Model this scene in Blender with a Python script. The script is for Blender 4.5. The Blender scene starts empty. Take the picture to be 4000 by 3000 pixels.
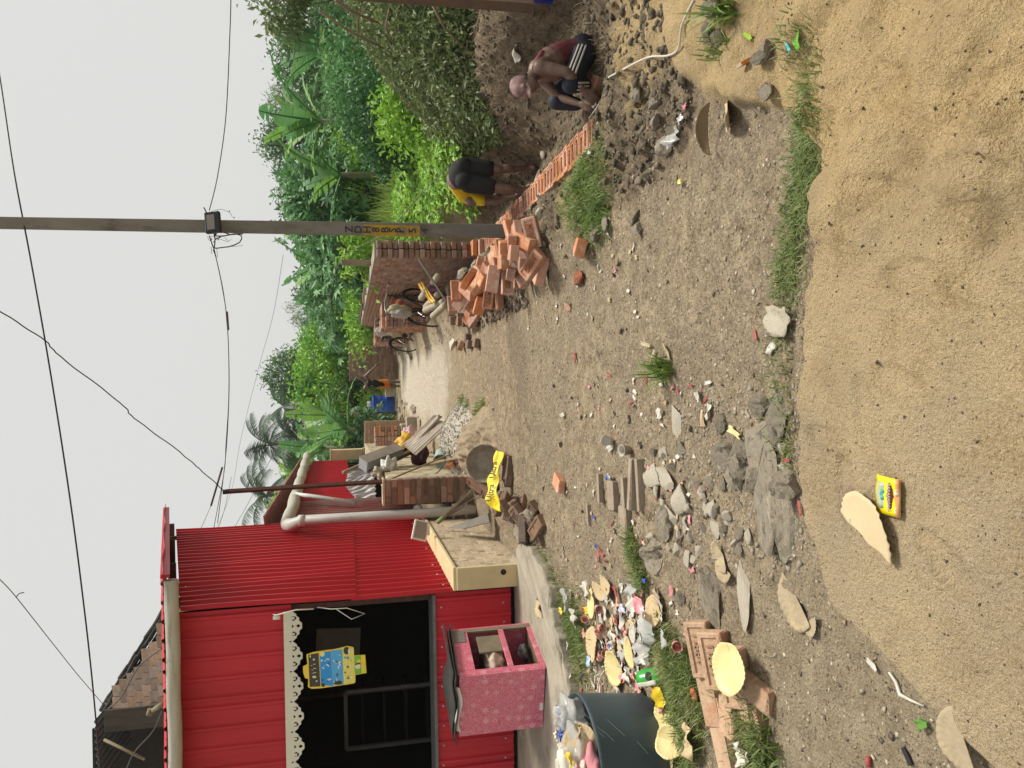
import bpy, bmesh, math, random
import numpy as np
from mathutils import Vector, Matrix, Euler
random.seed(7); RNG = np.random.default_rng(7)
PI = math.pi; R = math.radians
SC = bpy.context.scene; COL = SC.collection

# ---------------------------------------------------------------- camera (the photograph lies on its side: world up is image left)
HC = 1.62; FPX = 3004.0; PITCH = math.atan(645 / FPX); ROLL = 0.02
Fv = Vector((0, math.cos(PITCH), -math.sin(PITCH))); U0 = Vector((0, math.sin(PITCH), math.cos(PITCH))); R0 = Vector((1, 0, 0))
UC = U0 * math.cos(ROLL) + R0 * math.sin(ROLL); RC = R0 * math.cos(ROLL) - U0 * math.sin(ROLL)
cam = bpy.data.cameras.new('camera'); camo = bpy.data.objects.new('camera', cam); COL.objects.link(camo)
Mx = Matrix((-UC, RC, -Fv)).transposed().to_4x4(); Mx.translation = (0, 0, HC); camo.matrix_world = Mx
cam.sensor_width = 36; cam.lens = FPX / 4000 * 36; cam.clip_start = 0.05; cam.clip_end = 2000
SC.camera = camo

# ---------------------------------------------------------------- sky, sun, exposure
SUN_EL, SUN_AZ = R(58), R(68)      # azimuth from +Y (ahead) towards +X
world = bpy.data.worlds.new('World'); SC.world = world; world.use_nodes = True
nt = world.node_tree; nt.nodes.clear()
wo = nt.nodes.new('ShaderNodeOutputWorld'); bg = nt.nodes.new('ShaderNodeBackground'); sky = nt.nodes.new('ShaderNodeTexSky')
sky.sky_type = 'NISHITA'; sky.sun_disc = False; sky.sun_elevation = SUN_EL; sky.sun_rotation = SUN_AZ
sky.air_density = 1.0; sky.dust_density = 6.0; sky.ozone_density = 1.0
hs = nt.nodes.new('ShaderNodeHueSaturation'); hs.inputs['Saturation'].default_value = 0.12
mx = nt.nodes.new('ShaderNodeMix'); mx.data_type = 'RGBA'; mx.inputs[0].default_value = 0.93   # a closed, even cloud layer over the clear sky
mx.inputs[7].default_value = (6.75, 6.8, 6.6, 1)
nt.links.new(sky.outputs[0], hs.inputs['Color']); nt.links.new(hs.outputs[0], mx.inputs[6])
nt.links.new(mx.outputs[2], bg.inputs[0]); bg.inputs[1].default_value = 0.1; nt.links.new(bg.outputs[0], wo.inputs[0])
sl = bpy.data.lights.new('sun', 'SUN'); sl.energy = 4.3; sl.angle = R(16); sl.color = (1, 0.95, 0.86)
so = bpy.data.objects.new('sun', sl); COL.objects.link(so)
sd = Vector((math.sin(SUN_AZ) * math.cos(SUN_EL), math.cos(SUN_AZ) * math.cos(SUN_EL), math.sin(SUN_EL)))
so.rotation_euler = sd.to_track_quat('Z', 'Y').to_euler(); so.location = sd * 60
SC.view_settings.view_transform = 'Standard'; SC.view_settings.look = 'None'; SC.view_settings.exposure = 0.16; SC.view_settings.gamma = 1.0
SC.cycles.use_denoising = True; SC.cycles.max_bounces = 6; SC.cycles.transparent_max_bounces = 12
SC.cycles.diffuse_bounces = 3; SC.cycles.caustics_reflective = False; SC.cycles.caustics_refractive = False

# ---------------------------------------------------------------- helpers
def ray(x, y):                                   # direction through a photo point (4000 x 3000)
    return Fv + RC * ((1500 - y) / FPX) + UC * ((2000 - x) / FPX)
K = 4000 / 2212
def A4(x, y, Y): d = ray(x, y); return Vector((0, 0, HC)) + d * (Y / d.y)
def A(x, y, Y): return A4(x * K, y * K, Y)
def Z4(x, y, z): d = ray(x, y); return Vector((0, 0, HC)) + d * ((z - HC) / d.z)
def Zp(x, y, z): return Z4(x * K, y * K, z)
def G4(x, y, dz=0.0):                            # where the sight line meets the terrain
    d = ray(x, y); t = 0.9; p = None
    while t < 60:
        p = Vector((0, 0, HC)) + d * t
        if p.z <= ground_h(p.x, p.y): break
        t *= 1.004
    p.z = ground_h(p.x, p.y) + dz; return p
def G(x, y, dz=0.0): return G4(x * K, y * K, dz)

def lnk(o, parent=None):
    COL.objects.link(o)
    if parent is not None: o.parent = parent
    return o
def tag(o, label=None, cat=None, group=None, kind=None):
    if label: o['label'] = label
    if cat: o['category'] = cat
    if group: o['group'] = group
    if kind: o['kind'] = kind
    return o
def thing(name, label, cat, loc=(0, 0, 0), rot=(0, 0, 0), group=None):
    o = bpy.data.objects.new(name, None); o.empty_display_size = 0.1; o.location = loc; o.rotation_euler = rot
    lnk(o); return tag(o, label, cat, group)
def setm(me, mat):
    if mat is not None:
        for m in (mat if isinstance(mat, (list, tuple)) else [mat]): me.materials.append(m)
class MB:
    def __init__(s): s.v = []; s.f = []; s.m = []
    def add(s, vs, fs, mi=0):
        n = len(s.v); s.v += [tuple(v) for v in vs]; s.f += [tuple(i + n for i in f) for f in fs]; s.m += [mi] * len(fs); return s
    def box(s, c, size, rot=None, mi=0, taper=1.0):
        M = Matrix.Identity(3) if rot is None else (rot if isinstance(rot, Matrix) else Euler(rot).to_matrix())
        c = Vector(c); vs = []
        for z in (-.5, .5):
            k = taper if z > 0 else 1
            for x, y in ((-.5, -.5), (.5, -.5), (.5, .5), (-.5, .5)): vs.append(c + M @ Vector((x * size[0] * k, y * size[1] * k, z * size[2])))
        return s.add(vs, [(0, 3, 2, 1), (4, 5, 6, 7), (0, 1, 5, 4), (1, 2, 6, 5), (2, 3, 7, 6), (3, 0, 4, 7)], mi)
    def tube(s, pts, r, n=8, mi=0, cap=True, ell=1.0):
        pts = [Vector(p) for p in pts]; rs = r if isinstance(r, (list, tuple)) else [r] * len(pts)
        rings = []; up = None
        for i, p in enumerate(pts):
            t = (pts[min(i + 1, len(pts) - 1)] - pts[max(i - 1, 0)])
            t = t.normalized() if t.length > 1e-9 else Vector((0, 0, 1))
            if up is None: up = Vector((0, 0, 1)) if abs(t.z) < .9 else Vector((1, 0, 0))
            b = t.cross(up); b = b.normalized() if b.length > 1e-6 else t.orthogonal().normalized(); up = b.cross(t).normalized()
            rings.append([p + (b * math.cos(2 * PI * k / n) + up * math.sin(2 * PI * k / n) * ell) * rs[i] for k in range(n)])
        vs = [v for rg in rings for v in rg]; fs = []
        for i in range(len(pts) - 1):
            for k in range(n): fs.append((i * n + k, i * n + (k + 1) % n, (i + 1) * n + (k + 1) % n, (i + 1) * n + k))
        if cap: fs.append(tuple(range(n))[::-1]); fs.append(tuple((len(pts) - 1) * n + k for k in range(n)))
        return s.add(vs, fs, mi)
    def lathe(s, prof, n=24, c=(0, 0, 0), mi=0, M=None):
        c = Vector(c); vs = []; fs = []
        for r, z in prof:
            for k in range(n):
                v = Vector((r * math.cos(2 * PI * k / n), r * math.sin(2 * PI * k / n), z)); vs.append(c + (M @ v if M else v))
        for i in range(len(prof) - 1):
            for k in range(n): fs.append((i * n + k, i * n + (k + 1) % n, (i + 1) * n + (k + 1) % n, (i + 1) * n + k))
        return s.add(vs, fs, mi)
    def sphere(s, c, r, nu=10, nv=7, M=None, mi=0):
        r = r if isinstance(r, (tuple, list)) else (r, r, r); c = Vector(c); vs = []; fs = []
        for i in range(nv + 1):
            a = PI * i / nv
            for k in range(nu):
                v = Vector((r[0] * math.sin(a) * math.cos(2 * PI * k / nu), r[1] * math.sin(a) * math.sin(2 * PI * k / nu), r[2] * math.cos(a)))
                vs.append(c + (M @ v if M else v))
        for i in range(nv):
            for k in range(nu): fs.append((i * nu + k, (i + 1) * nu + k, (i + 1) * nu + (k + 1) % nu, i * nu + (k + 1) % nu))
        return s.add(vs, fs, mi)
    def prism(s, poly, a, b, mi=0):              # poly: list of points, extruded by vector from a to b
        n = len(poly); a = Vector(a); b = Vector(b)
        vs = [Vector(p) + a for p in poly] + [Vector(p) + b for p in poly]
        return s.add(vs, [tuple(range(n))[::-1], tuple(range(n, 2 * n))] + [(i, (i + 1) % n, n + (i + 1) % n, n + i) for i in range(n)], mi)
    def sheet(s, fn, nu, nv, mi=0, thick=0.0):   # fn(u,v) -> point
        vs = [fn(i / nu, j / nv) for j in range(nv + 1) for i in range(nu + 1)]
        return s.add(vs, [(j * (nu + 1) + i, j * (nu + 1) + i + 1, (j + 1) * (nu + 1) + i + 1, (j + 1) * (nu + 1) + i) for j in range(nv) for i in range(nu)], mi)
    def mesh(s, name, mat, smooth=False):
        me = bpy.data.meshes.new(name); me.from_pydata(s.v, [], s.f); setm(me, mat)
        if any(s.m): me.polygons.foreach_set('material_index', s.m)
        if smooth: me.polygons.foreach_set('use_smooth', [True] * len(me.polygons))
        me.update(); return me
    def build(s, name, mat, parent=None, smooth=False, bevel=0.0, solid=0.0, sub=0):
        o = bpy.data.objects.new(name, s.mesh(name, mat, smooth))
        if solid: m = o.modifiers.new('solid', 'SOLIDIFY'); m.thickness = solid; m.offset = 0
        if bevel: m = o.modifiers.new('bevel', 'BEVEL'); m.width = bevel; m.segments = 2; m.limit_method = 'ANGLE'; m.angle_limit = R(40)
        if sub: m = o.modifiers.new('sub', 'SUBSURF'); m.levels = sub; m.render_levels = sub
        return lnk(o, parent)
def np_mesh(name, V, Fq, mat, smooth=False):     # numpy verts (n,3) and faces (m,k)
    me = bpy.data.meshes.new(name); V = np.ascontiguousarray(V, dtype=np.float32); Fq = np.ascontiguousarray(Fq, dtype=np.int32)
    m, k = Fq.shape
    me.vertices.add(len(V)); me.vertices.foreach_set('co', V.ravel()); me.loops.add(m * k); me.loops.foreach_set('vertex_index', Fq.ravel())
    me.polygons.add(m); me.polygons.foreach_set('loop_start', np.arange(0, m * k, k, dtype=np.int32)); me.polygons.foreach_set('loop_total', np.full(m, k, dtype=np.int32))
    if smooth: me.polygons.foreach_set('use_smooth', np.ones(m, dtype=bool))
    setm(me, mat); me.update(calc_edges=True); return me
def obj(name, me, parent=None, loc=None, rot=None, scale=None):
    o = bpy.data.objects.new(name, me)
    if loc is not None: o.location = loc
    if rot is not None: o.rotation_euler = rot
    if scale is not None: o.scale = scale
    return lnk(o, parent)

# value noise in numpy
def _h(i, j, s):
    n = (i * 374761393 + j * 668265263 + s * 974634777) & 0xffffffff
    n = ((n ^ (n >> 13)) * 1274126177) & 0xffffffff
    return ((n ^ (n >> 16)) & 0xffff) / 65535.0
def vn(x, y, s=0):
    x = np.asarray(x, float); y = np.asarray(y, float); i = np.floor(x).astype(np.int64); j = np.floor(y).astype(np.int64)
    u = x - i; v = y - j; u = u * u * (3 - 2 * u); v = v * v * (3 - 2 * v)
    return (_h(i, j, s) * (1 - u) + _h(i + 1, j, s) * u) * (1 - v) + (_h(i, j + 1, s) * (1 - u) + _h(i + 1, j + 1, s) * u) * v
def fbm(x, y, o=4, s=0, g=.5):
    t = 0; a = 1; w = 0
    for k in range(o): t = t + a * vn(x * 2 ** k, y * 2 ** k, s + k); w += a; a *= g
    return t / w
def ss(a, b, x): t = np.clip((x - a) / (b - a), 0, 1); return t * t * (3 - 2 * t)

# ---------------------------------------------------------------- materials
MATS = {}
def pm(name, c1, c2=None, scale=8, rough=.85, bump=0.0, bscale=60, metal=0.0, rand=0.0, c3=None, c3f=.6, c3s=2.0, spec=.3, trans=0.0, stretch=None, detail=6, sat=0.0, alpha=1.0, coat=0.0):
    """procedural material: two tones mixed by noise, optional third blotch colour, bump, per-object brightness variation"""
    if name in MATS: return MATS[name]
    m = bpy.data.materials.new(name); m.use_nodes = True; n = m.node_tree.nodes; L = m.node_tree.links
    b = n['Principled BSDF']; out = n['Material Output']
    b.inputs['Roughness'].default_value = rough; b.inputs['Metallic'].default_value = metal; b.inputs['Specular IOR Level'].default_value = spec
    if coat: b.inputs['Coat Weight'].default_value = coat; b.inputs['Coat Roughness'].default_value = .3
    tc = n.new('ShaderNodeTexCoord'); vec = tc.outputs['Object']
    if stretch:
        mp = n.new('ShaderNodeMapping'); mp.inputs['Scale'].default_value = stretch; L.new(vec, mp.inputs[0]); vec = mp.outputs[0]
    oi = n.new('ShaderNodeObjectInfo')
    ad = n.new('ShaderNodeVectorMath'); ad.operation = 'ADD'; L.new(vec, ad.inputs[0])
    cb = n.new('ShaderNodeCombineXYZ'); ml = n.new('ShaderNodeMath'); ml.operation = 'MULTIPLY'; ml.inputs[1].default_value = 37.0
    L.new(oi.outputs['Random'], ml.inputs[0]); L.new(ml.outputs[0], cb.inputs[0]); L.new(ml.outputs[0], cb.inputs[1]); L.new(cb.outputs[0], ad.inputs[1]); vec = ad.outputs[0]
    c2 = c2 or tuple(x * .7 for x in c1)
    nz = n.new('ShaderNodeTexNoise'); nz.inputs['Scale'].default_value = scale; nz.inputs['Detail'].default_value = detail; nz.inputs['Roughness'].default_value = .62; L.new(vec, nz.inputs[0])
    rp = n.new('ShaderNodeValToRGB'); rp.color_ramp.elements[0].position = .32; rp.color_ramp.elements[1].position = .68
    rp.color_ramp.elements[0].color = (*c1, 1); rp.color_ramp.elements[1].color = (*c2, 1); L.new(nz.outputs[0], rp.inputs[0]); col = rp.outputs[0]
    if c3:
        n3 = n.new('ShaderNodeTexNoise'); n3.inputs['Scale'].default_value = c3s; n3.inputs['Detail'].default_value = 8; n3.inputs['Roughness'].default_value = .7; L.new(vec, n3.inputs[0])
        r3 = n.new('ShaderNodeValToRGB'); r3.color_ramp.elements[0].position = c3f - .06; r3.color_ramp.elements[1].position = c3f + .06; L.new(n3.outputs[0], r3.inputs[0])
        mi = n.new('ShaderNodeMix'); mi.data_type = 'RGBA'; L.new(r3.outputs[0], mi.inputs[0]); L.new(col, mi.inputs[6]); mi.inputs[7].default_value = (*c3, 1); col = mi.outputs[2]
    if rand:
        hv = n.new('ShaderNodeHueSaturation'); mr = n.new('ShaderNodeMapRange'); mr.inputs[3].default_value = 1 - rand; mr.inputs[4].default_value = 1 + rand
        L.new(oi.outputs['Random'], mr.inputs[0]); L.new(mr.outputs[0], hv.inputs['Value']); L.new(col, hv.inputs['Color']); col = hv.outputs[0]
        if sat:
            w1 = n.new('ShaderNodeMath'); w1.operation = 'FRACT'; w0 = n.new('ShaderNodeMath'); w0.operation = 'MULTIPLY'; w0.inputs[1].default_value = 17.3
            L.new(oi.outputs['Random'], w0.inputs[0]); L.new(w0.outputs[0], w1.inputs[0])
            m2 = n.new('ShaderNodeMapRange'); m2.inputs[3].default_value = 1 - sat; m2.inputs[4].default_value = 1 + sat * .3; L.new(w1.outputs[0], m2.inputs[0]); L.new(m2.outputs[0], hv.inputs['Saturation'])
    L.new(col, b.inputs['Base Color'])
    if bump:
        nb = n.new('ShaderNodeTexNoise'); nb.inputs['Scale'].default_value = bscale; nb.inputs['Detail'].default_value = 5; L.new(vec, nb.inputs[0])
        bp = n.new('ShaderNodeBump'); bp.inputs['Strength'].default_value = bump; bp.inputs['Distance'].default_value = .01; L.new(nb.outputs[0], bp.inputs['Height']); L.new(bp.outputs[0], b.inputs['Normal'])
    sh = b.outputs[0]
    if trans:
        tb = n.new('ShaderNodeBsdfTranslucent'); L.new(col, tb.inputs[0]); ms = n.new('ShaderNodeMixShader'); ms.inputs[0].default_value = trans
        L.new(sh, ms.inputs[1]); L.new(tb.outputs[0], ms.inputs[2]); sh = ms.outputs[0]
    if alpha < 1:
        tp = n.new('ShaderNodeBsdfTransparent'); ms = n.new('ShaderNodeMixShader'); ms.inputs[0].default_value = alpha
        L.new(tp.outputs[0], ms.inputs[1]); L.new(sh, ms.inputs[2]); sh = ms.outputs[0]
    L.new(sh, out.inputs[0]); MATS[name] = m; return m
def copy_tree(o, parent=None, **kw):
    c = o.copy(); COL.objects.link(c); c.parent = parent
    for ch in list(o.children): copy_tree(ch, c)
    return c

TMP = bpy.data.scenes.new('tmp')
def bake(o):                                     # evaluate one object's modifiers / text away from the main scene
    TMP.collection.objects.link(o); vl = TMP.view_layers[0]; vl.update()
    me = bpy.data.meshes.new_from_object(o.evaluated_get(vl.depsgraph)); d = o.data; bpy.data.objects.remove(o)
    return me
# ================================================================ TERRAIN
_ex = np.array([-9, -1.6, -1.0, -.94, -.85, -.75, -.47, -.05, .27, .77, .95, 1.12, 1.3, 1.6, 1.9, 2.6, 9.])
_ey = np.array([1.2, 1.55, 1.69, 1.80, 2.0, 2.31, 2.48, 2.49, 2.41, 2.34, 2.48, 2.85, 3.2, 3.65, 3.95, 4.2, 4.6])
_tx = np.array([-50, .75, 1.0, 1.25, 1.5, 1.72, 1.86, 2.46, 2.6, 2.8, 3.1, 3.7, 4.4, 60.])
_tz = np.array([0, 0, .06, .10, -.08, -.2, -.5, -.5, -.28, -.05, .1, .12, -.02, -.05])
def masks(X, Y):
    X = np.asarray(X, float); Y = np.asarray(Y, float)
    ed = np.interp(X, _ex, _ey) + .05 * (vn(X * 7, Y * 0 + 3, 5) - .5) + .02 * (vn(X * 31, Y * 0 + 9, 6) - .5)
    soft = .03 + .32 * ss(.9, 1.5, X) + .25 * ss(-.9, -1.3, X)
    sand = 1 - ss(-soft, soft * .4, Y - ed + (fbm(X * 5, Y * 5, 3, 11) - .5) * soft * 1.6)
    tr = ss(4.2, 5.6, Y) * (1 - ss(27, 29, Y))                   # excavated strip
    nx = X + .16 * (fbm(X * 1.7, Y * 1.7, 3, 21) - .5)
    soil = np.clip(ss(.95, 1.3, nx + .25 * (fbm(X * 3, Y * 3, 3, 22) - .5)), 0, 1) * ss(3.2, 3.9, Y + (fbm(X * 2, Y * 2, 3, 23) - .5) * .8) * (1 - ss(11, 13, Y)) * (1 - ss(9, 13, X))
    return sand, tr, soil, nx
def ground_np(X, Y, fine=True):
    X = np.asarray(X, float); Y = np.asarray(Y, float)
    sand, tr, soil, nx = masks(X, Y)
    base = -.009 * np.clip(Y - 9, 0, 22)
    z = base + tr * np.interp(nx, _tx, _tz)
    heap = .10 * np.exp(-(((X - 1.25) / .3) ** 2 + ((Y - 4.9) / .6) ** 2)) + .07 * np.exp(-(((X - 2.3) / .8) ** 2 + ((Y - 4.6) / .5) ** 2))
    z = z + heap
    pit = np.exp(-(np.clip(np.sqrt(((X - 2.82) / .74) ** 2 + ((Y - 6.5) / .95) ** 2) - .75, 0, None) / .28) ** 2)   # hollow where the mason squats
    z = z * (1 - pit) + pit * np.minimum(z, -.50)
    z = z - .04 * np.exp(-(((X - 2.35) / .62) ** 2 + ((Y - 5.85) / .42) ** 2)) + .16 * np.exp(-(((X - 3.7) / .7) ** 2 + ((Y - 8.0) / .8) ** 2))
    z = z + .10 * np.exp(-(((X + 1.15) / .55) ** 2 + ((Y - 8.4) / 1.2) ** 2)) + .12 * np.exp(-(((X + 1.0) / .6) ** 2 + ((Y - 11.2) / 1.6) ** 2))   # spoil by the pier
    z = z - .26 * np.exp(-(((X - 2.62) / .26) ** 2 + ((Y - 8.8) / .55) ** 2))      # trodden standing place by the course
    calm = 1 - .8 * np.clip(pit + tr * ss(1.74, 1.86, nx) * (1 - ss(2.45, 2.6, nx)) + np.exp(-(((X - 2.3) / .5) ** 2 + ((Y - 5.9) / .45) ** 2)), 0, 1)
    lump = (fbm(X * 2.2, Y * 2.2, 4, 31) - .5) * calm
    z = z + (.05 + .20 * soil * (1 - .3 * tr)) * lump * (1 - sand) * .8
    if fine:
        f1 = fbm(X * 14, Y * 14, 4, 41) - .5
        f2 = np.abs(fbm(X * 26, Y * 26, 3, 51) - .5)
        z = z + (1 - sand) * calm * (f1 * (.030 + .11 * soil) - f2 * (.022 + .08 * soil))
        # sand: step at its edge, trampled humps, dragged furrows, heel prints
        t = X * .8 + Y * .6; fur = np.abs(np.sin(t * 9 + 2.5 * (fbm(X * 2, Y * 2, 2, 61))))
        rt = ss(.1, .6, X + .35 * (2.2 - Y))
        sz = .052 + .05 * (fbm(X * 2.5, Y * 2.5, 3, 71) - .4) + rt * (.055 * fur * fbm(X * 3, Y * 3, 2, 72) + .19 * (fbm(X * 4.2, Y * 4.2, 4, 73, .5) - .5)) + .016 * (fbm(X * 20, Y * 20, 4, 74, .6) - .5)
        cr = ss(.5, .72, fbm(X * 4.5 + 7, Y * 4.5, 3, 75)) * (.35 + .65 * rt)
        sz = sz + cr * .017 * (fbm(X * 48, Y * 48, 3, 76, .6) - .5) * 2 + .003 * (fbm(X * 45, Y * 45, 2, 77) - .5)
        for px, py, a, l in PRINTS:
            dx = (X - px) * math.cos(a) + (Y - py) * math.sin(a); dy = -(X - px) * math.sin(a) + (Y - py) * math.cos(a)
            q = np.sqrt((dx / l) ** 2 + (dy / (l * .38)) ** 2)
            sz = sz - .014 * (1 - ss(.86, 1.0, q)) + .009 * np.exp(-((q - 1.08) / .08) ** 2)
        z = z + sand * sz
    else: z = z + sand * .045
    return z
PRINTS = [(-.12, 2.08, .25, .13), (-.02, 1.93, 1.2, .12), (.28, 1.85, 1.5, .13), (-.36, 2.2, .1, .12), (.55, 2.0, 1.1, .12), (-.5, 1.78, .9, .12), (.5, 1.62, 1.3, .13), (-.2, 2.32, 1.4, .1), (.85, 1.95, .7, .12)]

def steps(*seg):
    out = [seg[0][0]]
    for a, b, d in seg:
        n = max(1, int(round((b - a) / d))); out += [a + (b - a) * (i + 1) / n for i in range(n)]
    return np.array(out)
gx = np.concatenate([-np.geomspace(900, 9, 16), steps((-8, -3, .16), (-3, -1.3, .03), (-1.3, 1.3, .0125), (1.3, 3.4, .02), (3.4, 6, .06), (6, 12, .3)), np.geomspace(14, 900, 16)])
gy = np.concatenate([[-60, -15, -4, -1, 0], steps((.5, 1.2, .08), (1.2, 2.7, .0115), (2.7, 4.6, .018), (4.6, 8.4, .027), (8.4, 14, .06), (14, 30, .14), (30, 60, 1.5)), np.geomspace(75, 1500, 14)])
GX, GY = np.meshgrid(gx, gy); GZ = ground_np(GX, GY)
nxg = len(gx); nyg = len(gy)
idx = np.arange(nxg * nyg).reshape(nyg, nxg)
quads = np.stack([idx[:-1, :-1], idx[:-1, 1:], idx[1:, 1:], idx[1:, :-1]], -1).reshape(-1, 4)
me = np_mesh('ground', np.stack([GX, GY, GZ], -1).reshape(-1, 3), quads, None, True)
sand, tr, soil, nxm = masks(GX, GY)
Xf, Yf = GX, GY
pale = (1 - ss(.35, .75, np.abs((Xf + .1 - .02 * (Yf - 12)) / 1.5) + .5 * (fbm(Xf * 2, Yf * 1.2, 3, 81) - .5))) * ss(12.2, 13.4, Yf + (fbm(Xf * 2, Yf * 2, 3, 82) - .5) * 1.5) * (1 - ss(24, 27, Yf))
warm = np.clip(ss(10.5, 13.5, Yf) * (1 - pale) + .9 * ss(-.55, -.9, Xf) * (1 - ss(2.6, 3.1, Yf)) , 0, 1)
sandy_spill = ss(1.5, .9, np.abs(Yf - 3.3)) * ss(1.1, 1.5, Xf) * ss(.45, .6, fbm(Xf * 3, Yf * 3, 3, 83)) + np.exp(-(((Xf - 1.25) / .22) ** 2 + ((Yf - 4.9) / .35) ** 2)) * ss(.4, .55, fbm(Xf * 9, Yf * 9, 3, 84))
ca = me.color_attributes.new('zone', 'FLOAT_COLOR', 'POINT')
ca.data.foreach_set('color', np.stack([np.clip(sand + .8 * np.clip(sandy_spill, 0, 1) * (1 - sand), 0, 1), np.clip(soil, 0, 1), pale, warm], -1).astype(np.float32).ravel())
def ground_material():
    m = bpy.data.materials.new('ground'); m.use_nodes = True; n = m.node_tree.nodes; L = m.node_tree.links; b = n['Principled BSDF']; b.inputs['Roughness'].default_value = .95; b.inputs['Specular IOR Level'].default_value = .15
    tc = n.new('ShaderNodeTexCoord'); at = n.new('ShaderNodeAttribute'); at.attribute_name = 'zone'; sp = n.new('ShaderNodeSeparateColor'); L.new(at.outputs['Color'], sp.inputs[0])
    def noise(s, d=8, r=.65):
        t = n.new('ShaderNodeTexNoise'); t.inputs['Scale'].default_value = s; t.inputs['Detail'].default_value = d; t.inputs['Roughness'].default_value = r; L.new(tc.outputs['Object'], t.inputs[0]); return t.outputs[0]
    def ramp(f, *st):
        r = n.new('ShaderNodeValToRGB'); e = r.color_ramp.elements
        while len(e) < len(st): e.new(.5)
        for i, (p, c) in enumerate(st): e[i].position = p; e[i].color = (*c, 1)
        L.new(f, r.inputs[0]); return r.outputs[0]
    def mix(f, a, c):
        x = n.new('ShaderNodeMix'); x.data_type = 'RGBA'; L.new(f, x.inputs[0]); L.new(a, x.inputs[6])
        if isinstance(c, tuple): x.inputs[7].default_value = (*c, 1)
        else: L.new(c, x.inputs[7])
        return x.outputs[2]
    big = noise(1.1, 10, .7); mid = noise(9, 10, .7); fin = noise(70, 6, .7); gr = noise(260, 3, .6)
    dirt = ramp(mid, (.3, (.215, .168, .112)), (.5, (.445, .355, .242)), (.68, (.64, .525, .365)))
    dirt = mix(ramp(big, (.42, (0, 0, 0)), (.62, (1, 1, 1))), dirt, ramp(fin, (.32, (.19, .155, .11)), (.66, (.52, .43, .315))))
    vor = n.new('ShaderNodeTexVoronoi'); vor.inputs['Scale'].default_value = 55; vor.inputs['Randomness'].default_value = 1; L.new(tc.outputs['Object'], vor.inputs[0])
    peb = ramp(vor.outputs['Distance'], (.16, (1, 1, 1)), (.24, (0, 0, 0)))
    vc = n.new('ShaderNodeSeparateColor'); L.new(vor.outputs['Color'], vc.inputs[0])
    pk = n.new('ShaderNodeMath'); pk.operation = 'GREATER_THAN'; pk.inputs[1].default_value = .66; L.new(vc.outputs[0], pk.inputs[0])
    pf = n.new('ShaderNodeMath'); pf.operation = 'MULTIPLY'; L.new(peb, pf.inputs[0]); L.new(pk.outputs[0], pf.inputs[1])
    pcol = ramp(vc.outputs[1], (.0, (.06, .05, .045)), (.35, (.2, .16, .12)), (.6, (.42, .38, .32)), (.8, (.36, .15, .08)), (1., (.5, .47, .42)))
    dirt = mix(pf.outputs[0], dirt, pcol)
    soilc = ramp(mid, (.3, (.085, .066, .046)), (.5, (.235, .185, .128)), (.7, (.43, .345, .23)))
    soilc = mix(ramp(fin, (.5, (0, 0, 0)), (.75, (1, 1, 1))), soilc, (.25, .2, .135)); soilc = mix(pf.outputs[0], soilc, pcol)
    palec = ramp(mid, (.3, (.5, .44, .34)), (.7, (.72, .65, .53))); palec = mix(ramp(fin, (.55, (0, 0, 0)), (.7, (1, 1, 1))), palec, (.36, .3, .22))
    warmc = ramp(mid, (.3, (.30, .24, .16)), (.7, (.55, .455, .31))); warmc = mix(pf.outputs[0], warmc, pcol)
    sandc = ramp(noise(3.2, 8, .6), (.3, (.50, .39, .24)), (.52, (.61, .465, .265)), (.72, (.70, .53, .29))); sandc = mix(ramp(gr, (.33, (1, 1, 1)), (.45, (0, 0, 0))), sandc, (.35, .255, .135)); sandc = mix(ramp(noise(330, 2, .5), (.62, (0, 0, 0)), (.7, (1, 1, 1))), sandc, (.68, .56, .37))
    v2 = n.new('ShaderNodeTexVoronoi'); v2.inputs['Scale'].default_value = 42; L.new(tc.outputs['Object'], v2.inputs[0]); v2c = n.new('ShaderNodeSeparateColor'); L.new(v2.outputs['Color'], v2c.inputs[0])
    g2 = n.new('ShaderNodeMath'); g2.operation = 'GREATER_THAN'; g2.inputs[1].default_value = .965; L.new(v2c.outputs[0], g2.inputs[0])
    g3 = n.new('ShaderNodeMath'); g3.operation = 'MULTIPLY'; L.new(g2.outputs[0], g3.inputs[0]); L.new(ramp(v2.outputs['Distance'], (.1, (1, 1, 1)), (.16, (0, 0, 0))), g3.inputs[1]); sandc = mix(g3.outputs[0], sandc, (.13, .09, .06))
    spk = ramp(noise(115, 4, .75), (.34, (.42, .40, .37)), (.46, (.95, .95, .94)), (.6, (1.12, 1.1, 1.06)), (.72, (1.45, 1.4, 1.3)))
    def mul(a, c2):
        x = n.new('ShaderNodeMix'); x.data_type = 'RGBA'; x.blend_type = 'MULTIPLY'; x.inputs[0].default_value = 1; L.new(a, x.inputs[6]); L.new(c2, x.inputs[7]); return x.outputs[2]
    spk2 = ramp(noise(42, 5, .7), (.33, (.62, .6, .57)), (.5, (1.02, 1.01, 1.0)), (.68, (1.22, 1.2, 1.16)))
    dirt = mul(mul(dirt, spk), spk2); soilc = mul(mul(soilc, spk), spk2); warmc = mul(warmc, spk)
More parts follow.
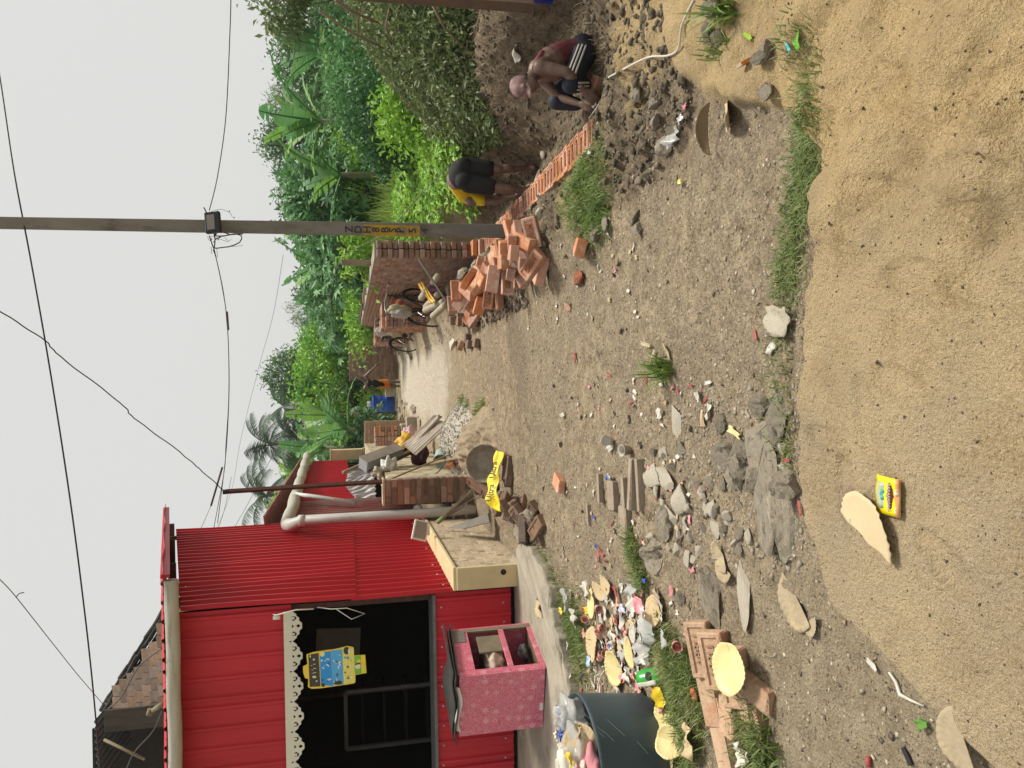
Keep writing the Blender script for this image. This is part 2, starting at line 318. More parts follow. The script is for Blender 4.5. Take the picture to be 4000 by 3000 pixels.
    sand_blotch = n.new('ShaderNodeMath'); sand_blotch.operation = 'MULTIPLY'; L.new(ramp(noise(4.2, 7, .62), (.5, (0, 0, 0)), (.66, (1, 1, 1))), sand_blotch.inputs[0]); L.new(ramp(noise(95, 4, .7), (.42, (0, 0, 0)), (.56, (1, 1, 1))), sand_blotch.inputs[1]); sandc = mix(sand_blotch.outputs[0], sandc, (.44, .31, .155)); sx_ = n.new('ShaderNodeSeparateXYZ'); L.new(tc.outputs['Object'], sx_.inputs[0]); yl = n.new('ShaderNodeMapRange'); yl.inputs[1].default_value = -.3; yl.inputs[2].default_value = .8; L.new(sx_.outputs[0], yl.inputs[0]); ylc = n.new('ShaderNodeMix'); ylc.data_type = 'RGBA'; L.new(yl.outputs[0], ylc.inputs[0]); ylc.inputs[6].default_value = (1.0, 1.02, 1.12, 1); ylc.inputs[7].default_value = (1.08, 1.05, .97, 1); sandc = mul(sandc, ylc.outputs[2])  # darker brown blotches scattered through the sand by noise
    sandc = mul(sandc, ramp(noise(150, 4, .7), (.34, (.76, .73, .67)), (.5, (1.0, 1.0, 1.0)), (.68, (1.13, 1.12, 1.1))))
    c = mix(at.outputs['Alpha'], dirt, warmc); c = mix(sp.outputs[1], c, soilc); c = mix(sp.outputs[2], c, palec); c = mix(sp.outputs[0], c, sandc)
    L.new(c, b.inputs['Base Color'])
    ad = n.new('ShaderNodeMath'); ad.operation = 'MULTIPLY_ADD'; L.new(fin, ad.inputs[0]); ad.inputs[1].default_value = 1.6; L.new(gr, ad.inputs[2])
    a2 = n.new('ShaderNodeMath'); a2.operation = 'ADD'; L.new(ad.outputs[0], a2.inputs[0]); L.new(pf.outputs[0], a2.inputs[1])
    bp = n.new('ShaderNodeBump'); bp.inputs['Strength'].default_value = 1.0; bp.inputs['Distance'].default_value = .014; 
    n45 = noise(48, 5, .7); a3 = n.new('ShaderNodeMath'); a3.operation = 'MULTIPLY_ADD'; L.new(n45, a3.inputs[0]); a3.inputs[1].default_value = 2.4; L.new(a2.outputs[0], a3.inputs[2]); L.new(a3.outputs[0], bp.inputs['Height']); L.new(bp.outputs[0], b.inputs['Normal'])
    return m
me.materials.append(ground_material())
import bisect
_gxl = gx.tolist(); _gyl = gy.tolist(); _gz = GZ.tolist()
def ground_h(x, y):                              # fast look-up in the finished sheet
    i = min(max(bisect.bisect_right(_gxl, x) - 1, 0), nxg - 2); j = min(max(bisect.bisect_right(_gyl, y) - 1, 0), nyg - 2)
    u = (x - _gxl[i]) / (_gxl[i + 1] - _gxl[i]); v = (y - _gyl[j]) / (_gyl[j + 1] - _gyl[j]); a = _gz[j]; b = _gz[j + 1]
    return (a[i] * (1 - u) + a[i + 1] * u) * (1 - v) + (b[i] * (1 - u) + b[i + 1] * u) * v
tag(obj('ground', me), 'trampled sandy earth with a dug foundation trench and drifted yellow sand', None, None, 'structure')
# ================================================================ SHOP
RED = pm('red_sheet', (.45, .016, .028), (.38, .013, .022), scale=3, rough=.42, bump=.05, bscale=9, spec=.22, rand=.07, c3=(.34, .05, .05), c3f=.68, c3s=5, stretch=(1, 1, .25))
REDF = pm('red_sheet_front', (.53, .034, .05), (.44, .027, .038), scale=4, rough=.5, bump=.06, bscale=7, spec=.2, rand=.05, c3=(.40, .12, .11), c3f=.72, c3s=7, stretch=(1, 1, .15))
REDOLD = pm('red_sheet_faded', (.34, .06, .06), (.22, .10, .085), scale=6, rough=.6, c3=(.25, .2, .17), c3f=.55, c3s=4, stretch=(1, 1, .2))
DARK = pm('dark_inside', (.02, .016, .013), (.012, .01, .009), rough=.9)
CREAM = pm('cream_plaster', (.62, .52, .29), (.52, .43, .25), scale=5, bump=.3, bscale=40, c3=(.3, .24, .14), c3f=.66, c3s=3)
MOSSY = pm('mossy_plaster', (.54, .46, .32), (.40, .33, .21), scale=7, bump=.5, bscale=30, c3=(.12, .10, .055), c3f=.56, c3s=5)
CONC = pm('concrete', (.37, .325, .25), (.27, .235, .18), scale=5, bump=.5, bscale=50, c3=(.2, .18, .13), c3f=.6, c3s=2.5)
PVC = pm('grey_pvc', (.46, .46, .43), (.38, .38, .35), scale=4, rough=.45, c3=(.3, .3, .26), c3f=.66, c3s=6)
PVCOLD = pm('weathered_pvc', (.46, .44, .37), (.34, .33, .27), scale=5, rough=.7, bump=.15, c3=(.22, .21, .15), c3f=.6, c3s=4, stretch=(.6, 3, 3))
RUST = pm('rusty_steel', (.10, .045, .03), (.055, .03, .022), scale=12, rough=.8, bump=.3)
WHITE = pm('white_paint', (.72, .71, .64), (.66, .65, .58), scale=3, rough=.5, rand=.04)
BLACKP = pm('black_plastic', (.015, .015, .017), (.025, .025, .027), rough=.45)
SCREW = pm('zinc_screw', (.5, .48, .45), rough=.4, metal=.6)

def rib_profile(L, pitch=.18, h=.022, phase=0.0):
    us = [(0, 0)]; u = phase
    while u < L:
        for du, hh in ((0, 0), (.014, 1), (.036, 1), (.05, 0), (.095, 0), (.10, .16), (.115, .16), (.12, 0)):
            a = u + du * pitch / .18 * 1.0
            if 0 < a < L: us.append((a, hh * h))
        u += pitch
    us.append((L, 0)); return us
def rib_sheet(name, P, ud, L, nd, zb, zt, mat, parent, rows=5, wav=.004, pitch=.18, h=.022):
    """ribbed sheet metal: starts at P, runs L along ud, stands between zb(u) and zt(u), ribs stand out along nd"""
    P = Vector(P); ud = Vector(ud); nd = Vector(nd); pr = rib_profile(L, pitch, h); mb = MB(); vs = []; sd = random.random() * 99
    for j in range(rows + 1):
        t = j / rows
        for u, hh in pr:
            z = zb(u) * (1 - t) + zt(u) * t
            q = P + ud * u + nd * (hh + wav * math.sin(3.1 * z + 2 * u + sd)); q.z = z; vs.append(q)
    n = len(pr); fs = [(j * n + i, j * n + i + 1, (j + 1) * n + i + 1, (j + 1) * n + i) for j in range(rows) for i in range(n - 1)]
    return mb.add(vs, fs).build(name, mat, parent)

shop = thing('shop', 'red ribbed metal kiosk with open dark counter and white lace valance', 'shop', (-3, 7.2, .1))
def par(o, root):                                 # parent keeping world coordinates (roots are never rotated here)
    o.parent = root; o.matrix_parent_inverse = Matrix.Translation(-Vector(root.location)); return o
XF0, XF1, YF = -4.35, -1.95, 7.2
for i in range(3):
    x0 = XF0 + i * .8
    par(rib_sheet('front_sheet', (x0, YF - .004 * (i % 2), 0), (1, 0, 0), .803, (0, -1, 0), lambda u: 2.15, lambda u: 3.13, REDF, None), shop)
    par(rib_sheet('front_sheet', (x0, YF - .004 * (i % 2), 0), (1, 0, 0), .803, (0, -1, 0), lambda u: .13, lambda u: .865, REDF, None), shop)
roofz = lambda y: 3.16 + (y - 6.95) * .212
YS = [7.13, 8.0, 8.87, 9.74, 10.61, 11.2]
for i in range(5):
    L = YS[i + 1] - YS[i] + .03; y0 = YS[i]
    par(rib_sheet('side_sheet', (-1.915 + .004 * (i % 2), y0, 0), (0, 1, 0), L, (1, 0, 0), lambda u: 1.57, lambda u, y0=y0: roofz(y0 + u) - .13 - .0 * u, RED, None, wav=.006, h=.036), shop)
    par(rib_sheet('side_sheet', (-1.93 + .004 * (i % 2), y0, 0), (0, 1, 0), L, (1, 0, 0), lambda u: .66, lambda u: 1.62, RED, None, rows=3, h=.036), shop)
# roof sheets (ribs run up the slope)
for i in range(4):
    x0 = -4.5 + i * .74; mb = MB(); pr = rib_profile(.78, .16, .02); n = len(pr); vs = []
    for j in range(9):
        y = 6.93 + (11.0 - 6.93) * j / 8
        for u, hh in pr: vs.append((x0 + u, y, roofz(y) + hh + .004 * (i % 2) + (.012 * math.sin(j * 2.2) if u > .7 and i == 3 else 0)))
    mb.add(vs, [(j * n + k, j * n + k + 1, (j + 1) * n + k + 1, (j + 1) * n + k) for j in range(8) for k in range(n - 1)])
    par(mb.build('roof_sheet', RED, None, solid=.003), shop)
mb = MB()
mb.box((-1.56, 8.95, roofz(8.95) - .012), (.03, 4.1, .075), (math.atan(.212), 0, 0)); par(mb.build('roof_edge_trim', RED, None), shop)
for y in (7.12, 8.6, 10.0, 11.15): par(MB().box((-3.1, y, roofz(y) - .07), (2.6, .05, .07)).build('purlin', RUST, None), shop)
# frame posts, inner walls and floor
for x, y in ((-1.985, 7.26), (-4.32, 7.26), (-1.985, 11.1), (-4.32, 11.1)): par(MB().box((x, y, (roofz(y) + .1) / 2), (.05, .05, roofz(y) - .15)).build('frame_post', RUST, None), shop)
for z in (.84, 2.18): par(MB().box((-3.15, 7.25, z), (2.26, .045, .04)).build('frame_rail', RUST, None), shop)
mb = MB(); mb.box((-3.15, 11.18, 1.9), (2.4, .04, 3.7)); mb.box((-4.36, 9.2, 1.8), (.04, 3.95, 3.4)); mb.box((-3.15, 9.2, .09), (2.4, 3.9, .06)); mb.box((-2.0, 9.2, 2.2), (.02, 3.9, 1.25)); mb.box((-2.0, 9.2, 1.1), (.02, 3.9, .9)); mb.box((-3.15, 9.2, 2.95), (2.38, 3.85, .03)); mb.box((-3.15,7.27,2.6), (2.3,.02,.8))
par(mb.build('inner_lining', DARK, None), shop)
mb = MB(); mb.box((-3.12, 7.36, .865), (2.34, .40, .03)); par(mb.build('counter_top', pm('counter_grey', (.17, .165, .155), (.11, .105, .1), rough=.6), None, bevel=.004), shop)
mb = MB()
for i in range(13):
    for z in (.21, .80, 2.2): mb.sphere((-4.28 + i * .184, 7.166, z + .006 * math.sin(i * 5)), (.011, .008, .011), 6, 4)
for i in range(9): mb.sphere((-1.897, 7.3 + i * .42, .76 + .01 * math.sin(i)), (.008, .011, .011), 6, 4)
par(mb.build('screw_heads', SCREW, None, True), shop)
# valance: white cut-out lace strip, cells left out where the sheet is pierced
def val_in(u, d):
    a = abs(2 * u - 1)
    low = .40 + .52 * (1 - a) ** .75 + .055 * abs(math.sin((1 - a) * PI * 3.0))
    if d > low: return False
    if ((u - .5) / .045) ** 2 + ((d - .74) / .10) ** 2 < 1: return False
    if abs(u - .5) < .05 * max(0, 1 - abs(d - .44) / .07) : return False
    if (min(u, 1 - u) / .022) ** 2 + ((d - .30) / .05) ** 2 < 1: return False
    for s in (.24, .76):
        du = (u - s) * (1 if s < .5 else -1); r = math.hypot(du / .075, (d - .50) / .13); an = math.atan2(d - .50, du * 1.7)
        if .5 < r < 1 and not (-2.2 < an < -.9): return False
    return True
mb = MB(); NU, ND = 40, 22; per = .27; h = .175; top = 2.215
for k in range(9):
    x0 = -1.995 - (k + 1) * per
    ok = [[val_in((i + .5) / NU, (j + .5) / ND) for i in range(NU)] for j in range(ND)]
    for j in range(ND):
        i = 0
        while i < NU:
            if ok[j][i]:
                e = i
                while e < NU and ok[j][e]: e += 1
                mb.add([(x0 + i * per / NU, 7.155, top - j * h / ND), (x0 + e * per / NU, 7.155, top - j * h / ND), (x0 + e * per / NU, 7.155, top - (j + 1) * h / ND), (x0 + i * per / NU, 7.155, top - (j + 1) * h / ND)], [(0, 3, 2, 1)]); i = e
            else: i += 1
par(mb.build('lace_valance', pm('valance_white', (.66, .65, .54), (.6, .59, .5), scale=4, rough=.55), None, solid=.004), shop)
mb = MB(); mb.tube([(-2.0, 7.12, 2.3), (-1.99, 7.05, 2.27), (-1.97, 7.1, 2.1), (-1.98, 7.12, 1.95)], .006, 6); mb.tube([(-1.975, 7.15, 1.92), (-1.985, 7.09, 1.8), (-1.99, 7.1, 1.66), (-2.06, 7.12, 1.5), (-2.1, 7.12, 1.62), (-2.0, 7.12, 1.75)], .004, 6); mb.box((-2.03, 7.12, 2.27), (.03, .03, .06)); par(mb.build('loose_wire', WHITE, None, True), shop)
# the fat pipe hung as a gutter
mb = MB(); ga, gb = A(370, 1253, 6.95), Vector((-4.4, 6.97, 0)); gb.z = ga.z + .0
N = 24; pts = [ga.lerp(gb, i / 14) + Vector((0, 0, .004 * math.sin(i * 1.7))) for i in range(15)]
mb.tube(pts, .058, N, cap=False); mb.tube(pts, .052, N, cap=False)
rv = len(mb.v); mb.f += [(k, (k + 1) % N, 15 * N + (k + 1) % N, 15 * N + k) for k in range(N)]; mb.m += [0] * N
gut = mb.build('gutter_pipe', PVCOLD, None, True); par(gut, shop)
# neighbouring lower rear room
rear = thing('rear_shed', 'low red metal lean-to behind the kiosk with pipe gutter along its eaves', 'shed', (-2.4, 15.5, 0))
ys = [11.2, 13.1, 15, 17, 18.6, 20.2]
for i in range(5):
    zb = (lambda u, y0=ys[i]: 1.46 + .028 * (y0 + u - 12.5)) if i else (lambda u: .7 + 0 * u)
    par(rib_sheet('wall_sheet', (-1.87 + .004 * (i % 2), ys[i], 0), (0, 1, 0), ys[i + 1] - ys[i] + .03, (1, 0, 0), zb, lambda u: 2.5, REDOLD if i == 0 else RED, None, rows=3), rear)
mb = MB(); mb.box((-3.1, 15.7, 2.62), (2.7, 9.1, .02), (0, -.12, 0)); par(mb.build('roof_panel', REDOLD, None), rear)
mb = MB(); g0, g1 = A(622, 1130, 10.35), A(664, 983, 20.2)
pts = [g0.lerp(g1, i / 16) + Vector((0, 0, .012 * math.sin(i * 2.1))) for i in range(17)]
mb.tube(pts, [.085 + .008 * (i % 3 == 0) for i in range(17)], 14); par(mb.build('eaves_gutter', PVCOLD, None, True), rear)
d0 = g0 + Vector((-.02, .02, -.0)); d1 = A(1028, 1101, 9.75)
mb = MB(); mb.tube([d0 + Vector((0, .1, .0)), d0, d0 + Vector((.0, -.07, -.05)), A(650, 1124, 9.95), A(900, 1110, 9.8), d1], [.085, .09, .085, .062, .062, .062], 14); mb.tube([A(645, 1125, 9.96), A(660, 1124, 9.95)], .072, 14); 
for q in (A(980, 1104, 9.77), A(1008, 1102, 9.76)): mb.tube([q + Vector((-.1, .02, 0)), q + Vector((.09, .02, 0))], .02, 6)
par(mb.build('down_pipe', PVC, None, True), rear)
mb = MB(); mb.tube([A(640, 1068, 12.5), A(672, 1072, 12.4), A(768, 1086, 12.0)], .035, 10); mb.tube([A(640, 1068, 12.5), A(642, 1074, 12.7)], .05, 10); par(mb.build('vent_pipe', pm('white_pvc', (.6, .6, .56), (.5, .5, .46), rough=.5), None, True), rear)
mb = MB()
for y in (13, 15.4, 18, 20.1): mb.box((-1.95, y, 1.2), (.06, .06, 2.5))
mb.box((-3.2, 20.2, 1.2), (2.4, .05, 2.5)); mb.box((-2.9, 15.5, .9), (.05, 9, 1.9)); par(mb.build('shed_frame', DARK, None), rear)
cpl = thing('cream_pillar', 'short cream plastered pillar at the far end of the red lean-to', 'pillar', A(785, 980, 20.6)); 
mb = MB(); q = A(756, 980, 20.6); mb.box((0, 0, .42), (.27, .3, .80)); mb.box((0, 0, .835), (.30, .33, .03)); mb.build('shaft', CREAM, cpl, bevel=.01); mb = MB(); mb.box((0, 0, -.3), (.32, .36, .62)); mb.build('base', MOSSY, cpl, bevel=.01)

# plinth along the kiosk's side: brick-and-plaster, cream end
pl = thing('plinth', 'low mossy brick plinth with cream plastered end along the kiosk side', 'plinth', (-1.8, 8.6, 0))
mb = MB(); pts = []
def plin(u, v): 
    y = 7.13 + 2.95 * u; z = .02 + .645 * v
    return Vector((-1.70 + .012 * math.sin(7 * y) * math.sin(9 * z), y, z))
mb.box((-1.795, 8.6, .335), (.16, 2.93, .65)); par(mb.build('core', MOSSY, None), pl)
bk = pm('plinth_brick', (.52, .41, .29), (.42, .33, .22), scale=9, bump=.4, bscale=60, rand=.10, c3=(.27, .215, .125), c3f=.58, c3s=5)
def chamfer_box(sx, sy, sz, c, jit=0.0):
    bm = bmesh.new(); bmesh.ops.create_cube(bm, size=1)
    for v in bm.verts: v.co = Vector((v.co.x * sx, v.co.y * sy, v.co.z * sz))
    bmesh.ops.bevel(bm, geom=bm.edges[:], offset=c, segments=1, affect='EDGES', profile=.5)
    for v in bm.verts: v.co += Vector((random.uniform(-jit, jit), random.uniform(-jit, jit), random.uniform(-jit, jit)))
    return bm
def brick_meshes(mat, n=4, size=(.24, .115, .07), c=.006, jit=.0022, name='brick'):
    out = []
    for i in range(n):
        bm = chamfer_box(*size, c, jit); me = bpy.data.meshes.new(name); bm.to_mesh(me); bm.free(); me.materials.append(mat); out.append(me)
    return out
PBK = brick_meshes(bk, 4, (.03, .231, .073), .003, .0015)
for j in range(8):
    y = 7.2 + (.12 if j % 2 else 0)
    while y < 9.95:
        o = obj('brick', random.choice(PBK), None, (-1.7265 + random.uniform(-.002, .002), y + .11, .07 + j * .077), (random.uniform(-.03, .03), 0, 0)); par(o, pl); y += .238
mb = MB(); mb.box((-1.80, 7.10, .33), (.21, .06, .66)); mb.box((-1.80, 8.6, .675), (.22, 3.02, .035)); par(mb.build('cream_end', CREAM, None, bevel=.008), pl)
mb = MB(); mb.lathe([(.0, .004), (.02, .004), (.027, .0), (.03, -.01)], 12, (-1.76, 7.066, .22), M=Matrix.Rotation(PI / 2, 3, 'X')); par(mb.build('drain_hole', BLACKP, None), pl)

# concrete apron in front of the shop
mb = MB(); edge = [(-5, 5.25), (-2.62, 5.33), (-2.25, 5.42), (-2.0, 5.62), (-1.75, 5.85), (-1.55, 6.05), (-1.42, 6.5), (-1.40, 7.0), (-1.66, 7.12), (-1.66, 7.3), (-5, 7.3)]
ed = []
for i in range(len(edge)):
    a, b = Vector((*edge[i], 0)), Vector((*edge[(i + 1) % len(edge)], 0)); n = 6 if 0 < i < 8 else 1
    for k in range(n): q = a.lerp(b, k / n); ed.append(q + (Vector((random.uniform(-.03, .03), random.uniform(-.03, .03), random.uniform(-.012, .012))) if n > 1 else Vector((0, 0, 0))))
mb.prism(ed, (0, 0, -.1), (0, 0, .085)); apron = mb.build('apron', CONC, None, bevel=.02); tag(apron, 'worn pale concrete apron in front of the kiosk', None, None, 'structure')

# promotional hanger in the opening
hg = thing('promo_hanger', 'blue and yellow printed biscuit promo hanger dangling below the white valance', 'sign', A4(1182, 2610, 7.10))
def hp(x, y, d=0): return A4(1150 + x * .1808, 2450 + y * .1808, 7.10 - d) - hg.location
def patch(name, poly, col, d, rough=.4):
    mb = MB(); q = [hp(x, y, d) for x, y in poly]; mb.prism(q, (0, 0, 0), (0, .004, 0)); return mb.build(name, pm('print_%02x%02x%02x' % tuple(int(c * 255) for c in col), col, tuple(c * .9 for c in col), rough=rough, spec=.4), hg)
def blob(cx, cy, rx, ry, n=12, rot=0): return [(cx + rx * math.cos(a) * math.cos(rot) - ry * math.sin(a) * math.sin(rot), cy + rx * math.cos(a) * math.sin(rot) + ry * math.sin(a) * math.cos(rot)) for a in [2 * PI * i / n for i in range(n)]]
YEL = (.85, .62, .06); BLU = (.02, .30, .75); LBL = (.08, .42, .78); PYE = (.80, .72, .16); DKB = (.05, .045, .03)
patch('backing_card', [(260, 590), (400, 540), (520, 520), (600, 510), (720, 490), (830, 480), (960, 455), (1040, 430), (1150, 405), (1270, 430), (1290, 610), (1530, 595), (1560, 990), (1320, 1030), (1320, 1180), (1290, 1215), (1130, 1240), (1040, 1250), (850, 1280), (700, 1300), (640, 1310), (550, 1320), (370, 1330), (290, 1290), (300, 1120), (230, 1100), (190, 980), (185, 850), (280, 800), (262, 640)], YEL, 0)
patch('dark_band', [(300, 600), (520, 560), (560, 1280), (330, 1290)], DKB, .004)
patch('blue_band', [(545, 560), (780, 520), (825, 1270), (575, 1250)], BLU, .004); patch('blue_band', [(790, 510), (1030, 480), (1060, 1235), (830, 1255)], LBL, .004)
patch('yellow_band', [(1040, 470), (1280, 440), (1310, 1190), (1065, 1230)], PYE, .004); patch('green_band', [(1300, 625), (1430, 615), (1450, 1000), (1310, 1015)], (.18, .50, .06), .004); patch('yellow_tab', [(1435, 610), (1530, 605), (1550, 985), (1455, 1000)], (.82, .66, .05), .004)
for cx, cy, rx, ry in ((1125, 510, 65, 80), (940, 1200, 95, 45), (620, 1250, 40, 42)): patch('biscuit', blob(cx, cy, rx, ry), (.03, .045, .03), .007)
patch('cream_filling', blob(1180, 520, 22, 60), (.75, .78, .75), .009)
for cx, cy in ((600, 580),): patch('badge', blob(cx, cy, 55, 55), (.8, .75, .25), .007)
for i, (x, y, w, h) in enumerate([(420, 700, 55, 40), (430, 800, 60, 14), (440, 890, 70, 18), (440, 980, 75, 14), (370, 830, 45, 10), (385, 925, 60, 9), (400, 1000, 60, 9), (430, 1075, 90, 55), (480, 1165, 40, 40), (340, 630, 30, 60)]):
    patch('print_mark', blob(x, y, w / 2, h / 2, 8), (.7, .66, .3) if i % 2 else (.6, .6, .55), .0065)
for i in range(26):
    x = random.uniform(580, 1010); y = random.uniform(580, 1190); patch('print_mark', blob(x, y, random.uniform(12, 45), random.uniform(8, 22), 7, random.random() * 3), random.choice([(.75, .85, .9), (.8, .75, .35), (.05, .08, .06), (.5, .75, .85)]), .0065 + i * .0001)
for i in range(12):
    x = random.uniform(1080, 1270); y = random.uniform(640, 1180); patch('print_mark', blob(x, y, random.uniform(12, 35), random.uniform(12, 35), 7), random.choice([(.85, .82, .6), (.1, .15, .1), (.9, .85, .55), (.1, .35, .6)]), .0065 + i * .0001)
patch('print_mark', blob(1370, 850, 60, 55), (.75, .75, .65), .0066); patch('print_mark', blob(1370, 790, 15, 70, 8, 1.2), (.02, .02, .02), .0075); patch('print_mark', blob(1395, 740, 40, 50), (.9, .6, .05), .007)
# dim things inside the shop
cb = thing('display_cabinet', 'dim glass-fronted display cabinet standing deep inside the kiosk', 'cabinet', A(945, 1535, 8.6)); mb = MB()
w = .62; hh = 1.0
for (c, s) in (((0, 0, hh), (w, .04, .04)), ((-w / 2, 0, hh / 2), (.04, .04, hh)), ((w / 2, 0, hh / 2), (.04, .04, hh)), ((0, 0, .02), (w, .04, .04))): mb.box(c, s)
mb.build('frame', pm('dull_aluminium', (.10, .10, .10), rough=.5), cb); mb = MB()
for k in range(4): mb.box((0, .2, .1 + k * .24), (w, .36, .015))
mb.build('shelf', DARK, cb)
bd = thing('card_sheet', 'plain dull card sheet leaning inside the kiosk behind the promo hanger', 'card', A(740, 1395, 9.2)); mb = MB(); mb.box((0, 0, .05), (.42, .02, .5), (0, .06, 0)); mb.build('card', pm('dull_card', (.18, .165, .14), rough=.8), bd)

# flat solar lamp standing on the plinth
fl = thing('flood_lamp', 'flat white framed lamp leaning on the plinth ledge by the red wall', 'lamp', A(922, 1148, 8.6) + Vector((.06, 0, 0))); rt = Euler((R(8), R(14), R(30))).to_matrix()
mb = MB(); c = A(908, 1146, 8.6) - fl.location
mb.box(c, (.235, .03, .17), rt); mb.build('housing', WHITE, fl, bevel=.008); mb = MB(); mb.box(c + rt @ Vector((0, -.0165, 0)), (.195, .006, .13), rt); mb.build('panel', pm('lamp_panel', (.30, .25, .2), (.24, .2, .16), rough=.3), fl)
mb = MB(); mb.box(c + Vector((0, .03, -.09)), (.12, .05, .03)); mb.build('foot', WHITE, fl)
tag(MB().sphere(A(902, 1100, 9.9), (.075, .06, .06), 10, 7).build('plastic_bag', pm('white_film', (.72, .72, .7), (.6, .6, .58), rough=.4, trans=.3), None, True), 'small white plastic bag stuck beside the grey downpipe', 'bag')

# ---------------------------------------------------------------- pink flowered cabinet
def floral():
    m = bpy.data.materials.new('floral_laminate'); m.use_nodes = True; n = m.node_tree.nodes; L = m.node_tree.links; b = n['Principled BSDF']; b.inputs['Roughness'].default_value = .38
    def N(t, **k):
        x = n.new('ShaderNode' + t)
        for a, v in k.items(): setattr(x, a, v)
        return x
    def math_(op, a, c=None):
        x = N('Math', operation=op)
        for i, q in enumerate((a, c)):
            if q is None: continue
            if isinstance(q, (int, float)): x.inputs[i].default_value = q
            else: L.new(q, x.inputs[i])
        return x.outputs[0]
    tc = N('TexCoord'); sx = N('SeparateXYZ'); L.new(tc.outputs['Object'], sx.inputs[0])
    h = math_('ADD', sx.outputs[0], sx.outputs[1]); cv = N('CombineXYZ'); L.new(h, cv.inputs[0]); L.new(sx.outputs[2], cv.inputs[1])
    sc = N('VectorMath', operation='SCALE'); sc.inputs['Scale'].default_value = 10.5; L.new(cv.outputs[0], sc.inputs[0])
    nz = N('TexNoise'); nz.inputs['Scale'].default_value = 2.2; nz.inputs['Detail'].default_value = 2; L.new(sc.outputs[0], nz.inputs[0])
    vo = N('TexVoronoi'); vo.inputs['Scale'].default_value = 1.0; vo.inputs['Randomness'].default_value = .45; L.new(sc.outputs[0], vo.inputs[0])
    df = N('VectorMath', operation='SUBTRACT'); L.new(sc.outputs[0], df.inputs[0]); L.new(vo.outputs['Position'], df.inputs[1]); ds = N('SeparateXYZ'); L.new(df.outputs[0], ds.inputs[0])
    th = math_('ARCTAN2', ds.outputs[1], ds.outputs[0]); r = vo.outputs['Distance']
    pet = math_('MULTIPLY', math_('COSINE', math_('MULTIPLY', th, 6.0)), .06); edge = math_('ADD', pet, .26)
    inside = math_('LESS_THAN', r, edge)
    ring = math_('SINE', math_('ADD', math_('MULTIPLY', r, 42.0), math_('MULTIPLY', math_('COSINE', math_('MULTIPLY', th, 6.0)), 2.2))); ring = math_('MULTIPLY', math_('GREATER_THAN', ring, -.2), .8)
    flower = math_('MULTIPLY', inside, math_('ADD', ring, .15))
    sw = N('TexNoise'); sw.inputs['Scale'].default_value = 2.6; sw.inputs['Detail'].default_value = 1.5; sw.inputs['Distortion'].default_value = 1.8; L.new(sc.outputs[0], sw.inputs[0])
    pp = math_('PINGPONG', math_('MULTIPLY', sw.outputs[0], 9.0), .5); vine = math_('MULTIPLY', math_('GREATER_THAN', pp, .30), math_('SUBTRACT', 1.0, inside)); vine = math_('MULTIPLY', vine, .62)
    tot = math_('MULTIPLY', math_('MAXIMUM', flower, vine), math_('ADD', .45, math_('MULTIPLY', nz.outputs[0], .6)))
    rp = N('ValToRGB'); e = rp.color_ramp.elements; e[0].position = .0; e[0].color = (.50, .055, .12, 1); e[1].position = .75; e[1].color = (.72, .42, .45, 1); L.new(tot, rp.inputs[0]); L.new(rp.outputs[0], b.inputs['Base Color']); return m
FLOR = floral(); PLY = pm('ply_inside', (.14, .10, .05), (.09, .065, .035), scale=9, rough=.8, c3=(.2, .15, .06), c3f=.6)
cabq = Vector((-2.30, 6.02, .088)); yaw = R(-17)
cabn = thing('pink_cabinet', 'pink flower-patterned small cabinet with broken open side and warped black top', 'cabinet', cabq, (R(-1), R(-1), yaw))
W_, D_, H_ = .57, .64, .73                        # local: nearest bottom corner at origin, width towards -X, depth towards +Y
def bx(name, lo, hi, mat, bev=.002, parent=cabn):
    mb = MB(); lo = Vector(lo); hi = Vector(hi); mb.box((lo + hi) / 2, hi - lo); return mb.build(name, mat, parent, bevel=bev)
bx('front_panel', (-W_, 0, .01), (0, .018, H_ - .02), FLOR); bx('back_panel', (-W_, D_ - .018, .01), (0, D_, H_ - .02), FLOR); bx('left_panel', (-W_, .019, .01), (-W_ + .018, D_ - .019, H_ - .02), FLOR); bx('bottom_panel', (-W_ + .019, .019, .02), (-.001, D_ - .019, .04), PLY)
bx('side_stile', (-.018, .019, .0), (0, .075, H_ - .02), FLOR); bx('side_stile', (-.018, D_ - .06, .0), (0, D_ - .019, H_ - .02), pm('bare_frame', (.22, .18, .12), rough=.8))
bx('side_rail', (-.018, .076, H_ - .16), (0, D_ - .061, H_ - .02), FLOR); bx('side_rail', (-.016, .076, .255), (.001, D_ - .061, .30), FLOR); bx('side_rail', (-.018, .076, 0), (0, D_ - .061, .045), FLOR)
bx('lock_plate', (-.004, D_ - .20, H_ - .135), (.006, D_ - .05, H_ - .04), pm('dull_metal', (.2, .18, .15), rough=.5)); bx('shelf', (-W_ + .02, .02, .44), (-.12, D_ - .02, .452), PLY); bx('loose_board', (-.03, .3, .30), (-.012, .52, .5), pm('bare_frame', (.22, .18, .12)))
mb = MB()
for k, (dz, sk) in enumerate(((0, .02), (.018, -.015), (.034, .035))):
    mb.sheet(lambda u, v, dz=dz, sk=sk: Vector((-W_ - .05 + (W_ + .08) * u, -.03 + sk + (D_ + .05) * v, H_ - .015 + dz + .018 * math.sin(5 * u + k) * v + .012 * math.sin(9 * u))), 10, 6)
mb.build('warped_top', pm('delaminated_black', (.022, .02, .018), (.05, .045, .04), rough=.7), cabn, solid=.008)
mb = MB(); mb.sheet(lambda u, v: Vector((-.5 + .42 * u, -.028 + .02 * v, H_ - .03 - .0 + .03 * v + .015 * math.sin(7 * u))), 8, 2); mb.build('peeling_edge', WHITE, cabn, solid=.004)
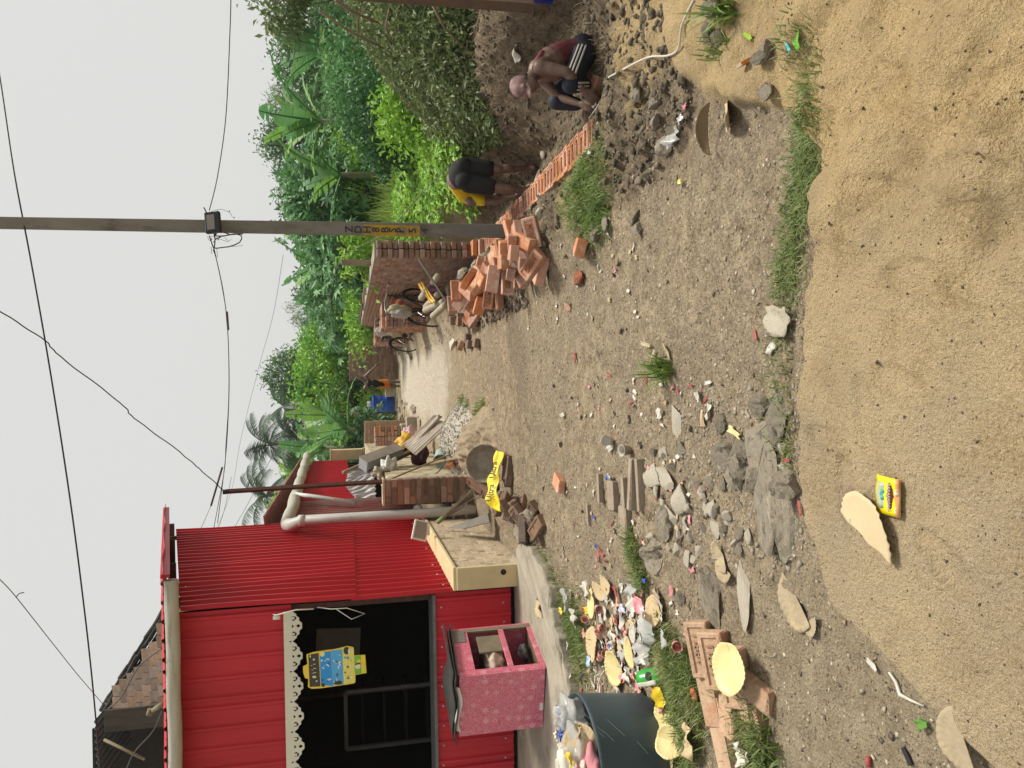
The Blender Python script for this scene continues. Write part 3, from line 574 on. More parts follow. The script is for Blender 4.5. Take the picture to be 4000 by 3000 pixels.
bx('sticker', (-.40, -.0015, .018), (-.33, .0005, .045), WHITE, 0)
# cloth bundle in the cabinet
def crumple(c, r, seed, n=22, m=14, amp=.25, flat=1.0):
    rs = np.random.default_rng(seed); ph = rs.random(12) * 6.28; fr = rs.uniform(2, 7, 12); mb = MB(); vs = []; c = Vector(c); r = r if isinstance(r, (tuple, list)) else (r, r, r)
    for i in range(m + 1):
        a = PI * i / m
        for k in range(n):
            b = 2 * PI * k / n; f = 1 + amp * (math.sin(fr[0] * a + ph[0] + 2 * math.sin(b + ph[1])) * .5 + math.sin(round(fr[2]) * b + ph[2] + 3 * math.sin(2 * a)) * .35 + math.sin(round(fr[3]) * b * 1 + fr[4] * a + ph[3]) * .3 + rs.uniform(-.18, .18))
            vs.append(c + Vector((r[0] * math.sin(a) * math.cos(b) * f, r[1] * math.sin(a) * math.sin(b) * f, r[2] * math.cos(a) * f * flat)))
    return mb.add(vs, [(i * n + k, (i + 1) * n + k, (i + 1) * n + (k + 1) % n, i * n + (k + 1) % n) for i in range(m) for k in range(n)])
CW = cabn.matrix_world
def cabw(x, y, z): return cabq + Matrix.Rotation(yaw, 3, 'Z') @ Vector((x, y, z))
tag(crumple(cabw(-.12, .3, .37), (.09, .16, .07), 5).build('cloth_bundle', pm('printed_cloth', (.55, .44, .34), (.45, .33, .25), scale=12, c3=(.16, .15, .22), c3f=.62, c3s=14), None, True), 'peach patterned cloth stuffed into the pink cabinet', 'cloth')
tag(crumple(cabw(-.14, .42, .09), (.06, .08, .04), 6).build('cloth_scrap', pm('grey_cloth', (.16, .15, .14), (.1, .09, .09)), None, True), 'dark grey rag on the bottom of the pink cabinet', 'rag')

# ---------------------------------------------------------------- old tiled house behind
old = thing('tiled_house', 'old clay-tiled house with blackened ridge rising behind the red kiosk', 'house', (-6, 14, 0))
TILE = pm('clay_tile', (.24, .15, .095), (.15, .10, .07), scale=10, bump=.3, rand=.35, sat=.3); TILEB = pm('black_tile', (.055, .05, .045), (.03, .028, .026), scale=10, rand=.3)
p0 = A(236, 1530, 14.6); p1 = A(405, 1262, 14.6); p2 = A(405, 1530, 13.2)
eu = (p2 - p0); ev = (p1 - p2); nn = ev.cross(eu).normalized(); nn = nn if nn.y < 0 else -nn
TMS = [chamfer_box(.19, .26, .02, .005, .004) for _ in range(3)]; TM = []
for bm in TMS: me = bpy.data.meshes.new('tile'); bm.to_mesh(me); bm.free(); me.materials.append(TILE); TM.append(me)
RM = brick_meshes(TILEB, 3, (.30, .20, .07), .02, .008, 'ridge_tile')
Ex = Vector((1, 0, 0)); Ez = eu.normalized() * -1; Ey = nn
rotm = Matrix((Ex - Ez * Ex.dot(Ez), Ez, Ey)).transposed(); 
bx_ = (Ex - Ez * Ex.dot(Ez)).normalized(); rotm = Matrix((bx_, Ey.cross(bx_), Ey)).transposed(); sl_ = eu.length
width = abs((p1 - p2).x)
for j in range(int(sl_ / .21)):
    f = (j + .5) * .21 / sl_; n = int(width * f / .2) + 1
    for i in range(n):
        q = p0 + eu * f + Vector((1, 0, 0)) * (i * .2 + (.1 if j % 2 else 0)) + nn * .03
        o = obj('tile', random.choice(TM), None, q); o.rotation_euler = (rotm @ Euler((R(7) + random.uniform(-.03, .03), random.uniform(-.04, .04), random.uniform(-.03, .03))).to_matrix()).to_euler(); par(o, old)
L_ = (p1 - p0).length
for k in range(int(L_ / .2)):
    for s in (0, 1):
        q = p0.lerp(p1, (k + .5) * .2 / L_) + Vector((0, .0 + .1 * s, .06 + .07 * s)); o = obj('ridge_tile', random.choice(RM), None, q, (random.uniform(-.1, .1), math.atan2(-(p1 - p0).z, (p1 - p0).x) + random.uniform(-.08, .08), random.uniform(-.1, .1))); par(o, old)
mb = MB(); mb.add([p0, p1, p2, p0 + Vector((0, 2.5, -.9)), p1 + Vector((0, 2.5, 0)), p2 + Vector((0, 2.5, 0))], [(0, 2, 1), (3, 4, 5), (0, 1, 4, 3), (1, 2, 5, 4), (2, 0, 3, 5)]); par(mb.build('roof_deck', DARK, None), old)
WOODK = pm('weathered_board', (.085, .075, .062), (.05, .045, .04), scale=4, rough=.9, bump=.4, stretch=(3, 3, .4))
mb = MB(); a = A(228, 1558, 13.6); b = A(400, 1558, 13.6); c = (a + b) / 2; mb.box(c + Vector((.07, 0, 0)), (.36, .05, (a - b).length + .02)); par(mb.build('gable_board', WOODK, None, bevel=.006), old)
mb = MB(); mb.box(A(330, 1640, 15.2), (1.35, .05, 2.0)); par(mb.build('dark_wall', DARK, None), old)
mb = MB(); q0, q1 = A(206, 1556, 13.9), A(214, 1700, 12.6)
mb.sheet(lambda u, v: q0.lerp(q1, u) + Vector((.0, 1.6 * v, -.0 - .05 * v + .022 * math.sin(u * 60))) , 80, 2); par(mb.build('corrugated_roof', pm('old_tin', (.06, .065, .07), (.035, .04, .045), rough=.6), None, solid=.01), old)
mb = MB(); mb.tube([A(225, 1598, 13.5), A(312, 1640, 13.2)], .025, 6); mb.tube([A(330, 1535, 13.4), A(352, 1520, 13.0)], .04, 8); mb.tube([A(326, 1532, 13.4), A(322, 1545, 13.4)], .05, 8); par(mb.build('pole_and_vent', pm('bamboo_dull', (.24, .2, .12), (.16, .13, .08)), None, True), old)
# ================================================================ BRICKWORK HELPERS
OLDBR = pm('old_brick', (.38, .225, .15), (.27, .16, .11), scale=16, bump=.5, bscale=70, rand=.30, sat=.35, c3=(.30, .25, .19), c3f=.62, c3s=7)
NEWBR = pm('new_brick', (.50, .215, .105), (.39, .155, .075), scale=14, bump=.45, bscale=80, rand=.26, sat=.3, c3=(.50, .34, .22), c3f=.58, c3s=9)
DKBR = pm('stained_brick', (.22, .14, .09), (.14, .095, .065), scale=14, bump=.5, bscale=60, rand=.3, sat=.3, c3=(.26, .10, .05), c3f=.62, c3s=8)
MORT = pm('mortar', (.34, .30, .235), (.24, .21, .165), scale=12, bump=.6, bscale=70)
DUSTBR = pm('dusty_brick', (.46, .31, .20), (.35, .23, .145), scale=10, bump=.8, bscale=50, rand=.15, c3=(.40, .19, .11), c3f=.6, c3s=7)
B_OLD = brick_meshes(OLDBR, 5); B_NEW = brick_meshes(NEWBR, 5); B_DK = brick_meshes(DKBR, 5, jit=.006); B_DUST = brick_meshes(DUSTBR, 3, (.25, .12, .075), .010, .009)
def text_mesh(s, size, ext, mat, name='lettering', sx=1.0):
    cu = bpy.data.curves.new(name, 'FONT'); cu.body = s; cu.size = size; cu.extrude = ext; cu.align_x = 'CENTER'; cu.align_y = 'CENTER'; cu.resolution_u = 2; cu.offset = size * .012
    me = bake(bpy.data.objects.new('tmp', cu)); me.materials.clear(); setm(me, mat); me.name = name
    if sx != 1: me.transform(Matrix.Scale(sx, 4, (1, 0, 0)))
    return me
def frog_brick(mat, sz=(.24, .115, .072)):       # brick with a recessed frog on its top face
    bm = chamfer_box(*sz, .006, .002); bm.faces.ensure_lookup_table(); f = max(bm.faces, key=lambda f: f.calc_center_median().z * 10 + f.calc_area())
    r = bmesh.ops.inset_region(bm, faces=[f], thickness=.021, depth=0); r = bmesh.ops.inset_region(bm, faces=[f], thickness=.006, depth=-.008)
    me = bpy.data.meshes.new('brick'); bm.to_mesh(me); bm.free(); me.materials.append(mat); return me
FROG_NEW = frog_brick(NEWBR); FROG_DK = frog_brick(DKBR); FROG_DUST = frog_brick(DUSTBR, (.25, .12, .075))
T_GBIM = text_mesh('GBIM', .066, .006, pm('shaded_letter_orange', (.33, .14, .07), (.26, .11, .055), scale=12), sx=.92); T_DK = text_mesh('SBI', .062, .005, DKBR); T_DUST = text_mesh('ABBU', .058, .007, pm('shaded_letter', (.34, .225, .14), (.26, .17, .11), scale=12))  # letter tone darkened: the shading of the relief is painted into the colour
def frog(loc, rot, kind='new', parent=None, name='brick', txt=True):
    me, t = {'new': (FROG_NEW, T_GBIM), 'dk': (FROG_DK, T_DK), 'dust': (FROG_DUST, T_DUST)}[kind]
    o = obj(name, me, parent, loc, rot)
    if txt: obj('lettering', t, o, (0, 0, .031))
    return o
def add_joined(name, meshes, mats_xf, mat, parent):    # many alike bricks joined into one 'stuff' part
    V = []; Fs = []; n = 0
    src = []
    for me in meshes:
        v = np.empty(len(me.vertices) * 3, np.float32); me.vertices.foreach_get('co', v); me.calc_loop_triangles(); t = np.empty(len(me.loop_triangles) * 3, np.int32); me.loop_triangles.foreach_get('vertices', t); src.append((v.reshape(-1, 3), t.reshape(-1, 3)))
    for i, (M, s) in enumerate(mats_xf):
        v, t = src[i % len(src)]; m = np.array(M.to_3x3()); V.append((v * s) @ m.T + np.array(M.translation)); Fs.append(t + n); n += len(v)
    o = obj(name, np_mesh(name, np.concatenate(V), np.concatenate(Fs), mat), parent); o['kind'] = 'stuff'; return o
def brick_wall(root, p0, ud, L, thick, z0, z1, meshes, mat, max_obj=300, tooth=False, face=-1, lean=0.0, both=False):
    """courses of bricks facing the side 'face' of direction ud; parts are separate bricks, the farthest beyond the limit are joined"""
    p0 = Vector(p0); ud = Vector(ud).normalized(); nd = Vector((ud.y, -ud.x, 0)) * face; ang = math.atan2(ud.y, ud.x); hs = .08; ls = .252; lst = []
    nc = int((z1 - z0) / hs)
    for j in range(nc):
        u = .0 if j % 2 else -.126
        if tooth: u = (-.06 if j % 2 else .0)
        first = True
        while u < L - .06:
            s = Vector((1, 1, 1)); bl = ls
            if u + ls > L + .01: bl = L - u; s.x = (bl - .012) / .24
            if tooth and first and j % 2 == 0: bl = ls / 2; s.x = .47
            if u < 0 and not tooth: bl = ls / 2; s.x = .47; u = 0
            c = p0 + ud * (u + bl / 2) + nd * (thick / 2 - .058 + random.uniform(-.005, .005)); c.z = z0 + j * hs + hs / 2 + random.uniform(-.002, .002)
            lst.append((c, ang + random.uniform(-.015, .015), s)); u += bl; first = False
        if tooth or both:                          # visible end: second leaf
            cc = p0 + ud * ((.0 if j % 2 else .06) + .0) - nd * (thick / 2 - .058); cc.z = z0 + j * hs + hs / 2; lst.append((cc + ud * .1, ang, Vector((1, 1, 1))))
    lst.sort(key=lambda t: (t[0] - Vector((0, 0, HC))).length)
    for c, a, s in lst[:max_obj]:
        o = obj('brick', random.choice(meshes), None, c, (0, 0, a), s); par(o, root)
    rest = lst[max_obj:]
    if rest: par(add_joined('brick_courses', meshes, [(Matrix.Translation(c) @ Matrix.Rotation(a, 4, 'Z'), np.array(s)) for c, a, s in rest], mat, None), root)
    mb = MB(); c = p0 + ud * (L / 2 + .05); c.z = (z0 + z0 + nc * hs) / 2; mb.box(c, (L - .12, thick - .02, nc * hs - .004), (0, 0, ang)); par(mb.build('mortar', MORT, None), root)
    return nc * hs + z0

# ---------------------------------------------------------------- brick pier by the plinth
pier = thing('brick_pier', 'square old brick pier with a rusty post on top', 'pier', (-1.4, 9.9, .05))
pa = A4(1502, 1873, 9.85); PW = .335; pzt = pa.z
for j in range(14):
    z = pzt - .04 - j * .079; lens = [.11, .225] if j % 2 else [.225, .11]
    if j % 3 == 2: lens = [.335]
    x = pa.x
    for l in lens:
        x -= l; o = obj('brick', random.choice(B_DK if random.random() < .55 else B_OLD), None, (x + l / 2, 9.9, z), (random.uniform(-.01, .01), 0, random.uniform(-.02, .02)), ((l - .012) / .24, 1, 1)); par(o, pier)
o = obj('lettering', text_mesh('TRBI', .07, .004, OLDBR), None, (pa.x - .2, 9.84, pzt - .04 - 5 * .079), (PI / 2, 0, 0)); par(o, pier)
mb = MB(); mb.box((pa.x - PW / 2 - .005, 9.99, pzt - .56), (PW - .02, .26, 1.1)); par(mb.build('mortar', MORT, None), pier); mb = MB(); mb.box((pa.x - PW / 2, 9.98, pzt + .012), (PW + .01, .3, .03)); par(mb.build('cap', MOSSY, None, bevel=.008), pier)
# rusty angle post rising from it
post = thing('rusty_post', 'tall thin rusty steel post standing on the brick pier', 'post', A(832, 1040, 9.9)); mb = MB(); tp = A(487, 1062, 9.9) - post.location
mb.tube([(0, 0, 0), tp * .5, tp], [.03, .03, .03], 4); mb.build('post', RUST, post); mb = MB(); mb.box(tp + Vector((0, -.02, .0)), (.05, .07, .05)); mb.build('insulator', BLACKP, post)
# low mossy wall receding behind the pier
mw = thing('mossy_wall', 'low mossy plastered wall running back behind the brick pier', 'wall', (-1.4, 14, 0)); mb = MB()
def mwf(u, v): y = 10.05 + 9.9 * u; return Vector((-1.24 - .02 * (y - 10) + .01 * math.sin(9 * y) * math.sin(8 * v), y, .0 + (1.08 + .012 * (y - 10)) * v))
mb.sheet(mwf, 40, 6); mb.sheet(lambda u, v: mwf(u, 1) + Vector((-.3 * v, 0, 0)), 40, 1); mb.sheet(lambda u, v: mwf(u, v) + Vector((-.3, 0, 0)), 40, 2); par(mb.build('plastered_face', MOSSY, None, True), mw)

# ---------------------------------------------------------------- building clutter behind and beside the pier
TARP = pm('white_tarp', (.62, .63, .63), (.5, .51, .52), scale=5, rough=.45, bump=.35, bscale=12, trans=.2)
def drape(cs, nu, nv, amp, seed, fr=5):
    a, b, c, d = [Vector(q) for q in cs]; rs = random.Random(seed); p = [rs.random() * 6 for _ in range(5)]
    def f(u, v):
        q = a.lerp(b, u).lerp(d.lerp(c, u), v); w = math.sin(fr * 6.28 * u + p[0] + 2 * v + 1.3 * math.sin(5 * v + p[1])) * .6 + math.sin(fr * 15 * u + p[2] + 5 * v) * .25 + math.sin(9 * v + p[3] + 4 * u) * .3
        return q + Vector((amp * .3 * w, -amp * w, amp * .25 * math.sin(fr * 9 * u + p[4])))
    mb = MB(); mb.sheet(f, nu, nv); return mb
tag(drape([A(745, 1048, 12.0), A(768, 1076, 11.6), A(812, 1075, 11.5), A(808, 1012, 12.3)], 30, 14, .05, 3).build('white_tarp', TARP, None, True), 'creased white tarpaulin hung under the red lean-to', 'tarpaulin')
tag(drape([A(753, 1013, 12.4), A(746, 1046, 12.1), A(800, 1030, 12.1), A(806, 1003, 12.4)], 20, 10, .04, 8).build('white_tarp', TARP, None, True), 'white sheet flap hanging left of the grey crate', 'tarpaulin')
gb = thing('grey_crate', 'long tilted grey metal crate lying on dark beams', 'crate', A4(1490, 1790, 12.4))
c0, c1 = A4(1428, 1812, 12.2), A4(1560, 1762, 12.6); ax = (c1 - c0).normalized(); sy_ = Vector((.45, .9, 0)); sy_ = (sy_ - ax * sy_.dot(ax)).normalized(); sz_ = ax.cross(sy_); rm = Matrix((ax, sy_, sz_)).transposed()
mb = MB(); mb.box((0, 0, 0), ((c1 - c0).length + .05, .2, .19), rm); mb.build('body', pm('grey_paint', (.33, .35, .34), (.27, .29, .285), scale=3, rough=.5), gb, bevel=.006); mb = MB(); mb.box(rm @ Vector((.0, 0, .101)), ((c1 - c0).length + .06, .21, .012), rm); mb.build('lid', pm('brown_lid', (.27, .23, .19), (.2, .17, .14)), gb)
mb = MB(); mb.box(rm @ Vector((0, 0, 0)), (.012, .206, .196), rm); mb.build('seam', pm('brown_lid', (.2, .2, .2)), gb)
BAMB = pm('bamboo', (.30, .22, .12), (.2, .145, .085), scale=8, rough=.7, stretch=(4, 4, 1)); STEEL = pm('dark_steel', (.05, .042, .038), (.03, .026, .024), rough=.7)
def rod(name, label, cat, a, b, r, mat, n=8, group=None, sag=0.0):
    mb = MB(); a = Vector(a); b = Vector(b); pts = [a.lerp(b, i / 8) + Vector((0, 0, -sag * 4 * (i / 8) * (1 - i / 8))) for i in range(9)]
    return tag(mb.tube(pts, r, n).build(name, mat, None, True), label, cat, group)
rod('steel_beam', 'dark steel beam under the left edge of the grey crate', 'beam', A4(1438, 1838, 12.0), A4(1608, 1768, 12.4), .03, STEEL, 6); rod('steel_beam', 'dark steel beam between the grey crate and the asbestos sheets', 'beam', A4(1440, 1832, 12.3), A4(1590, 1752, 12.7), .03, STEEL, 6)
rod('bamboo_pole', 'short bamboo pole end sticking up left of the grey crate', 'pole', A4(1340, 1847, 12.2), A4(1420, 1812, 12.4), .03, BAMB)
rod('bamboo_pole', 'long thin bamboo cane leaning from the pier top to the gravel', 'pole', A4(1526, 1871, 9.95), A4(1803, 1757, 10.6), .012, BAMB); rod('bamboo_pole', 'thick short bamboo pole lying on the gravel left of the fallen brick', 'pole', A4(1684, 1810, 10.7), A4(1806, 1786, 10.1), .022, BAMB); rod('bamboo_pole', 'bamboo pole lying across the mud heap towards the path', 'pole', A4(1741, 1727, 11.0), A4(1866, 1632, 10.2), .022, BAMB)
SACK = pm('white_sack', (.60, .59, .55), (.5, .49, .45), scale=9, rough=.6, bump=.3); SACKY = pm('yellow_sack', (.62, .38, .04), (.5, .3, .04), rough=.5, c3=(.5, .08, .06), c3f=.64, c3s=8)
tag(crumple(A4(1520, 1830, 11.9), (.17, .12, .11), 21, amp=.4).build('white_sack', SACK, None, True), 'crumpled white cement sack on the mossy wall by the rusty post', 'sack')
tag(crumple(A4(1485, 1845, 11.6), (.09, .09, .1), 22, amp=.5).build('rag_bundle', pm('spotted_cloth', (.45, .41, .33), (.2, .17, .13), scale=18), None, True), 'small spotted rag bundle under the white sack', 'rag')
tag(crumple(A4(1580, 1735, 14.5), (.2, .2, .16), 23, amp=.4).build('yellow_sack', SACKY, None, True), 'crumpled yellow and red sack behind the grey crate', 'sack')
tag(crumple(A4(1600, 1705, 15.5), (.2, .16, .14), 24, amp=.4).build('pink_bundle', pm('pink_print', (.55, .42, .42), (.45, .22, .28), scale=14), None, True), 'pale pink patterned bundle on the pale slab edge', 'bundle')
tag(crumple(A4(1640, 1775, 12.6), (.25, .18, .12), 25, amp=.35).build('shade_filler', pm('maroon_shade', (.09, .03, .03), (.04, .02, .02)), None, True), 'dark maroon lump standing in for the shade under the asbestos sheets', 'bundle')  # dark lump stands in for the black shade beneath the sheets
ASB = pm('asbestos', (.50, .45, .38), (.38, .33, .27), scale=4, bump=.3, c3=(.26, .14, .09), c3f=.58, c3s=3)
def corr_sheet(nm, label, c4, Y4, seed, lift=0, nw=7):
    q = [A4(x, y, Y) for (x, y), Y in zip(c4, Y4)]
    n = (q[1] - q[0]).cross(q[3] - q[0]).normalized(); n = n if n.y < 0 else -n
    mb = MB(); mb.sheet(lambda u, v: q[0].lerp(q[1], u).lerp(q[3].lerp(q[2], u), v) + n * (.028 * math.sin(v * nw * 6.283) + lift), 8, nw * 8); return tag(mb.build(nm, ASB, None, True, solid=.012), label, 'sheet', 'leaning asbestos sheets')
zc = lambda zx, zy: (1250 + zx * .2712, 1600 + zy * .2712)
corr_sheet('asbestos_sheet', 'front corrugated asbestos sheet propped above the tyres', [zc(1205, 510), zc(1700, 150), zc(1850, 200), zc(1370, 650)], [12.2, 11.6, 11.2, 11.7], 1)
corr_sheet('asbestos_sheet', 'rear corrugated asbestos sheet leaning behind the propped one', [zc(1330, 400), zc(1650, 85), zc(1745, 95), zc(1420, 470)], [12.4, 11.9, 11.8, 12.2], 2, 0, 4)
mb = MB(); a, b = A4(*zc(1345, 510), 12.0), A4(*zc(1740, 100), 11.4); ax = (b - a).normalized(); s2 = Vector((0, 1, .3)); s2 = (s2 - ax * s2.dot(ax)).normalized(); mb.box((a + b) / 2 + Vector((0, -.03, .03)), ((b - a).length, .07, .035), Matrix((ax, s2, ax.cross(s2))).transposed()); tag(mb.build('timber_batten', pm('grey_timber', (.34, .29, .23), (.24, .2, .16), scale=6, stretch=(1, 6, 6)), None), 'weathered timber batten lying along the asbestos sheet', 'timber')
def tyre(c, R_, r_, rot, lab):
    mb = MB(); M = Euler(rot).to_matrix(); pr = [(R_ + r_ * math.cos(a), r_ * 1.1 * math.sin(a)) for a in [2 * PI * k / 10 for k in range(11)]]; mb.lathe(pr, 24, c, M=M); return tag(mb.build('old_tyre', pm('rubber', (.025, .024, .023), (.04, .038, .036), rough=.8), None, True), lab, 'tyre')
bk_ = thing('pale_bucket', 'pale blue plastic bucket lying beside the gravel', 'bucket', A4(1725, 1770, 11.0), (R(80), R(10), R(-30))); mb = MB(); mb.lathe([(0, 0), (.085, 0), (.11, .2), (.115, .2), (.118, .21), (.105, .21), (.08, .01)], 20); mb.build('body', pm('pale_blue_plastic', (.42, .5, .46), (.36, .44, .41), rough=.5), bk_, True); mb = MB(); mb.tube([(.11 * math.cos(t), .0 + .02, .2 + .11 * math.sin(t)) for t in [PI * i / 10 for i in range(11)]], .004, 5); mb.build('handle', STEEL, bk_, True)
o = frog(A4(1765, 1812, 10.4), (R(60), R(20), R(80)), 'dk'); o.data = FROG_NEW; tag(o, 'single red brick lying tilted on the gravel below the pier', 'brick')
lg = thing('log_stump', 'grey sawn log stump standing on the gravel', 'log', A4(1812, 1700, 11.2), (0, R(-8), 0)); mb = MB(); mb.tube([(0, 0, -.04), (0.01, 0, .1), (.02, 0, .22), (.02, 0, .29)], [.10, .105, .10, .098], 14); mb.build('bark', pm('grey_bark', (.26, .22, .16), (.16, .13, .1), scale=9, bump=.8, stretch=(3, 3, .5)), lg, True); mb = MB(); mb.tube([(.02, 0, .288), (.02, 0, .294)], .09, 14); mb.build('sawn_face', pm('sawn_wood', (.38, .32, .23), (.3, .25, .18)), lg)
# aggregate and mud heaps
def heap_mesh(c, rx, ry, h, seed, n=46, rough=.25):
    x = np.linspace(-1, 1, n); U, Vv = np.meshgrid(x, x); r = np.sqrt(U ** 2 + Vv ** 2); z = h * np.clip(1 - r ** 1.5, 0, None) * (1 + rough * 2 * (fbm(U * 4 + seed, Vv * 4, 4, seed) - .5)) + (fbm(U * 14, Vv * 14, 3, seed + 3) - .5) * h * .25
    z = np.where(r > .97, -.12, z); i = np.arange(n * n).reshape(n, n); q = np.stack([i[:-1, :-1], i[:-1, 1:], i[1:, 1:], i[1:, :-1]], -1).reshape(-1, 4)
    return np.stack([c[0] + U * rx, c[1] + Vv * ry, c[2] + z], -1).reshape(-1, 3), q
MUD = pm('mud_heap', (.34, .27, .175), (.22, .17, .11), scale=14, bump=.9, bscale=60, c3=(.15, .12, .085), c3f=.6, c3s=6)
hc = G4(1880, 1740); hc.z -= .03
V_, F_ = heap_mesh((-.78, 8.95, .0), .55, .85, .34, 3, 70, .6); tag(obj('mud_heap', np_mesh('mud_heap', V_, F_, MUD, True)), 'lumpy brown mud heap behind the leaning cement pan', 'heap')
GRAV = pm('gravel', (.34, .31, .25), (.22, .2, .165), scale=20, rough=.8, rand=.4)
V_, F_ = heap_mesh((-.85, 10.9, -.02), .65, 1.3, .36, 5); Vc = V_; tag(obj('gravel_bed', np_mesh('gravel_bed', V_, F_, GRAV, True)), 'bed under the loose gravel behind the mud heap', 'heap')
def pebbles(name, P, smin, smax, mat, label, seed=1, flat=.6):   # many small stones joined as one mass
    rs = np.random.default_rng(seed); b = np.array([(1, 0, 0), (-1, 0, 0), (0, 1, 0), (0, -1, 0), (0, 0, 1), (0, 0, -1), (.7, .7, .3), (-.7, .6, -.2)], float)[:6]; f = np.array([(0, 2, 4), (2, 1, 4), (1, 3, 4), (3, 0, 4), (2, 0, 5), (1, 2, 5), (3, 1, 5), (0, 3, 5)])
    n = len(P); s = rs.uniform(smin, smax, (n, 1, 1)) * rs.uniform(.6, 1.3, (n, 1, 3)); v = b[None] * rs.uniform(.7, 1.3, (n, 6, 1)); a = rs.random(n) * 6.28; t = rs.uniform(-.6, .6, n)
    ca, sa = np.cos(a)[:, None], np.sin(a)[:, None]; v = v * s; v[..., 2] *= flat; x = v[..., 0] * ca - v[..., 1] * sa; y = v[..., 0] * sa + v[..., 1] * ca; z = v[..., 2] + x * np.sin(t)[:, None] * .4
    V = np.stack([x, y, z], -1) + P[:, None, :]; Fq = (f[None] + (np.arange(n) * 6)[:, None, None]).reshape(-1, 3)
    o = obj(name, np_mesh(name, V.reshape(-1, 3), Fq, mat)); return tag(o, label, None, None, 'stuff')
sel = RNG.choice(len(Vc), 4500); P_ = Vc[sel] + RNG.normal(0, .018, (4500, 3)) * np.array([1, 1, .3]); P_[:, 2] += .004
pebbles('gravel_stones', P_[P_[:, 2] > .01], .008, .019, pm('gravel_stone', (.40, .37, .31), (.24, .22, .18), scale=9, rough=.85), 'loose grey gravel spread behind the mud heap')

# the cement pan
bs = thing('cement_pan', 'round mortar-caked steel pan leaning against the mud heap', 'pan', A4(1950, 1811, 8.0)); M_ = Euler((R(66), R(-6), R(4))).to_matrix(); cc = A4(1893, 1811, 7.95) - bs.location
pr = [(0, -.10), (.10, -.10), (.15, -.07), (.185, -.015), (.195, 0), (.203, .004), (.205, -.003), (.192, -.02), (.155, -.08), (.1, -.112), (0, -.112)]
mb = MB(); mb.lathe([(r * (1 + .0 * i), z) for i, (r, z) in enumerate(pr)], 40, cc, M=M_)
for i, v in enumerate(mb.v): mb.v[i] = tuple(Vector(v) + Vector((.004 * math.sin(i * 1.7), 0, .004 * math.sin(i * 2.3))))
mb.build('bowl', pm('caked_mortar', (.30, .265, .2), (.2, .17, .13), scale=9, bump=.8, bscale=40, c3=(.28, .245, .18), c3f=.6, c3s=6), bs, True); mb = MB(); mb.lathe([(0, -.088), (.07, -.09), (.12, -.083), (.13, -.08)], 24, cc + M_ @ Vector((.02, -.01, 0)), M=M_); mb.build('caked_mortar', pm('caked_pale', (.30, .265, .2), (.2, .17, .13), scale=12, bump=.8), bs, True)
# heap of old bricks under a yellow bag
def pile_at(i, lift):
    t = random.random(); x4 = 1905 + 185 * t + random.uniform(-35, 35); y4 = 1885 + 175 * t + random.uniform(-45, 40)
    return G4(x4, y4, .035 + lift)
for i in range(30):
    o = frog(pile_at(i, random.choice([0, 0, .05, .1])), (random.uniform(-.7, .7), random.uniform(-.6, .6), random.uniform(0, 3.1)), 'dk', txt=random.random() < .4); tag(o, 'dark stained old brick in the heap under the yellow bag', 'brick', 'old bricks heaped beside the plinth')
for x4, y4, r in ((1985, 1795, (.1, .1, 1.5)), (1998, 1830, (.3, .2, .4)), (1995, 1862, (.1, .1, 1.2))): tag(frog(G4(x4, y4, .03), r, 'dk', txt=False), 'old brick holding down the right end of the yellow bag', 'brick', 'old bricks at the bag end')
def rock_mesh(seed, mat, n=2, jag=.35):
    bm = bmesh.new(); bmesh.ops.create_icosphere(bm, subdivisions=n, radius=1); rs = random.Random(seed); ph = [Vector((rs.uniform(-1, 1), rs.uniform(-1, 1), rs.uniform(-1, 1))).normalized() for _ in range(15)]; dd = [rs.uniform(.42, .85) for _ in ph]
    for v in bm.verts:
        for p, d in zip(ph, dd):
            k = v.co.dot(p)
            if k > d: v.co -= p * (k - d)
        v.co *= 1 + rs.uniform(-.06, .06) * jag * 2
    me = bpy.data.meshes.new('rock'); bm.to_mesh(me); bm.free(); me.materials.append(mat); return me
ROCK = pm('rubble', (.44, .38, .285), (.29, .245, .18), scale=7, bump=1.0, bscale=45, rand=.2, c3=(.13, .11, .085), c3f=.6, c3s=4); RM_ = [rock_mesh(s, ROCK, 3) for s in range(5)]
def rock(p, s, lab, rot=None, cat='rubble', grp=None, me=None): o = obj('rubble_stone', me or random.choice(RM_), None, p, rot or (random.uniform(-.4, .4), random.uniform(-.4, .4), random.random() * 6), s if isinstance(s, (tuple, list)) else (s, s, s * .7)); return tag(o, lab, cat, grp)
rock(G4(2060, 2080, .05), (.17, .09, .08), 'large pale chunk of broken concrete at the foot of the old brick heap', (0, .2, .9)); rock(G4(2040, 1960, .04), (.08, .07, .06), 'fist-sized grey stone right of the old brick heap'); rock(G4(2075, 2040, .03), (.1, .06, .05), 'flat pale stone below the old brick heap')
for i in range(16): p_ = pile_at(i, random.choice([0, .03])); rock(p_, (random.uniform(.05, .1), random.uniform(.04, .07), random.uniform(.03, .06)), 'grey broken lump mixed into the old brick heap', grp='lumps in the old brick heap')
yb = thing('yellow_bag', 'flattened bright yellow printed bag lying over the old bricks', 'bag', A4(1935, 1880, 7.5)); qa = [A4(*p, Y) - yb.location for p, Y in (((1948, 1758), 7.62), ((1972, 1766), 7.5), ((1958, 2000), 7.25), ((1905, 1985), 7.4))]
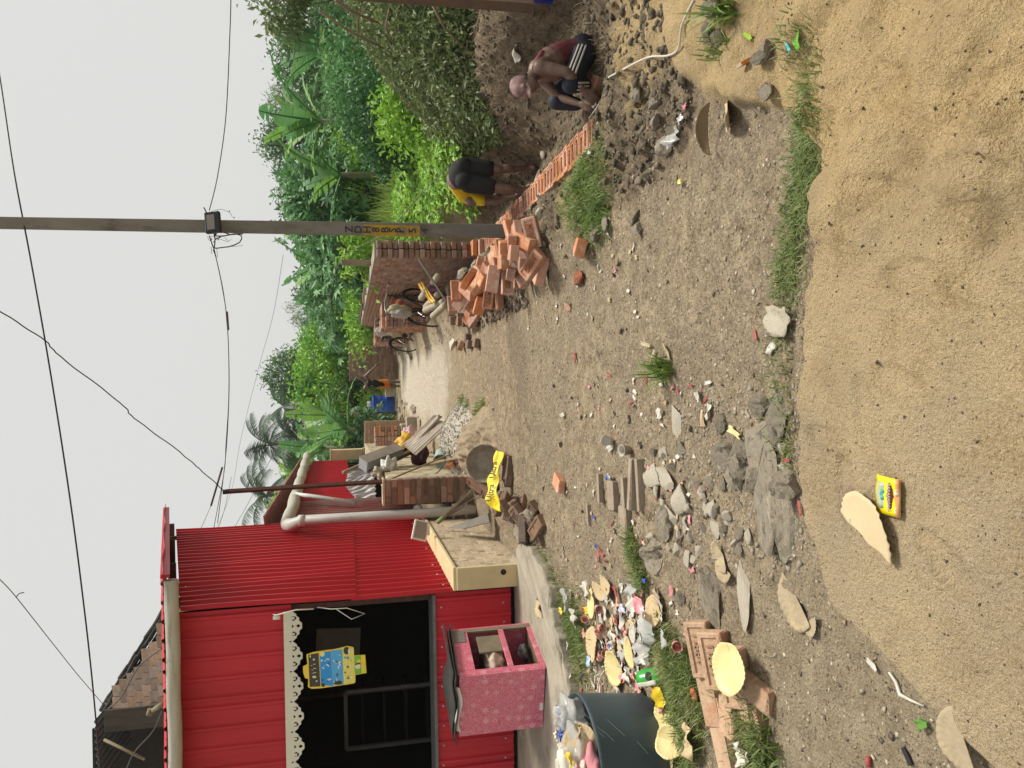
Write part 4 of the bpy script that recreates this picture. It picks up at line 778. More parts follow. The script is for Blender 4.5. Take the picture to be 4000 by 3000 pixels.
mb = MB(); mb.sheet(lambda u, v: qa[0].lerp(qa[1], u).lerp(qa[3].lerp(qa[2], u), v) + Vector((0, -.012 * math.sin(u * 7 + v * 9), .02 + .014 * math.sin(v * 17 + u * 4) + .03 * math.sin(v * 3.1))) + Vector((0, 0, -.04 if v > .8 else 0)) * (v - .8) * 5 + Vector((-.03, 0, .0)) * math.sin(v * 3.1), 8, 30); mb.build('film', pm('yellow_film', (.80, .64, .03), (.72, .55, .02), scale=5, rough=.4), yb, True, solid=.006)
dxv = (qa[3] - qa[0]).normalized()
for v, s in ((.28, 'Ultra'), (.66, 'Ultra')):
    q = qa[0].lerp(qa[1], .5).lerp(qa[3].lerp(qa[2], .5), v) + Vector((-.03 * math.sin(v * 3.1), -.022, .045 + .03 * math.sin(v * 3.1))); X_ = -dxv; N_ = Vector((0, -.8, .6)); N_ = (N_ - X_ * N_.dot(X_)).normalized(); o = obj('lettering', text_mesh(s, .085, .0008, BLACKP), yb, q); o.rotation_euler = Matrix((X_, N_.cross(X_), N_)).transposed().to_euler()
# broom and slab
br = thing('broom', 'twig broom with green bound handle lying against the plinth', 'broom', A4(1713, 2037, 9.0)); h0 = Vector((0, 0, 0)); h1 = A4(1880, 1905, 8.4) - br.location; mb = MB()
for i in range(70):
    e = h1 * random.uniform(.75, 1.05) + Vector((random.gauss(0, .05), random.gauss(0, .03), random.gauss(0, .06))); m_ = h1 * .35 + Vector((random.gauss(0, .014), random.gauss(0, .012), random.gauss(0, .015))); mb.tube([h0, m_, e], [.003, .003, .0015], 3)
mb.build('twigs', pm('twig', (.2, .155, .095), (.12, .09, .06), scale=30), br); mb = MB(); mb.tube([h1 * -.02, h1 * .13], .027, 10); mb.build('binding', pm('green_binding', (.16, .24, .08), (.2, .2, .1)), br, True)
sb = MB(); q = [A4(1748, 2040, 8.7), A4(1905, 2005, 8.3), A4(1912, 2040, 8.1), A4(1808, 2066, 8.4)]; q[0].x = -1.62; sb.add(q + [p + Vector((-.01, .04, -.03)) for p in q], [(0, 1, 2, 3), (7, 6, 5, 4), (0, 4, 5, 1), (1, 5, 6, 2), (2, 6, 7, 3), (3, 7, 4, 0)]); tag(sb.build('stone_slab', pm('slate', (.20, .18, .15), (.14, .125, .105), scale=5, bump=.3), None, bevel=.005), 'thin dark stone slab leaning on the plinth below the broom', 'slab')
mt = MB(); q = [A4(1920, 1605, 9.6), A4(1922, 1730, 8.9), A4(1943, 1722, 8.6), A4(1943, 1612, 9.2)]; mt.add([p + Vector((0, 0, .02)) for p in q] + [p + Vector((0, .05, -.08)) for p in q], [(0, 1, 2, 3), (7, 6, 5, 4), (0, 4, 5, 1), (1, 5, 6, 2), (2, 6, 7, 3), (3, 7, 4, 0)]); tag(mt.build('dark_trough', pm('dark_steel', (.05, .04, .04)), None, bevel=.01), 'dark steel trough lying on the path right of the mud heap', 'trough')
tag(obj('brick', B_NEW[1], None, G4(2200, 1885, .03), (.1, .05, R(75)), (.8, .9, .8)), 'lone orange half brick lying on the path below the yellow bag', 'brick')
# ---------------------------------------------------------------- far end of the yard
fs_ = thing('brick_wall', 'low pale brick wall at the far left beside the banana plants', 'wall', (-1.4, 21.5, 0)); w0 = A(782, 965, 22.5); brick_wall(fs_, (w0.x, 22.5, 0), (1, -.0, 0), .74, .2, -.2, w0.z, B_DUST, DUSTBR, 200, face=1)
def brick_stack(label, base, yaw, nx, ny, nz, grp, ragged=.0, mesh=None):
    t = thing('brick_stack', label, 'brick stack', base, (0, 0, yaw), grp); ms = mesh or (B_OLD + B_NEW)
    for k in range(nz):
        for i in range(nx):
            for j in range(ny):
                if k == nz - 1 and random.random() < ragged: continue
                edge = i in (0, nx - 1) or j == 0 or k >= nz - 1
                if not edge: continue
                flip = k % 2; L = .25
                if flip: 
                    for s in (0, 1): obj('brick', random.choice(ms), t, (i * L + .06 + s * .125 - nx * L / 2, j * L + .125, k * .076 + .038), (random.uniform(-.02, .02), random.uniform(-.02, .02), PI / 2 + random.uniform(-.06, .06)))
                else:
                    for s in (0, 1): obj('brick', random.choice(ms), t, (i * L + .125 - nx * L / 2, j * L + .06 + s * .125, k * .076 + .038), (random.uniform(-.02, .02), random.uniform(-.02, .02), random.uniform(-.06, .06)))
    return t
p = A4(1565, 1702, 18.6); brick_stack('square stack of red bricks by the far left wall', (p.x, 18.6, p.z), R(6), 2, 2, 8, 'stacks of bricks'); mb = MB(); mb.box((p.x - .0, 18.8, p.z - .12), (.55, .5, .22)); mb.box((p.x + .3, 18.5, p.z - .25), (.3, .4, .25)); tag(mb.build('concrete_blocks', CONC, None, bevel=.02), 'rough concrete blocks under the far left brick stack', 'block')
# blue drum, white pot and pail
dr = thing('blue_drum', 'tall blue plastic drum at the end of the yard', 'drum', A4(1540, 1576, 28.5)); rd = .30; hd = .78
pr = [(0, 0), (rd * .95, 0), (rd, .03), (rd, .25), (rd * 1.03, .27), (rd, .29), (rd, .5), (rd * 1.03, .52), (rd, .54), (rd, hd - .06), (rd * 1.06, hd - .05), (rd * 1.06, hd - .01), (rd, hd), (rd * .9, hd - .03), (0, hd - .04)]
mb = MB(); mb.lathe(pr, 28); mb.build('barrel', pm('blue_plastic', (.015, .085, .42), (.012, .07, .36), rough=.4), dr, True); mb = MB(); mb.box((-.05, -rd * 1.0, .62), (.1, .02, .06)); mb.build('sticker', WHITE, dr); mb = MB(); mb.lathe([(0, hd), (.09, hd), (.10, hd + .2), (.09, hd + .2), (.08, hd + .02)], 14); mb.build('jug', pm('pale_jug', (.55, .55, .6), (.5, .5, .55), rough=.3), dr, True)
pt = thing('white_bucket', 'white paint bucket standing right of the blue drum', 'bucket', A4(1545, 1533, 28.2)); mb = MB(); mb.lathe([(0, 0), (.14, 0), (.17, .36), (.175, .37), (.16, .37), (.13, .02)], 18); mb.build('pail', pm('dirty_white', (.52, .48, .4), (.42, .39, .32)), pt, True)
for i in range(60):                               # broken tiles and bricks strewn at the far end
    x = random.uniform(-1.1, 1.5); y = random.uniform(19.5, 27)
    if -.75 < x - .02 * (y - 12) < .55: continue
    rock((x, y, ground_h(x, y) + .03), random.uniform(.05, .13), 'broken tile or brick bat strewn at the far end of the yard', grp='rubble at the far end of the yard', me=random.choice(RM_ + B_NEW[:1]) if False else random.choice(RM_))
# ================================================================ RIGHT SIDE: boundary wall, trench course, pole, bricks
bw = thing('boundary_wall', 'long unplastered brick boundary wall with a toothed near end', 'wall', (2.05, 19, 0))
zt = brick_wall(bw, (2.055, 11.6, 0), (-.012, 1, 0), 15.9, .25, -.45, 1.17, B_OLD, OLDBR, 300, tooth=True, face=-1)
mb = MB(); mb.box((2.055 - .10, 11.65 + 8, zt + .014), (.23, 15.9, .03), (0, 0, .012)); par(mb.build('coping', MORT, None), bw)
for i in range(9): par(obj('brick', random.choice(B_OLD), None, (2.05 - .012 * i * 1.5 + .03, 15 + i * 1.5, zt + .05), (0, 0, random.uniform(-.3, .3))), bw)
cw = thing('cross_wall', 'brown brick end wall closing the yard', 'wall', (1, 27.6, 0)); a = A(752, 822, 27.6); b = A(752, 728, 27.6)
brick_wall(cw, (a.x, 27.6, 0), (1, 0, 0), b.x - a.x + .5, .25, -.3, (a.z + b.z) / 2, B_OLD, OLDBR, 300, face=1)
st = thing('concrete_post', 'short old concrete post with a cable standing behind the boundary wall', 'post', A(800, 568, 13.2)); mb = MB(); mb.box((0, 0, .0), (.09, .09, .95)); mb.box((0, 0, .35), (.10, .1, .02)); mb.build('shaft', pm('old_post', (.3, .24, .18), (.2, .16, .12), bump=.5), st, bevel=.008)
# new course laid in the trench
fc = thing('footing_course', 'row of new orange bricks laid frog-up in the trench', 'brick course', (2.1, 8.5, -.5))
y = 6.2; i = 0
while y < 11.6:
    x = 2.09 + .012 * math.sin(i * 2.3)
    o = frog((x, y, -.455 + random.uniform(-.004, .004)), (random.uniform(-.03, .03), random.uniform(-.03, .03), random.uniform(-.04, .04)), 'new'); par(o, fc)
    y += .1235; i += 1
for i in range(40):
    o = obj('brick', random.choice(B_NEW), None, (2.1 - .11, 6.5 + i * .128, -.53), (0, 0, PI / 2 + random.uniform(-.05, .05)), (.5, .6, 1)); par(o, fc)
for j in range(4):                                 # steps up to the toothed end
    for s in range(2 if j < 2 else 1): o = obj('brick', random.choice(B_NEW), None, (2.06 + random.uniform(-.02, .02), 11.45 + .02 * j - .13 * s + .1 * j, -.38 + j * .08), (0, 0, random.uniform(-.05, .05))); par(o, fc)
# concrete pole
POLE = pm('pole_concrete', (.20, .19, .165), (.145, .137, .118), scale=5, bump=.5, bscale=40, c3=(.08, .072, .06), c3f=.58, c3s=4, stretch=(1, 1, .4))
pb = Vector((1.58, 7.9, -.2)); pole = thing('utility_pole', 'square concrete utility pole with painted numbers', 'pole', pb, (0, 0, R(-8)))
mb = MB(); mb.box((0, 0, 4.2), (.138, .135, 8.4), (0, -.006, 0), taper=.62); mb.build('shaft', POLE, pole, bevel=.008)
YP = pm('yellow_pole_paint', (.42, .28, .03), (.3, .2, .03), scale=9, rough=.8, c3=(.15, .14, .11), c3f=.56, c3s=7); BP = pm('black_pole_paint', (.02, .02, .02), (.06, .055, .05), scale=12)
def polez(x4): return A4(x4, 905, 7.83).z + .2
mb = MB(); mb.box((0.0, -.0675, (polez(1420) + polez(1640)) / 2), (.112, .004, polez(1420) - polez(1640))); mb.build('painted_band', YP, pole)
for x4, c in zip((1365, 1400, 1435, 1470, 1505, 1535, 1565, 1612, 1660), 'ZDH8BSP54'):
    obj('painted_number', text_mesh(c, .105, .001, BP), pole, (0.005, -.0702 - (.0022 if 1420 < x4 < 1640 else 0), polez(x4)), (PI / 2, 0, 0))
lp = thing('flood_light', 'black rectangular flood light clamped on the concrete pole', 'lamp', A4(832, 870, 7.72)); rt = Euler((R(-14), R(-4), R(6))).to_matrix()
mb = MB(); mb.box((0, 0, 0), (.205, .05, .145), rt); mb.build('housing', pm('lamp_black', (.012, .014, .018), (.018, .02, .024), rough=.4), lp, bevel=.01); mb = MB(); mb.box(rt @ Vector((0, -.0265, .012)), (.145, .006, .075), rt); mb.build('lens', pm('lamp_lens', (.16, .15, .13), (.2, .185, .16), rough=.2), lp); mb = MB(); mb.tube([(-.1, .03, -.02), (-.11, .07, 0), (.11, .07, 0), (.1, .03, -.02)], .01, 5); mb.build('bracket', STEEL, lp)
# creeping vine stems round the lamp
vn_ = thing('dry_vine', 'dead vine stems tangled on the pole beneath the flood light', 'vine', A4(1000, 915, 7.75)); mb = MB(); mv = MB()
def zv(zx, zy): return A4(750 + zx * .1206, 800 + zy * .1206, 7.72) - vn_.location
for pts in ([(720, 1000), (800, 1010), (900, 1015), (1080, 1000), (1240, 970), (1450, 950), (1600, 1000), (1610, 1100), (1540, 1220), (1380, 1300), (1180, 1360), (1000, 1380), (820, 1405), (700, 1400)], [(720, 960), (745, 1100), (740, 1250), (725, 1360), (700, 1480)], [(560, 1000), (610, 1150), (660, 1300), (700, 1400)], [(760, 1120), (860, 1070), (940, 1010)], [(1040, 895), (1240, 970), (1350, 945), (1650, 945)], [(470, 260), (430, 170), (390, 100)], [(690, 1450), (750, 1600), (780, 1700)]): mb.tube([zv(*q) for q in pts], .0055, 4)
for pts in ([(560, 260), (620, 220), (780, 165), (960, 140), (1130, 205), (1230, 260), (1310, 400)], [(600, 1010), (860, 1090), (1160, 1200), (1280, 1110)], [(500, 1010), (540, 1130), (620, 1180)], [(800, 1400), (820, 1560), (830, 1700)], [(620, 1350), (640, 1590)], [(1280, 1350), (1650, 1320)], [(860, 1080), (1020, 1020), (1180, 1180)]): mb.tube([zv(*q) for q in pts], .0022, 3)
for q in ((1210, 205), (1360, 415), (820, 210), (850, 1130), (640, 1110), (710, 1200), (390, 100)): mv.sphere(zv(*q), (.008, .004, .006), 5, 4)
mb.build('stem_tangle', pm('dead_vine', (.045, .042, .036), (.03, .028, .025)), vn_)['kind'] = 'stuff'; mv.build('dry_leaf', pm('dead_vine', (.04,) * 3), vn_)
# ---------------------------------------------------------------- heap of new bricks by the pole
zb = lambda zx, zy: (1600 + zx * .3617, 800 + zy * .3617)
def put(zx, zy, h, rot, kind='frog', lab=None, txt=True):
    d = ray(*zb(zx, zy)); t = 1.0; p = None
    while t < 20:
        p = Vector((0, 0, HC)) + d * t
        if p.z <= ground_h(p.x, p.y) + h: break
        t *= 1.003
    rot = tuple(R(a) for a in rot)
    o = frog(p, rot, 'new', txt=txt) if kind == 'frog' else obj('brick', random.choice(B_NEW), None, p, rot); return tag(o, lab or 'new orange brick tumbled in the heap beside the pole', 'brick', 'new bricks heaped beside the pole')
put(1325, 300, .10, (58, -14, -8), lab='new orange brick showing its GBIM stamp, nearest the pole'); put(1235, 410, .16, (10, -20, 62), 'p'); put(1330, 650, .14, (30, 24, -42), lab='large orange brick with stamped letters at the near corner of the heap'); put(1420, 700, .05, (0, 8, -35), 'p'); put(1270, 760, .06, (12, 20, -55), 'p'); put(1120, 520, .26, (4, 8, 80), 'p'); put(1110, 400, .2, (0, 12, 75), 'p'); put(1200, 600, .14, (0, 0, 60), 'p'); put(1190, 760, .08, (85, 0, 5), lab='orange brick standing on edge in the middle of the heap'); put(1010, 620, .26, (0, 4, 84), 'p'); put(1100, 700, .16, (8, 14, 58), 'p'); put(1060, 830, .12, (88, 2, 3), lab='orange brick standing on edge showing one stamped letter'); put(900, 800, .28, (84, 10, 6), 'p'); put(900, 700, .22, (82, 0, 84), 'p'); put(860, 1000, .12, (62, 6, -14), lab='orange brick showing its stamp at the left of the heap'); put(970, 1000, .06, (0, 0, 10), 'p'); put(790, 820, .26, (20, 0, 70), 'p'); put(740, 900, .26, (40, 20, 70), 'p'); put(640, 800, .3, (10, 30, 40), 'p'); put(620, 930, .3, (0, -24, 50), 'p'); put(500, 930, .34, (86, 0, 20), txt=False); put(690, 1060, .2, (55, 25, -50)); put(760, 1080, .16, (84, 8, -40), 'p'); put(570, 1040, .28, (50, 30, -45), 'p'); put(460, 1080, .26, (84, 0, 30), txt=False); put(640, 1200, .12, (30, 10, -50), 'p'); put(700, 1230, .08, (10, 20, -50), 'p')
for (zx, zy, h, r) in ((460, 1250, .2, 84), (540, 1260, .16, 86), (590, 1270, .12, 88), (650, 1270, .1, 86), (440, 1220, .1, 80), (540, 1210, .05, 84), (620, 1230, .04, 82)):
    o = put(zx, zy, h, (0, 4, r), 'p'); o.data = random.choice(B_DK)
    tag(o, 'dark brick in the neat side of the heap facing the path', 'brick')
for i in range(26):                                # inner bricks that fill the heap
    f = random.random(); x = 1.32 - .30 * f + random.uniform(-.17, .17); y = 6.75 + 2.6 * f + random.uniform(-.1, .1); tag(obj('brick', random.choice(B_NEW), None, (x, y, ground_h(x, y) + .04 + random.choice([0, 0, .07, .13]) * (1 - abs(f - .5) * .5)), (random.uniform(-.4, .4), random.uniform(-.3, .3), random.uniform(0, 3.1))), 'new orange brick tumbled in the heap beside the pole', 'brick', 'new bricks heaped beside the pole')
put(1840, 450, .03, (10, 15, 70), 'p', 'orange brick bat on the path right of the heap'); o = put(1815, 770, .03, (0, 5, 85), 'p', 'half-burnt brick lying on the path in front of the heap'); o.data = rock_mesh(33, pm('burnt_brick', (.42, .13, .05), (.3, .1, .045), scale=9, c3=(.04, .035, .03), c3f=.52, c3s=6, bump=.5), 3); o.scale = (.14, .065, .05); o = put(1710, 1110, .02, (0, 0, 30), 'p', 'small orange brick fragment left of the burnt brick'); o.data = rock_mesh(34, NEWBR, 2); o.scale = (.06, .045, .04)
o = frog(G4(1815, 1350, .05), (R(20), R(10), R(80)), 'new'); tag(o, 'single new brick at the path end of the heap', 'brick')
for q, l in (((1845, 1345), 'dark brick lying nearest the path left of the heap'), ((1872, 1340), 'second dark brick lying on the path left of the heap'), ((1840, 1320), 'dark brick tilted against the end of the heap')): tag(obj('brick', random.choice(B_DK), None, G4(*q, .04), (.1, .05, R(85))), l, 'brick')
# ---------------------------------------------------------------- stacks against the wall, bicycles, tubes
p = A4(1690, 1240, 15.0); p.z = ground_h(p.x, p.y); brick_stack('near brick stack against the boundary wall behind the bicycle', (p.x + .12, 15.6, -.08), R(2), 2, 5, 13, 'stacks of bricks', .2)
p = A4(1560, 1310, 20); brick_stack('far brick stack against the boundary wall with grey bags before it', (p.x + .1, 20.6, -.12), R(2), 2, 5, 13, 'stacks of bricks', .2)
BIKE = pm('bike_black', (.03, .027, .025), (.05, .04, .035), rough=.5); CHR = pm('chrome', (.45, .44, .42), rough=.3, metal=.7)
def bicycle(label, loc, yaw, lean):
    t = thing('bicycle', label, 'bicycle', loc, (R(lean), 0, yaw), 'bicycles by the boundary wall'); r = .33
    for x in (-.55, .55):
        w = obj('wheel', None, t) if False else None
        mb = MB(); M = Matrix.Rotation(PI / 2, 3, 'X'); mb.lathe([(r + .016 * math.cos(a), .016 * math.sin(a)) for a in [2 * PI * k / 6 for k in range(7)]], 28, (x, 0, r), M=M); wh = mb.build('wheel', BIKE, t, True)
        mb = MB()
        for k in range(12): a = PI * k / 6; mb.tube([(x, 0, r), (x + r * math.cos(a), 0, r + r * math.sin(a))], .002, 3)
        mb.tube([(x, -.04, r), (x, .04, r)], .02, 8); mb.build('spokes', CHR, wh)
        mb = MB(); mb.tube([(x + (r + .03) * math.cos(a), 0, r + (r + .03) * math.sin(a)) for a in np.linspace(.1, 2.6, 12)], .022, 6); mb.build('mudguard', BIKE, t, True)
    mb = MB(); bb = (-.08, 0, .30); se = (-.22, 0, .80); hd = (.40, 0, .86); rw = (-.55, 0, r); fw = (.55, 0, r)
    for a, b in ((bb, se), (se, hd), ((-.15, 0, .56), hd), (bb, (.43, 0, .72)), (bb, rw), (se, rw), (hd, fw), ((.38, 0, .98), hd)): mb.tube([a, b], .016, 6)
    mb.build('frame', BIKE, t, True)
    mb = MB(); mb.tube([(.18, -.28, .98), (.34, -.26, 1.0), (.39, -.12, 1.02), (.38, 0, 1.0), (.39, .12, 1.02), (.34, .26, 1.0), (.18, .28, .98)], .012, 6); mb.build('handlebar', CHR, t, True)
    mb = MB(); mb.sphere((-.26, 0, .86), (.14, .09, .04), 10, 6); mb.tube([(-.24, 0, .72), (-.25, 0, .85)], .014, 6); mb.build('saddle', BLACKP, t, True)
    mb = MB(); mb.box((-.58, 0, .74), (.36, .15, .015)); 
    for s in (-.07, .07): mb.tube([(-.7, s, .74), (-.55, s, r)], .007, 5)
    mb.build('carrier', STEEL, t); mb = MB(); mb.lathe([(.0, 0), (.09, 0), (.09, .006), (0, .006)], 14, bb, M=Matrix.Rotation(PI / 2, 3, 'X')); mb.tube([(bb[0], -.08, .3), (bb[0] + .12, -.08, .2)], .01, 5); mb.box((bb[0] + .13, -.13, .2), (.08, .08, .02)); mb.build('crank', STEEL, t)
    return t
p = A4(1660, 1195, 14.4); bicycle('black bicycle leaning by the near brick stack with an orange cloth on it', (1.42, 14.2, ground_h(1.5, 14.2)), R(62), 6)
bicycle('black bicycle parked beyond the near brick stack', (1.28, 19.4, ground_h(1.4, 19.4)), R(58), 5)
tag(drape([A4(1530, 1160, 13.9), A4(1528, 1205, 13.7), A4(1580, 1200, 13.7), A4(1580, 1175, 13.9)], 10, 8, .04, 4).build('orange_cloth', pm('orange_cloth', (.62, .22, .12), (.5, .17, .09)), None, True), 'orange cloth folded over the near bicycle', 'cloth')
def bag(c, r, lab, mat, seed): return tag(crumple(c, r, seed, amp=.22).build('cement_bag', mat, None, True), lab, 'bag')
GB = pm('grey_bag', (.42, .39, .35), (.33, .31, .27), scale=7, rough=.6); KB = pm('khaki_bag', (.40, .36, .22), (.33, .29, .18), scale=5, rough=.7)
bag(A4(1560, 1212, 13.5), (.10, .06, .19), 'khaki shopping bag hung on the near bicycle', KB, 41); bag(A4(1568, 1226, 13.45), (.08, .05, .18), 'grey bag hung beside the khaki one on the near bicycle', GB, 42); bag(A4(1500, 1295, 18.6), (.11, .07, .2), 'grey bag hung on the far bicycle', GB, 43); bag(A4(1545, 1300, 18.5), (.11, .08, .18), 'khaki sack hung low on the far bicycle', KB, 44)
HOSE = pm('ribbed_hose', (.40, .36, .27), (.3, .26, .19), scale=5)
for i, (a, b, l) in enumerate((((1645, 1165), (1662, 1140), 'uppermost ribbed grey conduit pipe end behind the heap'), ((1662, 1200), (1712, 1150), 'upper ribbed grey conduit pipe beside the new bricks'), ((1660, 1212), (1735, 1178), 'middle ribbed grey conduit pipe beside the new bricks'), ((1690, 1236), (1740, 1190), 'lowest ribbed grey conduit pipe beside the new bricks'), ((1690, 1105), (1710, 1080), 'stub of ribbed conduit behind the wooden plank'))):
    a = A4(*a, 12.2 - i * .12); b = A4(*b, 11.7 - i * .12); mb = MB(); n = 19; mb.tube([a.lerp(b, k / n) for k in range(n + 1)], [.052 if k % 4 else .047 for k in range(n + 1)], 10); tag(mb.build('conduit_pipe', HOSE, None, True), l, 'pipe', 'ribbed conduit pipes')
mb = MB(); a = A4(1635, 1013, 10.9); b = A4(1745, 1180, 10.3); mb.tube([a, b], .018, 4); tag(mb.build('wooden_stake', pm('stake', (.1, .08, .06), (.06, .05, .04)), None), 'dark wooden stake leaning on the boundary wall', 'stake')
tag(drape([A4(1632, 1108, 11.9), A4(1650, 1100, 11.8), A4(1700, 1180, 11.5), A4(1682, 1188, 11.6)], 10, 20, .03, 6, 2).build('yellow_bag', pm('amber_film', (.66, .40, .03), (.55, .32, .02), rough=.4), None, True, solid=.01), 'long amber plastic bag lying against the wall', 'bag'); tag(crumple(A4(1680, 1130, 11.8), (.07, .07, .1), 50, amp=.5).build('pink_bag', pm('pink_film', (.4, .2, .25), (.2, .1, .13), rough=.4), None, True), 'crumpled pink plastic bag behind the amber one', 'bag')
for i in range(14):
    x = 1.55 + random.random() * .3; y = 10.2 + random.random() * 2.6; rock((x, y, ground_h(x, y) + .05), random.uniform(.08, .16), 'dark earth-stained block tumbled beside the wall foot', grp='blocks at the wall foot')
tag(obj('pale_stone', rock_mesh(99, pm('white_stone', (.58, .54, .46), (.5, .46, .38)), 3), None, G4(1784, 1342, .06), (0, .3, 0), (.15, .1, .09)), 'pale round flat stone on the path left of the heap', 'stone'); 
# right edge: timber post and blue sheet of a stall
tb = thing('stall_post', 'brown timber stall post with blue sheeting at the right edge', 'stall', A(1000, 5, 6.4)); a, b = A(840, -8, 6.4) - tb.location, A(1112, 12, 6.2) - tb.location; mb = MB(); mb.tube([a + (a - b) * .4, a, b, b + (b - a) * .15], .055, 4); mb.build('post', pm('stall_timber', (.12, .075, .045), (.08, .05, .035), scale=8, bump=.5), tb)
mb = MB(); mb.box(A(1060, -40, 6.5) - tb.location, (.28, .05, 1.1)); mb.build('blue_sheet', pm('blue_tarp', (.01, .025, .22), (.015, .03, .3), rough=.4), tb); mb = MB(); mb.tube([A(1068, 24, 6.3) - tb.location, A(1086, 0, 6.3) - tb.location], .012, 4); mb.build('split_cane', pm('pale_cane', (.5, .42, .28)), tb)
# ================================================================ VEGETATION
def leaf_mat(name, c1, c2, scale=1.2, trans=.35, c3=None, rough=.5): return pm(name, c1, c2, scale=scale, rough=rough, trans=trans, c3=c3, c3f=.6, c3s=2.5, spec=.35, detail=3)
L_FIELD = leaf_mat('field_leaf', (0.380, 0.614, 0.081), (0.176, 0.374, 0.053), 2.2, .3, (.22, .30, .05)); L_GRASS = leaf_mat('tall_grass', (0.501, 0.605, 0.168), (0.251, 0.403, 0.090), 1.5, .35, (.28, .30, .10)); L_DARK = leaf_mat('dark_leaf', (0.070, 0.191, 0.056), (0.030, 0.101, 0.034), .9, .3, (.05, .13, .04))
L_CAST = leaf_mat('castor_leaf', (0.175, 0.37, 0.13), (0.08, 0.215, 0.07), 1.2, .3, (.09, .19, .10)); L_BAN = leaf_mat('banana_leaf', (0.15, 0.33, 0.11), (0.08, 0.22, 0.075), 1.5, .4, (.16, .28, .05)); L_BANB = leaf_mat('banana_leaf_bright', (0.23, 0.43, 0.085), (0.15, 0.32, 0.06), 2, .4); L_PALM = leaf_mat('palm_leaf', (0.058, 0.111, 0.058), (0.036, 0.078, 0.039), 1, .25)
L_TREE = leaf_mat('tree_leaf', (0.128, 0.239, 0.095), (0.062, 0.155, 0.053), .8, .3, (.07, .13, .055)); L_HEDGE = leaf_mat('creeper_leaf', (0.386, 0.620, 0.068), (0.130, 0.351, 0.055), .9, .3, (.20, .32, .04)); L_BRUSH = leaf_mat('cut_brush_leaf', (0.23, 0.29, 0.11), (0.10, 0.15, 0.05), 2.5, .3, (.17, .17, .075)); L_FEATH = leaf_mat('feathery_leaf', (0.215, 0.288, 0.134), (0.130, 0.211, 0.086), 1, .4)
BARK = pm('bark', (.17, .13, .09), (.10, .08, .055), scale=12, bump=.6, stretch=(2, 2, .5)); BSTEM = pm('banana_stem', (.18, .2, .09), (.13, .12, .06), scale=6); TWIG = pm('twig_brown', (.20, .145, .095), (.13, .095, .06), scale=9)
def leaves(P, D, N, L, W, fold=.25):
    """one folded rhomb per leaf; returns verts, tris"""
    D = D / np.linalg.norm(D, axis=1, keepdims=True); S = np.cross(D, N); S /= np.linalg.norm(S, axis=1, keepdims=True) + 1e-9; U = np.cross(S, D); L = L[:, None]; W = W[:, None]
    a = P; b = P + D * L * .45 + S * W * .5 + U * W * fold; c = P + D * L - U * L * .12; d = P + D * L * .45 - S * W * .5 + U * W * fold
    V = np.stack([a, b, c, d], 1).reshape(-1, 3); i = np.arange(len(P)) * 4; return V, np.concatenate([np.stack([i, i + 1, i + 2], 1), np.stack([i, i + 2, i + 3], 1)])
def rnd_dirs(n, down=.0):
    v = RNG.normal(0, 1, (n, 3)); v /= np.linalg.norm(v, axis=1, keepdims=True); v[:, 2] -= down; return v
def crown_pts(c, r, n, clumps, spread=.22, hollow=.45):
    d = rnd_dirs(clumps); rad = RNG.uniform(hollow, 1, (clumps, 1)) ** .6; C = d * rad; k = RNG.integers(0, clumps, n); q = C[k] + RNG.normal(0, spread, (n, 3)); return np.array(c)[None] + q * np.array(r)[None], d[k]
def palmate(P, D, N, L, lobes=6):
    Vs = []; Fs = []; n0 = 0; S = np.cross(D, N); S /= np.linalg.norm(S, axis=1, keepdims=True)
    for k in range(lobes):
        a = (k - (lobes - 1) / 2) * 2.0 * PI / (lobes + 1.2); d = D * math.cos(a) + S * math.sin(a); V, F = leaves(P, d, N, L * (1 - .25 * abs(math.sin(a / 2))), L * .34, .1); Vs.append(V); Fs.append(F + n0); n0 += len(V)
    return np.concatenate(Vs), np.concatenate(Fs)
def limbs(mb, base, top, c, r, n, r0, rng):
    base = Vector(base); top = Vector(top); pts = [base.lerp(top, t) + Vector((rng.uniform(-.04, .04), rng.uniform(-.04, .04), 0)) * (top - base).length * (t > 0) for t in (0, .3, .6, 1)]; mb.tube(pts, [r0, r0 * .8, r0 * .62, r0 * .45], 8)
    for i in range(n):
        s = base.lerp(top, rng.uniform(.55, 1)); d = Vector((rng.uniform(-1, 1) * r[0], rng.uniform(-1, 1) * r[1], rng.uniform(-.4, .9) * r[2])); e = Vector(c) + d * .75; m = s.lerp(e, .5) + Vector((0, 0, .12 * r[2])); mb.tube([s, m, e], [r0 * .35, r0 * .22, r0 * .08], 5)
def tree(label, c, r, base_z, mat, n=3500, leaf=.14, asp=.45, clumps=40, name='tree', cat='tree', grp='trees beyond the yard', r0=.12, down=.4, spread=.2, nb=9, hollow=.45):
    c = Vector(c); t = thing(name, label, cat, (c.x, c.y, base_z), (0, 0, 0), grp); rg = random.Random(int(c.x * 100) + int(c.y * 7)); mb = MB(); limbs(mb, (0, 0, -.2), (rg.uniform(-.2, .2), rg.uniform(-.2, .2), c.z - base_z), (0, 0, c.z - base_z), r, nb, r0, rg); mb.build('trunk', BARK, t, True)
    P, d = crown_pts((0, 0, c.z - base_z), r, n, clumps, spread, hollow); D = rnd_dirs(n, down) + d * .6; N = rnd_dirs(n) * .7 + np.array([0, 0, 1.]); L = RNG.uniform(.6, 1.3, n) * leaf; V, F = leaves(P, D, N, L, L * asp); obj('crown', np_mesh('crown', V, F, mat), t); return t
